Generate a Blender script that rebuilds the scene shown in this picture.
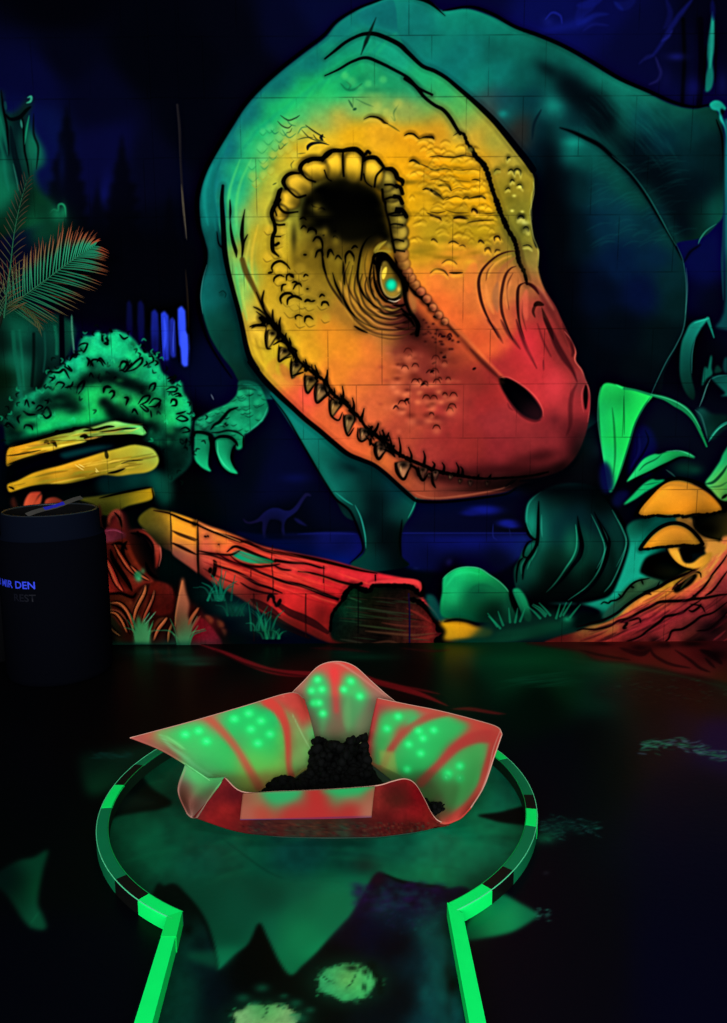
import bpy, math, random
import numpy as np
from mathutils import Vector

for o in list(bpy.data.objects):
    bpy.data.objects.remove(o, do_unlink=True)
scene = bpy.context.scene
COL = scene.collection

# ------------------------------------------------------------------ camera
F_PX, TILT, CAM_H, CAM_D, ROLL = 769., math.radians(8.99), 1.228, 3.63, math.radians(0.35)
PX, PY = 363.5, 511.5
cam = bpy.data.cameras.new('camera')
cam.sensor_fit = 'VERTICAL'
cam.sensor_height = 36.
cam.lens = F_PX / 1023. * 36.
cam.clip_start = .02
cam_o = bpy.data.objects.new('camera', cam)
COL.objects.link(cam_o)
cam_o.location = (0, -CAM_D, CAM_H)
from mathutils import Matrix
cam_o.rotation_euler = (Matrix.Rotation(math.pi / 2 - TILT, 3, 'X') @ Matrix.Rotation(-ROLL, 3, 'Z')).to_euler()
scene.camera = cam_o

# ------------------------------------------------------------------ light
scene.view_settings.view_transform = 'Standard'
scene.view_settings.look = 'None'
scene.view_settings.exposure = 0
scene.view_settings.gamma = 1
scene.view_settings.use_curve_mapping = False
w = bpy.data.worlds.new('world')
scene.world = w
w.use_nodes = True
w.node_tree.nodes['Background'].inputs[0].default_value = (.9, .95, 1, 1)
w.node_tree.nodes['Background'].inputs[1].default_value = 0.006
def area(name, loc, target, sx, sy, power, col=(1, 1, 1), spread=180):
    l = bpy.data.lights.new(name, 'AREA')
    l.shape = 'RECTANGLE'; l.size = sx; l.size_y = sy; l.energy = power; l.color = col
    l.spread = math.radians(spread)
    o = bpy.data.objects.new(name, l)
    COL.objects.link(o)
    o.location = loc
    o.rotation_euler = (Vector(target) - Vector(loc)).to_track_quat('-Z', 'Y').to_euler()
    return o
# rear fill added to even the wall light, and lamps under the ceiling
area('rear_fill_light', (0, -5.6, 1.75), (0, 0, 1.1), 5.2, 1.2, 355)
area('ceiling_lamp_front', (0, -2.2, 3.12), (0, -1.5, 0), 3.2, .5, 26)

# ------------------------------------------------------------------ seeing from the player's place
CT, ST, CR, SR = math.cos(TILT), math.sin(TILT), math.cos(ROLL), math.sin(ROLL)
def ray(x, y):
    u, v = (x - PX) / F_PX, (y - PY) / F_PX
    u, v = u * CR - v * SR, u * SR + v * CR
    return u, CT - v * ST, -ST - v * CT
def at_z(x, y, z=0.):
    a, b, c = ray(x, y); t = (z - CAM_H) / c
    return Vector((a * t, -CAM_D + b * t, z))
def at_y(x, y, Y):
    a, b, c = ray(x, y); t = (Y + CAM_D) / b
    return Vector((a * t, Y, CAM_H + c * t))
def project(X, Y, Z):
    dy, dz = Y + CAM_D, Z - CAM_H
    d = dy * CT - dz * ST
    v = -(dy * ST + dz * CT) / d; u = X / d
    u, v = u * CR + v * SR, -u * SR + v * CR
    return PX + F_PX * u, PY + F_PX * v

# ------------------------------------------------------------------ helpers
def lin(c):
    c = np.asarray(c, np.float64)
    return np.where(c <= .04045, c / 12.92, ((c + .055) / 1.055) ** 2.4)
def link(o, parent=None):
    COL.objects.link(o)
    if parent is not None:
        o.parent = parent
    return o
def tag(o, label=None, cat=None, group=None, kind=None):
    if label: o['label'] = label
    if cat: o['category'] = cat
    if group: o['group'] = group
    if kind: o['kind'] = kind
    return o
def thing(name, label, cat, loc=(0, 0, 0), group=None):
    o = bpy.data.objects.new(name, None)
    o.empty_display_size = .1
    COL.objects.link(o)
    o.location = loc
    return tag(o, label, cat, group)
def material(name, hexcol=None, rough=.6, spec=.3, attr=None, gain=1., translucent=0., bump=0., bump_scale=80., metal=0., noise=0.):
    m = bpy.data.materials.new(name)
    m.use_nodes = True
    nt = m.node_tree
    b = nt.nodes['Principled BSDF']
    b.inputs['Roughness'].default_value = rough
    b.inputs['Specular IOR Level'].default_value = spec
    b.inputs['Metallic'].default_value = metal
    src = None
    if attr:
        a = nt.nodes.new('ShaderNodeAttribute'); a.attribute_name = attr
        src = a.outputs['Color']
    else:
        r = nt.nodes.new('ShaderNodeRGB')
        c = lin([int(hexcol.lstrip('#')[i:i + 2], 16) / 255. for i in (0, 2, 4)]) * gain
        r.outputs[0].default_value = (*np.clip(c, 0, 1), 1)
        src = r.outputs[0]
    if noise:
        tc = nt.nodes.new('ShaderNodeTexCoord'); n = nt.nodes.new('ShaderNodeTexNoise')
        n.inputs['Scale'].default_value = bump_scale * .35; n.inputs['Detail'].default_value = 5
        nt.links.new(tc.outputs['Object'], n.inputs['Vector'])
        mr = nt.nodes.new('ShaderNodeMapRange')
        mr.inputs['To Min'].default_value = 1 - noise; mr.inputs['To Max'].default_value = 1 + noise
        nt.links.new(n.outputs['Fac'], mr.inputs['Value'])
        mx = nt.nodes.new('ShaderNodeVectorMath'); mx.operation = 'SCALE'
        nt.links.new(src, mx.inputs[0]); nt.links.new(mr.outputs['Result'], mx.inputs['Scale'])
        src = mx.outputs[0]
    nt.links.new(src, b.inputs['Base Color'])
    if bump:
        tc = nt.nodes.new('ShaderNodeTexCoord'); n = nt.nodes.new('ShaderNodeTexNoise')
        n.inputs['Scale'].default_value = bump_scale; n.inputs['Detail'].default_value = 4
        nt.links.new(tc.outputs['Object'], n.inputs['Vector'])
        bp = nt.nodes.new('ShaderNodeBump'); bp.inputs['Strength'].default_value = bump; bp.inputs['Distance'].default_value = .002
        nt.links.new(n.outputs['Fac'], bp.inputs['Height']); nt.links.new(bp.outputs['Normal'], b.inputs['Normal'])
    if translucent:
        t = nt.nodes.new('ShaderNodeBsdfTranslucent'); mix = nt.nodes.new('ShaderNodeMixShader')
        mix.inputs[0].default_value = translucent
        nt.links.new(src, t.inputs['Color'])
        nt.links.new(b.outputs[0], mix.inputs[1]); nt.links.new(t.outputs[0], mix.inputs[2])
        nt.links.new(mix.outputs[0], nt.nodes['Material Output'].inputs['Surface'])
    return m
def mesh_object(name, verts, faces, mat, parent=None, smooth=False, colors=None):
    me = bpy.data.meshes.new(name)
    if isinstance(faces, np.ndarray) and faces.shape[1] == 4 and len(faces) > 5000:
        nf = len(faces)
        me.vertices.add(len(verts)); me.vertices.foreach_set('co', np.asarray(verts, np.float32).ravel())
        me.loops.add(nf * 4); me.loops.foreach_set('vertex_index', faces.astype(np.int32).ravel())
        me.polygons.add(nf); me.polygons.foreach_set('loop_start', np.arange(0, nf * 4, 4, dtype=np.int32))
        me.update(calc_edges=True)
    else:
        me.from_pydata([tuple(map(float, v)) for v in verts], [], [tuple(map(int, f)) for f in faces])
    if colors is not None:
        ca = me.color_attributes.new('paint', 'FLOAT_COLOR', 'POINT')
        c4 = np.ones((len(verts), 4), np.float32); c4[:, :3] = colors
        ca.data.foreach_set('color', c4.ravel())
    if smooth:
        me.polygons.foreach_set('use_smooth', np.ones(len(me.polygons), bool))
    me.materials.append(mat)
    o = bpy.data.objects.new(name, me)
    return link(o, parent)
def box(name, x0, y0, z0, x1, y1, z1, mat, parent=None):
    v = [(x, y, z) for z in (z0, z1) for y in (y0, y1) for x in (x0, x1)]
    f = [(0, 2, 3, 1), (4, 5, 7, 6), (0, 1, 5, 4), (2, 6, 7, 3), (0, 4, 6, 2), (1, 3, 7, 5)]
    return mesh_object(name, v, f, mat, parent)
def sweep(path, prof, closed=False):
    """prof: list of (side, up) offsets swept along a flat path of (x, y)"""
    P = np.array(path, float); n = len(P); k = len(prof)
    V, F = [], []
    for i in range(n):
        a = P[max(i - 1, 0)]; b = P[min(i + 1, n - 1)]
        d = (b - a) / max(np.hypot(*(b - a)), 1e-9); nrm = np.array([-d[1], d[0]])
        for s, u in prof:
            V.append((*(P[i] + nrm * s), u))
    for i in range(n - 1):
        for j in range(k):
            F.append((i * k + j, i * k + (j + 1) % k, (i + 1) * k + (j + 1) % k, (i + 1) * k + j))
    F.append(tuple(range(k))[::-1]); F.append(tuple((n - 1) * k + j for j in range(k)))
    return V, F
def tube(pts, r, n=8):
    P = [Vector(p) for p in pts]; R = r if isinstance(r, (list, tuple, np.ndarray)) else [r] * len(P)
    V, F = [], []
    for i, p in enumerate(P):
        d = (P[min(i + 1, len(P) - 1)] - P[max(i - 1, 0)]).normalized()
        a = d.orthogonal().normalized() if i == 0 else (a - d * a.dot(d)).normalized()
        b = d.cross(a)
        for j in range(n):
            t = 2 * math.pi * j / n
            V.append(p + (a * math.cos(t) + b * math.sin(t)) * R[i])
    for i in range(len(P) - 1):
        for j in range(n):
            F.append((i * n + j, i * n + (j + 1) % n, (i + 1) * n + (j + 1) % n, (i + 1) * n + j))
    F.append(tuple(range(n))[::-1]); F.append(tuple((len(P) - 1) * n + j for j in range(n)))
    return V, F

# ------------------------------------------------------------------ paint engine
# The mural and the floor art are hand painted pictures.  They are painted here
# stroke by stroke (outlines, airbrush blobs, tapering ink lines) and the paint
# is then carried by the wall and floor surfaces as a colour attribute.
def hexc(h):
    h = h.lstrip('#')
    return np.array([int(h[i:i + 2], 16) / 255. for i in (0, 2, 4)], np.float32)

def spline(pts, closed=False, n=6):
    P = np.asarray(pts, float).reshape(-1, 2)
    m = len(P)
    if m < 3:
        if m == 2:
            t = np.linspace(0, 1, n + 1)[:, None]
            return P[0] * (1 - t) + P[1] * t
        return P
    if closed:
        Q = np.vstack([P[-1], P, P[0], P[1]])
        k = m
    else:
        Q = np.vstack([2 * P[0] - P[1], P, 2 * P[-1] - P[-2]])
        k = m - 1
    t = (np.arange(n) / n)[:, None]
    out = []
    for i in range(k):
        a, b, c, d = Q[i], Q[i + 1], Q[i + 2], Q[i + 3]
        out.append(.5 * (2 * b + (c - a) * t + (2 * a - 5 * b + 4 * c - d) * t ** 2 + (3 * b - a - 3 * c + d) * t ** 3))
    if not closed:
        out.append(P[-1:])
    return np.vstack(out)

def blur1(a, s, ax):
    if s <= 0.05:
        return a
    r = max(1, int(3 * s + .5))
    if r > 14:                                   # wide: three box passes
        b = max(1, int(s * 1.0))
        for _ in range(3):
            pad = [(0, 0)] * a.ndim
            pad[ax] = (b + 1, b)
            c = np.cumsum(np.pad(a, pad, mode='edge'), axis=ax)
            n = a.shape[ax]
            hi = [slice(None)] * a.ndim; lo = [slice(None)] * a.ndim
            hi[ax] = slice(2 * b + 1, 2 * b + 1 + n); lo[ax] = slice(0, n)
            a = (c[tuple(hi)] - c[tuple(lo)]) / (2 * b + 1)
        return a
    k = np.exp(-.5 * (np.arange(-r, r + 1) / s) ** 2)
    k /= k.sum()
    pad = [(0, 0)] * a.ndim
    pad[ax] = (r, r)
    A = np.pad(a, pad, mode='edge')
    n = a.shape[ax]
    out = np.zeros_like(a)
    for i, w in enumerate(k):
        sl = [slice(None)] * a.ndim
        sl[ax] = slice(i, i + n)
        out += w * A[tuple(sl)]
    return out

def blur(a, s):
    return blur1(blur1(a, s, 0), s, 1)

class Canvas:
    def __init__(self, x0, y0, x1, y1, S, bg='#020409', seed=1):
        self.x0, self.y0, self.S = x0, y0, S
        self.w, self.h = int((x1 - x0) * S), int((y1 - y0) * S)
        self.img = np.empty((self.h, self.w, 3), np.float32)
        self.img[:] = hexc(bg)
        self.lab = np.zeros((self.h, self.w), np.int16)
        self.names = ['']
        self.cur = 0
        self.rng = np.random.RandomState(seed)
    def layer(self, name, new=False):
        if new or name not in self.names:
            self.names.append(name)
            self.cur = len(self.names) - 1
        else:
            self.cur = self.names.index(name)
    def noise(self, shape, cell):
        h, w = shape
        gh, gw = int(h / cell) + 3, int(w / cell) + 3
        g = self.rng.rand(gh, gw).astype(np.float32)
        yy, xx = np.arange(h) / cell, np.arange(w) / cell
        yi, xi = yy.astype(int), xx.astype(int)
        fy, fx = (yy - yi)[:, None], (xx - xi)[None]
        fy = fy * fy * (3 - 2 * fy); fx = fx * fx * (3 - 2 * fx)
        a = g[np.ix_(yi, xi)]; b = g[np.ix_(yi, xi + 1)]; c = g[np.ix_(yi + 1, xi)]; d = g[np.ix_(yi + 1, xi + 1)]
        return (a * (1 - fx) + b * fx) * (1 - fy) + (c * (1 - fx) + d * fx) * fy
    def box(self, P, pad):
        x0 = max(0, int(P[:, 0].min() - pad)); x1 = min(self.w, int(P[:, 0].max() + pad) + 2)
        y0 = max(0, int(P[:, 1].min() - pad)); y1 = min(self.h, int(P[:, 1].max() + pad) + 2)
        return x0, y0, x1, y1
    def tc(self, pts):
        P = np.asarray(pts, float).reshape(-1, 2)
        return (P - [self.x0, self.y0]) * self.S
    def polymask(self, P, x0, y0, x1, y1):
        h, w = y1 - y0, x1 - x0
        m = np.zeros((h, w + 1), np.float32)
        A = P; B = np.roll(P, -1, 0)
        SS = 2
        for r in range(h):
            for k in range(SS):
                yy = y0 + r + (k + .5) / SS
                c = (A[:, 1] <= yy) != (B[:, 1] <= yy)
                if not c.any():
                    continue
                a, b = A[c], B[c]
                xs = np.sort(a[:, 0] + (yy - a[:, 1]) * (b[:, 0] - a[:, 0]) / (b[:, 1] - a[:, 1])) - x0
                for j in range(0, len(xs) - 1, 2):
                    s, e = min(max(xs[j], 0), w), min(max(xs[j + 1], 0), w)
                    if e <= s:
                        continue
                    si, ei = int(s), int(e)
                    if si == ei:
                        m[r, si] += (e - s) / SS
                    else:
                        m[r, si] += (si + 1 - s) / SS
                        m[r, si + 1:ei] += 1. / SS
                        m[r, ei] += (e - ei) / SS
        return np.clip(m[:, :w], 0, 1)
    def comp(self, x0, y0, x1, y1, m, col, mode='n'):
        if x1 <= x0 or y1 <= y0:
            return
        reg = self.img[y0:y1, x0:x1]
        m = m[..., None]
        if mode == 'n':
            reg += (col - reg) * m
        elif mode == 'mul':
            reg *= 1 + (col - 1) * m
        elif mode == 'add':
            reg += col * m
        if self.cur and mode == 'n' and self.mark:
            L = self.lab[y0:y1, x0:x1]
            L[m[..., 0] > .5] = self.cur
    mark = False
    halo = False
    def fill(self, pts, col, feather=.5, a=1., n=6, smooth=True, field=None, mottle=0, cell=8, mark=True, clip=None, mode='n'):
        P = self.tc(pts)
        if smooth:
            P = spline(P, True, n)
        f = feather * self.S
        x0, y0, x1, y1 = self.box(P, 3 * f + 2)
        if x1 <= x0 or y1 <= y0:
            return
        m = self.polymask(P, x0, y0, x1, y1)
        if f > .2:
            m = blur(m, f)
        if clip is not None:
            m = m * clip[y0:y1, x0:x1]
        if field is not None:
            c = self.field(field, x0, y0, x1, y1)
        else:
            c = hexc(col) if isinstance(col, str) else np.asarray(col, np.float32)
        if mottle:
            nz = self.noise(m.shape, cell * self.S) * .6 + self.noise(m.shape, cell * self.S * .4) * .4
            c = np.clip(c * (1 + mottle * (nz[..., None] - .5) * 2), 0, 1)
        self.mark = mark
        self.comp(x0, y0, x1, y1, m * a, c, mode)
        self.mark = False
    def mask(self, pts, feather=.5, smooth=True):
        P = self.tc(pts)
        if smooth:
            P = spline(P, True)
        M = np.zeros((self.h, self.w), np.float32)
        f = feather * self.S
        x0, y0, x1, y1 = self.box(P, 3 * f + 2)
        m = self.polymask(P, x0, y0, x1, y1)
        M[y0:y1, x0:x1] = blur(m, f) if f > .2 else m
        return M
    def field(self, smp, x0, y0, x1, y1, p=3.6, step=8):
        xs = np.array([s[0] for s in smp], float); ys = np.array([s[1] for s in smp], float)
        cs = np.array([hexc(s[2]) for s in smp])
        gx = np.arange(x0, x1 + step, step); gy = np.arange(y0, y1 + step, step)
        X, Y = np.meshgrid(gx / self.S + self.x0, gy / self.S + self.y0)
        num = np.zeros(X.shape + (3,)); den = np.zeros(X.shape)
        for x, y, c in zip(xs, ys, cs):
            w = 1 / (((X - x) ** 2 + (Y - y) ** 2 + 30) ** p)
            num += w[..., None] * c; den += w
        G = (num / den[..., None]).astype(np.float32)
        G = blur(G, 1.3)
        yy, xx = (np.arange(y0, y1) - y0) / step, (np.arange(x0, x1) - x0) / step
        yi = np.minimum(yy.astype(int), G.shape[0] - 2); xi = np.minimum(xx.astype(int), G.shape[1] - 2)
        fy, fx = (yy - yi)[:, None, None], (xx - xi)[None, :, None]
        return ((G[np.ix_(yi, xi)] * (1 - fx) + G[np.ix_(yi, xi + 1)] * fx) * (1 - fy)
                + (G[np.ix_(yi + 1, xi)] * (1 - fx) + G[np.ix_(yi + 1, xi + 1)] * fx) * fy).astype(np.float32)
    def stroke(self, pts, w=1.6, col='#05060a', a=.95, soft=.6, taper=1, n=6, mode='n', closed=False, wob=0, clip=None, mark=False):
        """taper: 0 even, 1 both ends, 2 thin end only, 3 thin start only"""
        if self.halo and a >= .68 and isinstance(col, str) and mode == 'n' and hexc(col).max() < .14:
            self.halo = False                     # soft airbrush shade round every ink line
            self.stroke(pts, (np.atleast_1d(w) * 1.7 + 3.2).tolist() if isinstance(w, list) else w * 1.7 + 3.2, col, .2 * a, 2.4, taper, n, clip=clip)
            self.halo = True
        P = spline(self.tc(pts), closed, n)
        k = len(P)
        if k < 2:
            return
        t = np.linspace(0, 1, k)
        if isinstance(w, (list, tuple)):
            W = np.interp(t, np.linspace(0, 1, len(w)), w)
        else:
            W = np.full(k, float(w))
        if taper == 1: W = W * (np.sin(np.pi * np.clip(t, .0, 1)) ** .6 * .85 + .15)
        elif taper == 2: W = W * ((1 - t) ** .7 * .85 + .15)
        elif taper == 3: W = W * (t ** .7 * .85 + .15)
        if wob:
            W = W * (1 + wob * (self.rng.rand(k) - .5) * 2)
        R = W * self.S / 2
        so = max(soft * self.S, .5)
        pad = R.max() + so * 2
        x0, y0, x1, y1 = self.box(P, pad)
        if x1 <= x0 or y1 <= y0:
            return
        m = np.zeros((y1 - y0, x1 - x0), np.float32)
        for i in range(k - 1):
            A, B = P[i], P[i + 1]
            rr = max(R[i], R[i + 1]) + so * 2
            u0 = max(x0, int(min(A[0], B[0]) - rr)); u1 = min(x1, int(max(A[0], B[0]) + rr) + 2)
            v0 = max(y0, int(min(A[1], B[1]) - rr)); v1 = min(y1, int(max(A[1], B[1]) + rr) + 2)
            if u1 <= u0 or v1 <= v0:
                continue
            X = np.arange(u0, u1)[None] + .5; Y = np.arange(v0, v1)[:, None] + .5
            d = B - A; L = max((d ** 2).sum(), 1e-9)
            s = np.clip(((X - A[0]) * d[0] + (Y - A[1]) * d[1]) / L, 0, 1)
            dist = np.hypot(X - A[0] - s * d[0], Y - A[1] - s * d[1]) - (R[i] + s * (R[i + 1] - R[i]))
            v = np.clip(.5 - dist / (2 * so), 0, 1)
            v = v * v * (3 - 2 * v)
            sl = m[v0 - y0:v1 - y0, u0 - x0:u1 - x0]
            np.maximum(sl, v, out=sl)
        if clip is not None:
            m = m * clip[y0:y1, x0:x1]
        c = hexc(col) if isinstance(col, str) else np.asarray(col, np.float32)
        self.mark = mark
        self.comp(x0, y0, x1, y1, m * a, c, mode)
        self.mark = False
    def blob(self, x, y, rx, ry=None, col='#000000', a=.8, rot=0, p=2, mode='n', clip=None):
        """airbrush puff: gaussian fall-off; p>2 gives a flatter, firmer puff"""
        ry = rx if ry is None else ry
        C = self.tc([(x, y)])[0]
        R = max(rx, ry) * self.S * (2.4 if p <= 2 else 1.7)
        x0, y0, x1, y1 = self.box(np.array([C]), R)
        if x1 <= x0 or y1 <= y0:
            return
        X = np.arange(x0, x1)[None] + .5 - C[0]; Y = np.arange(y0, y1)[:, None] + .5 - C[1]
        cr, sr = math.cos(math.radians(rot)), math.sin(math.radians(rot))
        U = (X * cr + Y * sr) / (rx * self.S); V = (-X * sr + Y * cr) / (ry * self.S)
        m = np.exp(-(np.sqrt(U * U + V * V) ** p)).astype(np.float32)
        if clip is not None:
            m = m * clip[y0:y1, x0:x1]
        c = hexc(col) if isinstance(col, str) else np.asarray(col, np.float32)
        self.comp(x0, y0, x1, y1, m * a, c, mode)
    def sample(self, X, Y):
        u = np.clip((X - self.x0) * self.S - .5, 0, self.w - 1.001); v = np.clip((Y - self.y0) * self.S - .5, 0, self.h - 1.001)
        ui, vi = u.astype(int), v.astype(int)
        fu, fv = (u - ui)[..., None], (v - vi)[..., None]
        I = self.img
        return (I[vi, ui] * (1 - fu) + I[vi, ui + 1] * fu) * (1 - fv) + (I[vi + 1, ui] * (1 - fu) + I[vi + 1, ui + 1] * fu) * fv
    def label_at(self, X, Y):
        u = np.clip(((X - self.x0) * self.S).astype(int), 0, self.w - 1); v = np.clip(((Y - self.y0) * self.S).astype(int), 0, self.h - 1)
        return self.lab[v, u]

def T(x0, y0, size, s, out=727.):
    """points read off an enlarged detail back to the scale of the whole picture"""
    v = np.array([float(q) for q in s.replace(',', ' ').split()]).reshape(-1, 2)
    return [tuple(p) for p in (v * (size / out) + [x0, y0])]
def Q(s):
    v = np.array([float(q) for q in s.replace(',', ' ').split()]).reshape(-1, 2)
    return [tuple(p) for p in v]
# ------------------------------------------------------------------ mural paint
INK = '#04060b'
def sc(w, k):
    return [v * k for v in w] if isinstance(w, list) else w * k
def paint_mural():
    c = Canvas(-150, -90, 880, 672, 2, seed=4)
    c.halo = True
    c.layer('night_sky')
    c.fill(Q('-160 -100 890 -100 890 690 -160 690'), INK, 0, smooth=False, field=[
        (-100, -60, '#020410'), (60, 0, '#02030c'), (60, 60, '#03051a'), (40, 75, '#05083a'), (100, 100, '#040624'), (110, 150, '#06083a'), (30, 130, '#06104a'),
        (150, 60, '#02040e'), (150, 160, '#040620'), (200, 60, '#02040e'), (230, 40, '#030512'), (290, 30, '#04072a'), (320, 10, '#050a38'), (250, 80, '#030514'), (190, 130, '#020410'),
        (170, 250, '#020410'), (130, 260, '#020410'), (80, 330, '#03052a'), (190, 300, '#020616'), (210, 380, '#03082a'), (190, 420, '#020410'), (240, 470, '#020818'), (280, 480, '#04082e'), (290, 520, '#020516'),
        (330, 500, '#030722'), (350, 470, '#03061c'), (440, 500, '#060c40'), (480, 510, '#060c44'), (420, 600, '#020510'), (500, 560, '#020614'), (560, 250, '#03060f'), (600, 420, '#020610'), (560, 480, '#05080f'),
        (460, -5, '#05083a'), (560, 15, '#060c58'), (600, 10, '#060a50'), (640, 40, '#05083a'), (560, -60, '#05083a'), (640, 70, '#05073a'), (690, 60, '#04062a'), (720, 30, '#03041c'), (690, 100, '#05083c'),
        (700, 270, '#040a48'), (715, 300, '#030720'), (690, 290, '#03062c'), (680, 340, '#02040e'), (650, 440, '#050d20'), (640, 460, '#020610'), (880, 300, '#020614'), (850, 60, '#03051c'), (-100, 300, '#02060a'), (-100, 600, '#02060a'), (100, 600, '#030406'), (180, 490, '#020608'), (160, 500, '#04140f')])
    # ---- sky mist and blue tree trunks, right top
    c.layer('tangled_branches')
    for s, w, col in [('80 -5 60 30 20 60 0 110', 26, '#0a1168'), ('0 30 60 20 120 -5', 20, '#0a1270'), ('0 120 40 100 90 75 150 70', 12, '#0b1470'), ('30 150 80 120 150 125', 7, '#0c1268'),
                      ('190 20 230 30 280 0', 22, '#090f5c'), ('180 10 220 50', 10, '#0b1470'), ('430 -5 450 60 440 110 420 140', 14, '#0a0d52'), ('560 -5 500 70 450 140 420 195 370 265 330 290', [16, 16, 12, 10, 8, 4], '#0d1264'),
                      ('380 280 395 320 405 355 390 390 350 410', 7, '#1a1a62'), ('300 310 340 275 370 270', 6, '#0e1258'), ('410 200 440 180 460 150', 6, '#141a78')]:
        c.stroke(T(577, 0, 150, s), (np.array(w) * .42).tolist() if isinstance(w, list) else w * .42, col, .75, 2.0, taper=1)
    c.blob(582, 22, 12, 6, '#0e1a90', .5, -20); c.blob(560, 28, 22, 5, '#0c1680', .6, -12); c.blob(548, 22, 6, 5, '#101a80', .5, 30)
    c.stroke(Q('545 20 552 13 560 16 562 24'), 2.5, '#1520a0', .5, 1)
    for x, w in [(683, 4), (700, 6)]:
        c.stroke([(x, 20), (x + 1, 60), (x - 1, 105)], w, '#02030e', .8, 1.6, taper=0)
    c.blob(676, 57, 9, 4, '#121670', .7); c.blob(693, 88, 7, 10, '#0b0e58', .8); c.blob(665, 80, 7, 12, '#0a0c48', .6); c.blob(722, 85, 5, 12, '#0b1050', .7)
    c.fill(T(577, 0, 150, '655 75 668 130 665 230 655 300 662 370 650 430 622 445 620 380 632 320 628 250 640 150'), '#0a7268', .9, a=.95)
    c.stroke(T(577, 0, 150, '655 60 655 150 650 260 643 330'), 3.5, '#1aa08a', .5, 1.6)
    c.stroke(T(577, 0, 150, '668 110 672 250 668 400'), 2, INK, .7, 1); c.stroke(T(577, 0, 150, '625 220 618 300 615 430'), 2.4, INK, .8, 1)
    c.stroke(Q('712 0 713 20'), 5, '#070c50', .7, 2)
    # ---- pines and cliff on the left
    def pine(x, top, bot, w, col='#02030a'):
        L = []; R = []
        k = int((bot - top) / 7)
        for i in range(k):
            t = (i + .5) / k
            y = top + (bot - top) * t
            ww = w * (t ** .75) * (1 + .18 * c.rng.randn())
            L.append((x - ww, y + 2)); L.append((x - ww * .8, y + 4)); R.append((x + ww, y + 1)); R.append((x + ww * .82, y + 4))
        c.fill([(x, top - 5)] + R + L[::-1], col, 2.2, smooth=False, a=.7)
    for q in [(67, 108, 235, 27), (122, 138, 245, 22), (98, 180, 245, 10, '#02040f'), (170, 190, 290, 13, '#02030b')]:
        c.layer('pine_tree', True)
        pine(*q)
    c.layer('night_sky')
    c.blob(107, 185, 5, 14, '#080c50', .6); c.blob(104, 195, 4, 10, '#0a1060', .5); c.blob(62, 165, 4, 18, '#07104a', .5)
    c.fill(Q('50 240 190 240 190 320 60 320'), '#02030a', 6, a=.85)
    c.layer('rock_cliff')
    c.fill(T(0, 80, 130, '-400 60 -100 20 0 70 18 60 20 130 30 180 70 185 110 160 150 110 178 92 182 130 165 180 180 260 215 330 250 400 250 470 200 520 230 620 300 700 260 800 -400 900'), '#04201c', 2.5, field=[
        (0, 130, '#067858'), (3, 170, '#077050'), (8, 190, '#087450'), (15, 150, '#04282c'), (15, 130, '#031c24'), (30, 140, '#0a6e50'), (32, 150, '#0a7052'), (38, 165, '#0a5c44'), (20, 175, '#052e2c'),
        (28, 100, '#0a2c2c'), (45, 130, '#064450'), (45, 160, '#085458'), (25, 200, '#042018'), (40, 205, '#064c2c'), (40, 225, '#086c40'), (65, 205, '#086444'), (55, 240, '#053422'), (20, 230, '#04301e'), (-60, 150, '#04201c'), (5, 250, '#031a12'), (60, 280, '#021410')])
    for s, w, col, a in [('8 60 20 160 40 260 45 330 50 420', 2.6, INK, .8), ('30 190 60 220 110 210 150 170 175 150', 4, '#020a10', .85), ('60 260 80 400 110 520 130 640', 6, '#031a20', .8),
                         ('125 210 132 250 135 320 140 400 155 470 165 540', 2.2, INK, .8), ('190 190 190 300 215 380 205 500', 2.4, INK, .6), ('155 100 175 95 172 120 150 130', 2.6, '#2c9c80', .8),
                         ('118 225 125 270', 2.2, '#2a8c78', .7), ('165 200 150 280 140 360', 2, '#0f8c66', .7), ('75 470 95 560 105 620', 1.2, '#2c8c74', .5), ('0 200 30 330 45 420', 3, '#0a7058', .5), ('30 120 35 170', 3, '#0a4c48', .6)]:
        c.stroke(T(0, 80, 130, s), w, col, a, .9)
    c.stroke(T(0, 80, 130, '-5 330 20 420 30 520 50 620'), 4, '#0a7a5c', .5, 2)
    c.stroke(T(0, 190, 130, '280 130 300 110 325 115 330 85 350 80 365 100 370 150'), 2.2, '#1c9c68', .8, .9)
    c.blob(55, 225, 16, 20, '#06482c', .8); c.blob(45, 215, 12, 26, '#052c20', .5); c.blob(58, 215, 7, 8, '#0b7c50', .7); c.blob(64, 212, 3, 8, '#10945c', .5); c.blob(40, 232, 14, 16, '#085838', .6); c.blob(70, 235, 5, 10, '#02100c', .6)
    c.layer('waterfall')
    c.fill(Q('-150 318 60 315 62 372 58 380 40 405 30 420 -150 430'), '#04241c', 2, field=[(-60, 360, '#031a14'), (3, 340, '#042018'), (17, 335, '#08684c'), (20, 360, '#0a7454'), (24, 390, '#096848'), (30, 350, '#042c24'), (38, 345, '#052e28'), (45, 335, '#064438'), (56, 330, '#06503c'), (56, 350, '#053c30'), (5, 380, '#03200f'), (38, 390, '#02140f'), (48, 370, '#03201c'), (8, 410, '#042a1c')])
    for s, w, col, a in [('75 180 85 300 105 420 120 560', 4, '#0a7052', .6), ('110 170 125 330 135 500', 2.5, '#0b7858', .4), ('310 150 320 220 320 300', 3.4, '#0a7454', .7), ('190 190 190 330 180 480', 3, '#02100e', .6),
                         ('345 90 350 300 350 380', 5, '#020510', .9), ('402 95 405 190 415 290', 2.2, '#2a7058', .7), ('402 95 405 190 415 290', 6, '#020a0c', .0), ('250 180 255 300 245 400', 2, '#0a5a48', .5)]:
        c.stroke(T(0, 300, 130, s), w, col, a, 1.2, taper=0)
    c.stroke(T(0, 300, 130, '402 80 404 160 412 240 416 300'), 1.3, '#3c8c70', .6, .7)
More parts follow.
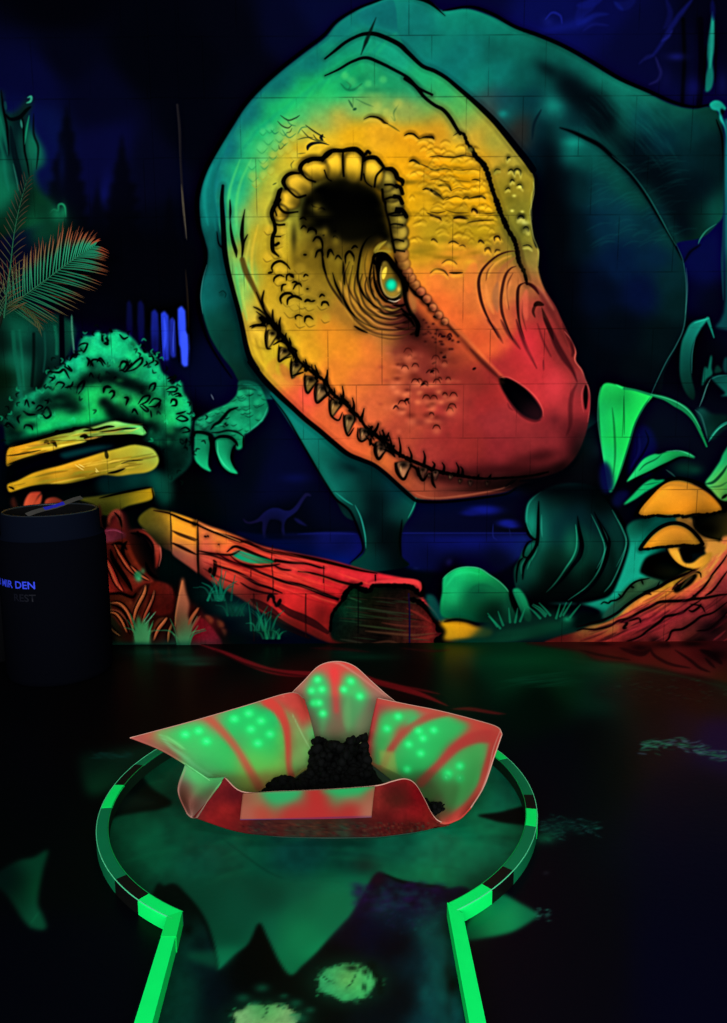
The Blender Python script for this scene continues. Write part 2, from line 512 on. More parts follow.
    # blue trunks behind the bush
    c.layer('blue_tree_trunks')
    for x0, y0, x1, y1, col, a in [(127, 300, 132, 345, '#070b40', .8), (138, 300, 144, 342, '#080c4c', .8), (151.5, 309, 158.5, 351, '#101c88', .9), (161, 311, 169.5, 360, '#1c34c8', .95), (170, 317, 176.5, 357, '#1828a8', .9), (178.5, 306, 186, 347, '#2844e8', .97), (181.5, 330, 188.5, 366, '#2c48f4', .97)]:
        c.fill([(x0, y0 + 3), ((x0 + x1) / 2, y0), (x1, y0 + 5), (x1 + .8, (y0 + y1) / 2), (x1, y1), ((x0 + x1) / 2, y1 + 1), (x0 + .8, y1 - 2), (x0 - .6, (y0 + y1) / 2)], col, 1.0, a=a, smooth=False)
    c.stroke(Q('165 318 166 335 165 350'), 3, '#2c48ec', .6, 1.2); c.stroke(Q('175 320 174 340 174 353'), 1.2, '#3c58e8', .5, .7); c.stroke(Q('160 312 161 340 163 362'), 1.6, '#02030e', .7, .8); c.stroke(Q('177 312 178 340 180 362'), 1.8, '#02030e', .8, .8)
    c.blob(166, 358, 5, 8, '#0a1470', .5); c.blob(155, 345, 4, 10, '#060a38', .6)
    c.stroke(Q('178 106 180 130 181 160 183 195 186 238'), [2.2, 2.2, 1.6, 1.6, 1.0], '#231f24', .7, .9, taper=0)
    c.stroke(Q('182 185 184 210 187 240'), 1.6, '#5c5440', .55, .6)
    c.stroke(Q('186 270 188 300 189 330'), 1.4, '#2a2018', .6, .7)
    c.stroke(Q('211 394 214 400'), 1.2, '#607080', .6, .5)

    # ---- lake with the little long-neck
    c.layer('distant_lake')
    c.fill(Q('236 532 262 534 300 533 330 532 357 533 364 545 362 556 352 566 330 561 290 552 262 545'), '#060c46', 1.2, field=[(250, 538, '#04082a'), (275, 534, '#05093a'), (300, 540, '#050a3c'), (330, 534, '#0a105c'), (340, 545, '#060c4c'), (355, 555, '#08105c'), (345, 562, '#0a1468')])
    c.stroke(Q('298 534 330 533 357 534'), 2, '#10166a', .6, 1)
    c.fill(Q('400 533 526 533 530 548 515 562 490 574 440 572 404 565'), '#060c50', 2, field=[(410, 540, '#060c4c'), (440, 536, '#080e60'), (470, 540, '#080f68'), (510, 540, '#0a1268'), (520, 545, '#0a1c60'), (430, 560, '#05093c'), (470, 560, '#04082e'), (410, 560, '#060a44'), (500, 560, '#040828'), (450, 572, '#02040f')])
    c.fill(Q('400 500 530 495 528 531 402 531'), '#05082c', 3, a=.9, field=[(410, 510, '#04082c'), (440, 505, '#04072a'), (480, 520, '#04062a'), (510, 525, '#04061c'), (520, 500, '#03041a')])
    c.blob(484, 510, 17, 5, '#0c1480', .9, p=3); c.blob(470, 513, 9, 3, '#0a1068', .8, p=3); c.blob(507, 523, 10, 4, '#0d1684', .9, p=3); c.blob(512, 526, 7, 2.5, '#0e1880', .8)
    c.stroke(Q('400 533 440 533 526 533'), 1.2, '#141c84', .5, .8, taper=0)
    c.stroke(Q('493 524 493 536 497 540'), 1.4, '#10186a', .7, .7); c.stroke(Q('509 528 511 538'), 1.2, '#10185c', .6, .7)
    c.blob(449, 562, 3.5, 4, '#121450', .7, 30); c.blob(416, 568, 3, 1.5, '#0c1248', .7)
    c.blob(295, 478, 14, 5, '#060c48', .8)
    c.layer('long_necked_dinosaur')
    z = lambda s: T(230, 490, 100, s)
    c.fill(z('95 205 130 230 180 220 210 200 250 160 300 132 350 130 400 148 440 145 480 110 520 55 550 22 580 28 590 45 560 45 530 85 490 150 440 190 410 215 395 260 400 330 385 340 372 290 370 230 300 215 280 240 262 300 262 345 245 345 235 290 235 230 200 235 150 245 110 235'), '#0a0d3c', .6, n=4,
           field=[(250, 518, '#100c30'), (262, 512, '#0c0e44'), (275, 510, '#0b1048'), (285, 512, '#0c104a'), (297, 503, '#0e0f40'), (307, 494, '#10103a'), (264, 530, '#0d0d3c'), (283, 530, '#0c0e40'), (275, 522, '#050720')])
    c.fill(z('465 205 500 212 545 245 560 262 520 250 490 235'), '#0c0e40', .8)
    c.fill(z('290 220 365 225 372 300 380 345 270 345 270 280'), '#03051a', 1.6, a=.8)
    c.blob(285, 537, 24, 3, '#03051c', .6)

    # ---- body
    c.layer('dinosaur')
    body = Q('391 -3 375 3 358 10 338 23 325 38 305 53 282 71 262 89 246 107 233 127 216 155 206 175 200 198 201 224 205 240 208 252 207 266 203 281 201 296 203 314 208 331 213 342 222 356 232 369 239 382 '
             '250 400 280 400 300 420 322 440 322 470 336 500 352 520 400 520 420 500 520 480 600 420 655 400 665 370 684 330 686 290 683 262 676 244 701 238 716 225 724 208 724 140 717 112 708 107 692 109 670 104 643 91 616 79 589 63 562 47 535 36 512 27 490 16 467 9 443 11 432 4 414 -2')
    c.fill(body, '#062a30', .7, field=[
        (205, 215, '#067068'), (212, 190, '#077870'), (225, 155, '#077870'), (245, 125, '#08706c'), (280, 85, '#08706a'), (315, 55, '#087068'), (350, 25, '#0a7a70'), (390, 10, '#0a8074'), (420, 25, '#0a7c72'), (440, 40, '#098070'), (470, 50, '#098074'),
        (207, 240, '#05504c'), (215, 260, '#054844'), (208, 280, '#06605c'), (212, 300, '#06605a'), (220, 320, '#054c40'), (230, 330, '#053a30'), (225, 350, '#053c34'), (240, 370, '#053028'), (235, 310, '#043430'), (222, 285, '#064c48'),
        (450, 20, '#0a9078'), (480, 18, '#08826c'), (500, 30, '#087c68'), (455, 60, '#087a70'), (490, 50, '#08685c'), (520, 45, '#087060'), (550, 50, '#076054'), (580, 68, '#076458'), (600, 78, '#08705f'), (625, 88, '#0a7c68'), (650, 98, '#0a6c5c'), (680, 108, '#08584c'), (705, 112, '#054038'),
        (480, 80, '#08806f'), (500, 75, '#087c70'), (520, 80, '#065c54'), (545, 80, '#054c48'), (490, 100, '#2c5450'), (505, 112, '#0b5858'), (490, 115, '#404c44'), (520, 130, '#2a2c28'), (500, 100, '#104c54'), (530, 100, '#053c44'), (552, 107, '#0a7068'), (540, 130, '#043038'), (545, 150, '#031c28'),
        (570, 85, '#031820'), (590, 100, '#02121a'), (610, 120, '#021018'), (575, 120, '#04343a'), (560, 135, '#064848'), (572, 145, '#067064'), (590, 155, '#055850'), (610, 165, '#065048'), (620, 180, '#055048'), (640, 195, '#054840'), (600, 190, '#053e48'), (580, 185, '#03282e'), (560, 185, '#02101a'),
        (620, 215, '#053a4a'), (650, 225, '#04303e'), (670, 230, '#053e3c'), (600, 225, '#042c44'), (580, 230, '#02141f'), (560, 230, '#02080f'), (545, 200, '#02060e'), (650, 260, '#042440'), (620, 265, '#031a3e'), (640, 290, '#03103a'), (670, 280, '#042c34'), (600, 290, '#020c24'), (680, 300, '#032428'), (560, 290, '#02050e'),
        (620, 330, '#020a16'), (660, 340, '#03141a'), (600, 370, '#02060f'), (560, 330, '#02050d'), (640, 375, '#030c14'), (600, 400, '#020a10'),
        (625, 110, '#07685a'), (620, 125, '#065048'), (640, 120, '#054c50'), (660, 115, '#06504a'), (690, 130, '#043c3e'), (660, 140, '#03303c'), (640, 150, '#021c28'), (680, 160, '#032830'), (710, 150, '#03242a'), (690, 190, '#021620'), (660, 180, '#02121c'), (640, 170, '#02141e'), (700, 220, '#04302c'), (680, 225, '#020c18'), (712, 218, '#065044'),
        (300, 420, '#0a7468'), (320, 440, '#086a5c'), (345, 470, '#05403a'), (330, 475, '#03181e'), (390, 480, '#043430'), (380, 500, '#042a2c'), (420, 500, '#05443c'), (560, 450, '#06201f'), (590, 440, '#082c2c'), (580, 455, '#082a2a')], mottle=.06, cell=14)
    bm = c.mask(body, .7)
    # brushed light on the flank and thigh
    for i in range(70):
        t = c.rng.rand(); x = 585 + 85 * c.rng.rand(); y = 165 + 85 * c.rng.rand()
        c.stroke([(x, y), (x + 7 + 9 * t, y - 4 - 4 * t), (x + 16 + 12 * t, y - 4 - 5 * t)], 1.6, '#0a6c64', .12, 1.2, clip=bm)
    for i in range(60):
        x = 580 + 80 * c.rng.rand(); y = 75 + 60 * c.rng.rand() + (x - 580) * .3
        c.stroke([(x, y), (x + 10, y + 9), (x + 18, y + 20)], 2, '#0a7068', .10, 1.6, clip=bm)
    c.blob(572, 143, 10, 5, '#0aa088', .55, 0); c.blob(553, 106, 7, 6, '#0c9884', .5, 30); c.blob(503, 114, 5, 4, '#0c9488', .6)
    c.stroke(Q('541 110 534 124 532 140'), 2.5, '#031c28', .7, 1.4)
    c.stroke(Q('560 128 572 132 585 138 600 146 615 160 630 175 645 195 660 220 672 240 682 260'), [3, 5, 5, 4, 3, 3, 3, 3], '#01060c', .9, 1.4)
    c.stroke(Q('612 156 630 172 646 193 660 217 668 232 676 246'), 1.3, '#18746a', .7, .7)
    c.stroke(Q('590 76 575 88 566 98'), 3, '#02121a', .0, 3)
    for x, y, rx, ry, r in [(575, 95, 20, 12, 50), (598, 118, 22, 12, 45), (622, 145, 24, 14, 45), (650, 175, 28, 18, 40), (680, 205, 22, 18, 30), (548, 70, 14, 7, 35)]:
        c.blob(x, y, rx, ry, '#020c14', .55, r, clip=bm)
    c.blob(549, 190, 12, 50, '#02050c', .8, clip=bm); c.blob(555, 250, 14, 40, '#02050c', .7, clip=bm)
    c.stroke(Q('676 244 683 262 686 290 684 325 676 345 666 362 655 385 648 402'), 1.2, '#1a5c58', .75, .6)
    c.stroke(Q('686 268 687 290 685 315'), 1.4, '#2a7470', .5, .6)
    c.stroke(Q('716 224 706 231 700 239 698 244'), 1.6, '#20806c', .7, .6)
    c.stroke(Q('716 120 722 140 724 180 724 212'), 2.2, INK, .9, .9)
    c.stroke(Q('443 11 470 7 492 14 515 27 540 36 565 47 592 62 620 79 650 92 675 103 695 107 712 104'), 4.2, '#02040a', .95, 1)
    c.stroke(Q('410 -3 428 2 445 16'), [5, 4, 1], '#02040a', .95, .8)
    c.stroke(Q('391 -3 375 2 357 9 337 21 323 36 303 51 280 69 260 87 243 106 230 126 213 155 203 175 197 198 198 224 203 242 205 256 204 268 199 283 197 298 199 314 205 333 212 348 222 364 232 378'), 4.2, '#02040a', .9, 1)
    c.stroke(Q('207 265 203 280 201 297 203 314'), 1.2, '#2a9084', .6, .7)
    # neck streaks
    for s, w, col, a in [('213 165 206 185 205 205 208 225', 4, '#0a8c80', .6), ('222 160 213 182 213 210 216 230', 3, '#087068', .6), ('240 135 226 160 220 185 219 215', 5, '#0c9880', .6), ('228 150 220 170 217 190', 2, '#055450', .5), ('262 105 240 135 228 160', 6, '#0a8078', .5),
                         ('300 68 270 95 250 120', 5, '#0a8878', .4), ('222 188 220 215 224 236', 2, '#055', .4)]:
        if col != '#055':
            c.stroke(Q(s), w, col, a, 2)
    c.stroke(Q('217 232 219 244 224 250 226 262'), 1.8, INK, .85, .8)
    c.stroke(Q('219 293 223 291 226 294 225 298'), 1.4, '#03302c', .8, .7); c.blob(222, 294, 3, 3, '#043834', .5)

    # ---- jaw-side leg and belly
    c.fill(Q('270 392 285 402 303 420 328 438 350 456 372 464 390 478 412 494 416 502 412 514 404 526 401 540 402 556 408 566 372 572 352 570 352 562 361 556 365 548 360 530 352 512 345 506 334 496 323 480 313 462 300 440 286 418'), '#064038', .7, field=[
        (280, 405, '#0a6c60'), (295, 415, '#0a7a6c'), (305, 435, '#0a7c6c'), (315, 445, '#0a7464'), (325, 455, '#076052'), (345, 465, '#05403c'), (340, 485, '#056054'), (335, 490, '#0a7464'), (350, 495, '#054840'), (355, 510, '#05443c'), (370, 480, '#032c2c'), (375, 500, '#02181c'), (395, 490, '#04343a'), (410, 505, '#065048'), (400, 515, '#05403c'), (370, 520, '#02141a'), (365, 535, '#043430'), (385, 540, '#020d12'), (370, 560, '#043c38'), (380, 562, '#032a2a'), (395, 560, '#020c12'), (395, 530, '#021014')])
    c.stroke(Q('413 490 416 498 413 508 408 518'), 1.5, '#1a8c74', .7, .7); c.stroke(Q('355 505 361 518 365 535 366 548'), 1.6, '#1a9080', .75, .7)
    c.stroke(Q('335 492 345 500 353 505'), 1.6, '#12907c', .7, .8); c.stroke(Q('271 396 285 414 299 438 314 464 326 484 336 499 350 511 359 532 363 548 358 556 350 563'), 2.4, '#02040a', .8, .9)
    c.stroke(Q('402 520 400 540 401 556'), 2.4, '#02040a', .8, 1)
    c.blob(352, 468, 10, 5, '#021c20', .6, 20); c.blob(325, 470, 5, 12, '#0a7868', .35, -25)

    c.layer('dinosaur/foot', True)
    # ---- far foot, dark green, right of the chin
    c.fill(Q('528 502 540 492 560 484 585 484 602 492 616 512 624 528 628 543 624 562 616 582 610 594 596 599 576 604 555 612 540 612 526 605 516 590 514 570 519 560 524 548 532 541 529 532 525 518'), '#03201c', .9, field=[
        (532, 510, '#086050'), (530, 525, '#0a8068'), (535, 532, '#0a6c58'), (550, 505, '#05403c'), (560, 530, '#04383a'), (575, 510, '#03282e'), (575, 540, '#05503f'), (575, 560, '#04402e'), (555, 560, '#043024'), (545, 575, '#021610'), (560, 590, '#02100e'), (528, 545, '#0a7860'), (530, 552, '#065040'), (520, 570, '#054c3c'), (520, 580, '#043c30'),
        (535, 572, '#06503c'), (595, 520, '#032428'), (600, 550, '#04382e'), (590, 580, '#021812'), (610, 590, '#02140e'), (600, 500, '#021015'), (620, 530, '#043630'), (620, 560, '#043c30'), (612, 580, '#03201a'), (540, 600, '#020a0a'), (580, 605, '#020c0a')])
    z = lambda s: T(480, 480, 120, s)
    for s, w in [('355 130 352 220 350 330 340 400 310 450 280 490 262 540 258 600', 5), ('278 260 290 320 320 355 350 362', 4), ('320 365 290 380 268 420 262 460 285 470', 3), ('260 470 235 500 222 560 220 620', 3), ('590 220 600 300 615 390 600 460 560 520 500 600 440 660', [3, 6, 7, 7, 5, 4, 2])]:
        c.stroke(z(s), sc(w, .75), '#01050a', .95, .9)
    for s, col, a in [('578 270 585 340 582 410 560 470 520 530 480 590 440 640 400 680', '#1a9c74', .85), ('372 210 372 290 376 345', '#1a8c74', .6), ('350 400 330 450 300 500 285 540', '#128060', .6), ('370 70 320 110 292 150 282 210 284 270 310 330', '#18907a', .6), ('200 640 230 650 255 700 290 760 300 830', '#18985c', .0), ('272 480 250 520 250 570', '#147058', .5)]:
        c.stroke(z(s), 1.7, col, a, .8)
    c.blob(571, 545, 7, 14, '#0a7050', .5, -10, clip=None); c.blob(532, 520, 4, 10, '#0a8c70', .4)
    z = lambda s: T(577, 420, 150, s)
    for s in ['100 480 140 550 155 600 130 680 90 735', '190 470 235 540 250 590 240 650 200 735']:
        c.stroke(z(s), 3.2, '#01050a', .9, 1)
    for s in ['110 500 140 560 145 600 125 660 95 720', '195 480 230 540 240 590 225 640 190 710']:
        c.stroke(z(s), 1.4, '#1a8c70', .6, .7)
    c.blob(560, 490, 40, 9, '#01040a', .9); c.blob(600, 492, 25, 9, '#01040a', .8)
    c.blob(565, 602, 40, 12, '#010508', .8)

    c.stroke(Q('600 490 616 511 625 528 629 543 624 563 616 583 609 596 596 600 576 605 556 613'), 3.6, '#01050a', .95, .9, taper=0)
    c.stroke(Q('612 510 622 529 626 543 621 562 612 582 604 592'), 1.5, '#1c8c70', .7, .8)
    c.stroke(Q('594 512 603 532 608 550 602 570 590 588 572 602'), 3, '#01050a', .9, .9)
    c.stroke(Q('591 514 600 533 604.5 549 599 569 587 586 568 600'), 1.4, '#1a9070', .7, .7)
    for x, y, rx, ry in [(560, 575, 16, 14), (592, 580, 8, 16), (545, 590, 20, 12), (565, 500, 26, 10), (600, 505, 12, 12), (612, 560, 5, 14)]:
        c.blob(x, y, rx, ry, '#010807', .45)
    # ---- head
    c.layer('dinosaur/head', True)
    head = Q('391 -1 375 5 360 12 341 25 328 40 308 55 285 73 265 91 249 109 236 129 226 150 219 168 215 186 216 205 219 225 224 246 226 268 231 287 237 308 242 327 245 342 248 356 254 369 263 381 273 391 288 405 303 420 '
             '321 434 337 447 351 455 371 463 382 469 395 480 408 491 417 498 434 500 453 499 480 496 505 492 520 485 540 478 560 471 573 460 582 444 588 424 590 403 589 389 585 379 582 370 576 361 576 351 569 336 561 319 555 306 545 290 540 277 538 265 539 251 535 246 532 234 530 212 '
             '533 195 534 180 531 170 517 150 495 123 472 100 445 77 422 66 405 48 398 30 396 10')
    HF = ('215 180 0a7f78,230 150 0a7a74,250 115 0b7a70,280 85 0a7a6c,310 65 0a826e,340 35 0a8474,375 15 0a7c74,392 20 0b7a72,218 215 0a9080,205 215 067070,'
          '235 200 28c070,232 230 38c468,230 180 14a878,240 170 1dc070,250 150 22c06c,262 130 18c46c,275 115 16c068,290 100 18c468,310 88 14c062,320 85 14c062,350 70 10b060,370 75 18a860,390 85 18a862,410 90 20a060,345 90 1cc068,340 50 0c9c6c,365 45 0ea070,385 50 0ea878,400 60 10a878,420 75 15b068,440 95 22b060,455 110 50b850,'
          '255 170 45c860,265 155 60c858,290 130 90c850,300 115 48c864,320 105 50c460,350 105 78c058,380 105 80b850,405 108 98b048,440 115 b0a030,435 105 68b04c,'
          '270 180 b8bc30,280 165 c8b828,300 150 e0b41e,315 135 c8b830,320 120 90c050,325 145 e8b41c,340 120 c8b438,350 135 f4b010,380 130 f0a818,410 140 f0a010,440 130 e09a18,462 125 98a83c,470 140 d8a828,480 160 e0a018,500 160 c8a028,495 140 a8a030,512 155 b0a030,'
          '400 165 f8a80a,430 165 f8a40c,460 180 f8a800,480 200 f0a408,410 200 e8a408,430 200 e8a810,460 200 f0a40a,430 212 d8a010,460 215 c8960c,430 235 c49a14,480 230 c89c10,505 190 98841a,520 185 a08c20,520 210 8c8420,515 240 7c741e,500 250 a87c20,528 225 8c8826,'
          '262 210 c0b42c,258 235 c8ac20,265 260 cca81c,250 215 9cc048,248 250 b8b030,240 270 70c458,243 295 90c44c,250 310 c8b838,258 330 d8a828,262 300 d0a41c,270 320 d0a020,280 280 c09818,300 300 b08c1c,320 290 a07c1a,330 270 806410,350 310 b07420,365 320 a06420,300 330 d89a1a,285 345 e0b41c,255 350 e0b424,265 365 e0b020,275 355 c8a81c,272 380 e0a028,'
          '330 340 f89020,310 348 f0a01c,350 350 ff8c24,340 370 fc8428,370 350 f87830,360 380 f47034,390 370 e06034,385 340 c07030,380 400 e8603a,400 390 c85038,420 400 c04034,410 420 cc4838,400 440 c44434,440 410 c43838,450 440 b02c30,430 450 b83434,470 450 a8282c,450 470 98242a,480 470 7c1c22,500 450 a02430,500 420 b02c38,530 440 a42834,550 440 982430,540 460 701a20,515 474 5a1418,570 430 701a22,560 410 b82c3a,575 400 b02a38,560 380 d83040,550 400 d42e3e,545 370 d82c3c,520 360 d42c38,530 340 d82838,500 370 c02c34,490 395 b82830,470 380 c03434,460 350 e85434,480 345 ec5430,460 320 f86430,440 300 ff6c30,450 280 f48030,430 285 fc7830,470 300 f07034,460 260 ec9420,480 270 d87c30,490 290 e87c38,510 290 d07038,500 320 e05c38,515 275 c86c34,530 285 a85a34,525 310 c04038,545 310 8c2c2c,540 330 c02c34,560 335 8a2428,565 360 882428,582 385 8c2c34,535 262 907a30,522 255 8a7c28,'
          '420 255 d89818,410 240 d89a14,420 280 f88828,425 310 ff7030,450 335 f86030,405 320 702c24,410 335 803028,420 350 a83830,430 370 a83830,440 385 c03c34,400 355 b04c34,'
          '285 400 f06038,300 405 f45440,320 420 f06038,340 440 f0603a,360 450 e85c34,380 460 d86030,400 475 c05030,420 487 a84430,450 492 803028,480 490 6a2420,500 487 5a2020')
    hf = [(float(a.split()[0]), float(a.split()[1]), a.split()[2]) for a in HF.split(',')]
    def tone(h):
        q = hexc(h); r_ = np.clip((q[0] - q[1]) * 1.6, 0, 1)
        q = q * [.96 - .05 * r_, .95, 1 - .16 * r_]
        return '#%02x%02x%02x' % tuple(int(v * 255) for v in q)
    hf = [(x, y, tone(h)) for x, y, h in hf]
    c.fill(head, '#888888', .7, field=hf, mottle=.05, cell=9)
    hm = c.mask(head, .7)
    # green/teal transition streaks at the back of the skull
    for s, w, col, a in [('225 250 221 225 221 195', 3, '#0a9c84', .5), ('232 245 228 220 230 190 240 160', 3, '#48d06c', .5), ('240 240 236 215 240 185 252 158', 3, '#50d068', .5), ('246 275 243 300 247 320', 4, '#98cc50', .5),
                         ('236 268 238 290 242 312', 4, '#50c860', .6), ('250 240 246 262 248 290', 3, '#c0b838', .5), ('258 225 252 255 254 285 262 310', 3, '#dcb82c', .5), ('264 225 258 255 262 290', 2, '#b09820', .4)]:
        c.stroke(Q(s), w, col, a, 1.6, clip=hm)
    for i in range(26):      # brushed green skull streaks
        t = i / 26; x = 232 + 150 * t; y = 152 - 110 * t ** .8
        c.stroke([(x, y + 10), (x + 8, y - 1), (x + 20, y - 12)], 4, ['#0a9474', '#18d070', '#0a8070'][i % 3], .16, 2.5, clip=hm)
    c.blob(330, 95, 30, 8, '#14d068', .35, -10); c.blob(290, 108, 16, 10, '#14d068', .35, -40)
    # bubbly scales on the temple
    for x, y, r in [(263, 131.5, 3.4), (270, 128, 4.4), (262, 147, 5.5), (268.5, 139, 5), (279.5, 138, 3.8), (275.5, 146.5, 4), (284, 131, 4), (293, 137, 5), (285, 142, 3), (263, 158, 5), (264.5, 164.5, 4), (263, 175, 4), (252, 165, 4), (253, 176, 5), (271, 171, 3.5), (288, 148, 5), (303, 131, 5), (281, 152, 4), (256, 183, 4), (295, 155, 5), (273, 155, 4)]:
        c.blob(x, y, r, r, '#60d878' if x + y < 425 else '#c8d048', .36, p=3)
        c.stroke([(x - r, y + r * .4), (x, y + r * 1.2), (x + r, y + r * .3)], 1.2, '#1c8c4c' if x + y < 430 else '#a8a028', .38, .8)
    z = lambda s: T(190, 80, 140, s)
    for s, w, a in [('455 215 480 240 510 250 530 235', 1.3, .6), ('470 185 510 210 545 200 570 185', 1.5, .6), ('600 235 640 265 680 290 700 300', 1.5, .7), ('580 260 620 300 670 320 710 330', 1.2, .6), ('690 285 680 300 690 315', 3, .9), ('610 365 615 345 640 330 680 328 722 338', [4, 4, 3, 2, 1.2], .95), ('560 310 600 300 640 300', 1.2, .5), ('640 285 660 310 700 320', 1.3, .6),
                    ('530 250 520 270 500 275', 1, .4), ('540 420 525 440 530 460', 1.2, .35), ('560 385 600 380', 1, .4), ('460 340 470 360 500 330', 1, .4), ('430 545 450 535', 1.5, .4)]:
        c.stroke(z(s), w, '#10281a', a, .7)
    for s in ['500 200 520 230 550 240', '560 280 580 250 610 245', '480 260 500 290 520 300 550 280', '420 260 440 280 460 270']:
        c.stroke(z(s), 1.2, '#0a7048', .5, .8)
    # fine marks at the crown
    z = lambda s: T(310, 80, 140, s)
    for s, w, a in [('200 105 215 130 222 145', 2, .5), ('225 155 240 150', 2.5, .7), ('240 100 290 125 330 140', 1.2, .3), ('160 20 190 50 230 50 270 20', 2.5, .35), ('190 10 210 30 200 50', 2, .3), ('420 190 440 210 435 170 460 130', 1.6, .3)]:
        c.stroke(z(s), w, '#0a4a2c', a, 1)
    for x, y, r in [(352, 82, 5), (368, 84, 4), (383, 80, 4), (360, 90, 4), (345, 76, 4), (392, 118, 5), (398, 104, 5), (377, 108, 6), (386, 112, 4)]:
        c.blob(x, y, r, r, '#58d870' if y < 96 else '#c8cc50', .4, p=3)
    for x, y, rx, ry in [(345, 85, 8, 4), (360, 80, 6, 5), (375, 90, 10, 3), (352, 90, 12, 3)]:
        c.blob(x, y, rx, ry, '#0a8050', .4)

    # brow wrinkles ("scales") over the forehead: arcs, dark above, light below
    def arc(pts, w=2, a=.85, hi=.35, col='#1a1206', hic='#ffc830', off=3):
        w = np.atleast_1d(w) * 1.
        W = lambda k: (w * k).tolist() if len(w) > 1 else float(w[0] * k)
        c.stroke(pts, W(1), col, a, .65, clip=hm)
        c.stroke([(x, y + off) for x, y in pts], W(1.6), hic, hi, 1.6, clip=hm)
        c.stroke([(x, y - 1.8) for x, y in pts], W(1.5), col, a * .22, 1.6, clip=hm)
    z = lambda s: T(310, 80, 140, s)
    arc(z('280 205 310 192 345 195 370 208 385 222 405 228'), [1, 2, 2.4, 2.8, 3.4, 2.2]); c.stroke(z('400 228 430 245 465 268'), 1.6, '#3a4410', .5, .9)
    arc(z('490 290 510 280 535 282 552 295 568 308'), 2.2); arc(z('566 308 590 300 620 298 645 308'), [1.4, 2.6, 1.6])
    arc(z('515 425 535 418 555 428 570 440'), 2.8); c.stroke(z('565 435 600 448 650 470 700 462 720 466'), 1.7, '#4a3408', .7, .8)
    arc(z('585 570 610 565 640 580 665 600 690 622'), [2, 3, 3, 3, 1.5]); arc(z('690 622 710 610 727 612'), 1.6, .6)
    arc(z('670 552 700 545 727 560'), 2.2, .8); c.stroke(z('640 540 670 525 720 530'), 1.2, '#6a4c10', .5, .9)
    c.stroke(z('605 690 640 705 680 722'), 2, '#2a1c06', .7, .8); c.stroke(z('500 500 560 480 640 520'), 3, '#ffbe20', .5, 2)
    z = lambda s: T(430, 80, 140, s)
    for s, w, a in [('-5 300 10 298 20 308', 2.4, .8), ('120 290 150 275 180 285', 1.3, .5), ('0 400 40 395 80 400 130 402 170 392 210 398 240 408', 1.6, .7), ('0 465 30 468 70 460 110 468', 1.6, .6), ('120 465 160 470 210 465 260 470', 1.5, .6),
                    ('0 520 40 515 80 530', 1.3, .5), ('120 515 160 525 210 530', 1.2, .4), ('40 550 70 545 95 550 110 578', 3, .9), ('110 575 150 560 200 575', 1.2, .5), ('0 570 30 590 70 620', [3, 4, 2], .9), ('80 625 130 605 170 615', 1.8, .6),
                    ('170 620 190 610 205 618', 3, .9), ('205 615 240 608 270 606 288 618', 2.6, .85), ('80 675 130 690 200 690', 1.4, .6), ('215 690 225 675 240 680 238 692', 3, .9), ('240 690 290 695 340 690', 1.6, .6), ('0 700 40 712', 2.4, .7), ('120 715 160 712 200 722', 3, .8), ('215 520 240 518 265 528', 1.8, .6)]:
        arc(z(s), w, a, .3)
    for x, y, rx, ry in [(455, 148, 10, 5), (470, 172, 14, 4), (445, 185, 12, 4), (460, 200, 16, 4), (480, 208, 14, 4), (440, 212, 12, 3), (455, 162, 12, 4), (475, 190, 12, 4)]:
        c.blob(x, y, rx, ry, '#ffb808', .45)
    for x, y, rx, ry in [(462, 168, 16, 1.6), (450, 178, 16, 1.6), (470, 182, 14, 1.6), (450, 205, 18, 1.6), (478, 214, 14, 1.8)]:
        c.blob(x, y, rx, ry, '#a87808', .5)
    for i in range(120):
        x = 408 + 95 * c.rng.rand(); y = 138 + 105 * c.rng.rand()
        if x > 470 + (y - 140) * .3: continue
        q = c.rng.rand(); L = 5 + 8 * c.rng.rand()
        pts = [(x, y + 1), (x + L * .5, y - 1.6), (x + L, y + .6)]
        c.stroke(pts, 2.4, '#7c5806', .3, 1.2, clip=hm); c.stroke([(a_, b_ + 2.8) for a_, b_ in pts], 3, '#ffc824', .3, 1.3, clip=hm)
    for i in range(60):
        x = 408 + 90 * c.rng.rand(); y = 160 + 100 * c.rng.rand()
        if x > 470 + (y - 140) * .3: continue
        c.blob(x, y, 7 + 6 * c.rng.rand(), 2.2, '#8c6808', .33, 4 * c.rng.randn(), clip=hm)
    # side bumps of the crest (olive side)
    for s, w, a in [('400 420 405 405 415 402', 3, .9), ('332 478 345 465 365 466', 2.4, .7), ('405 475 420 466 430 475', 2.6, .8), ('438 495 438 475 452 464 468 475 470 498', 3.2, .95), ('415 535 425 520 438 528', 2.6, .8), ('450 548 468 545 482 565', 2.4, .8), ('390 572 405 562 415 568', 2, .7), ('465 715 475 708 488 716', 3, .8)]:
        arc(z(s), w * .8, a, .6, '#1c1c06', '#d8c848', 2.5)
    for x, y in [(512, 211), (522, 212), (514, 196), (520, 187)]:
        c.blob(x, y, 2, 1.5, '#e8e058', .7)
    for x, y in [(504, 166), (495, 172), (510, 200), (500, 215), (526, 168)]:
        c.blob(x, y, 6, 4, '#6c6414', .5)
    c.stroke(z('385 290 410 310 440 350 470 385 500 415 530 455 540 490 537 560 525 620 528 727'), 1.6, '#b8b848', .5, 1)
    z = lambda s: T(430, 200, 140, s)
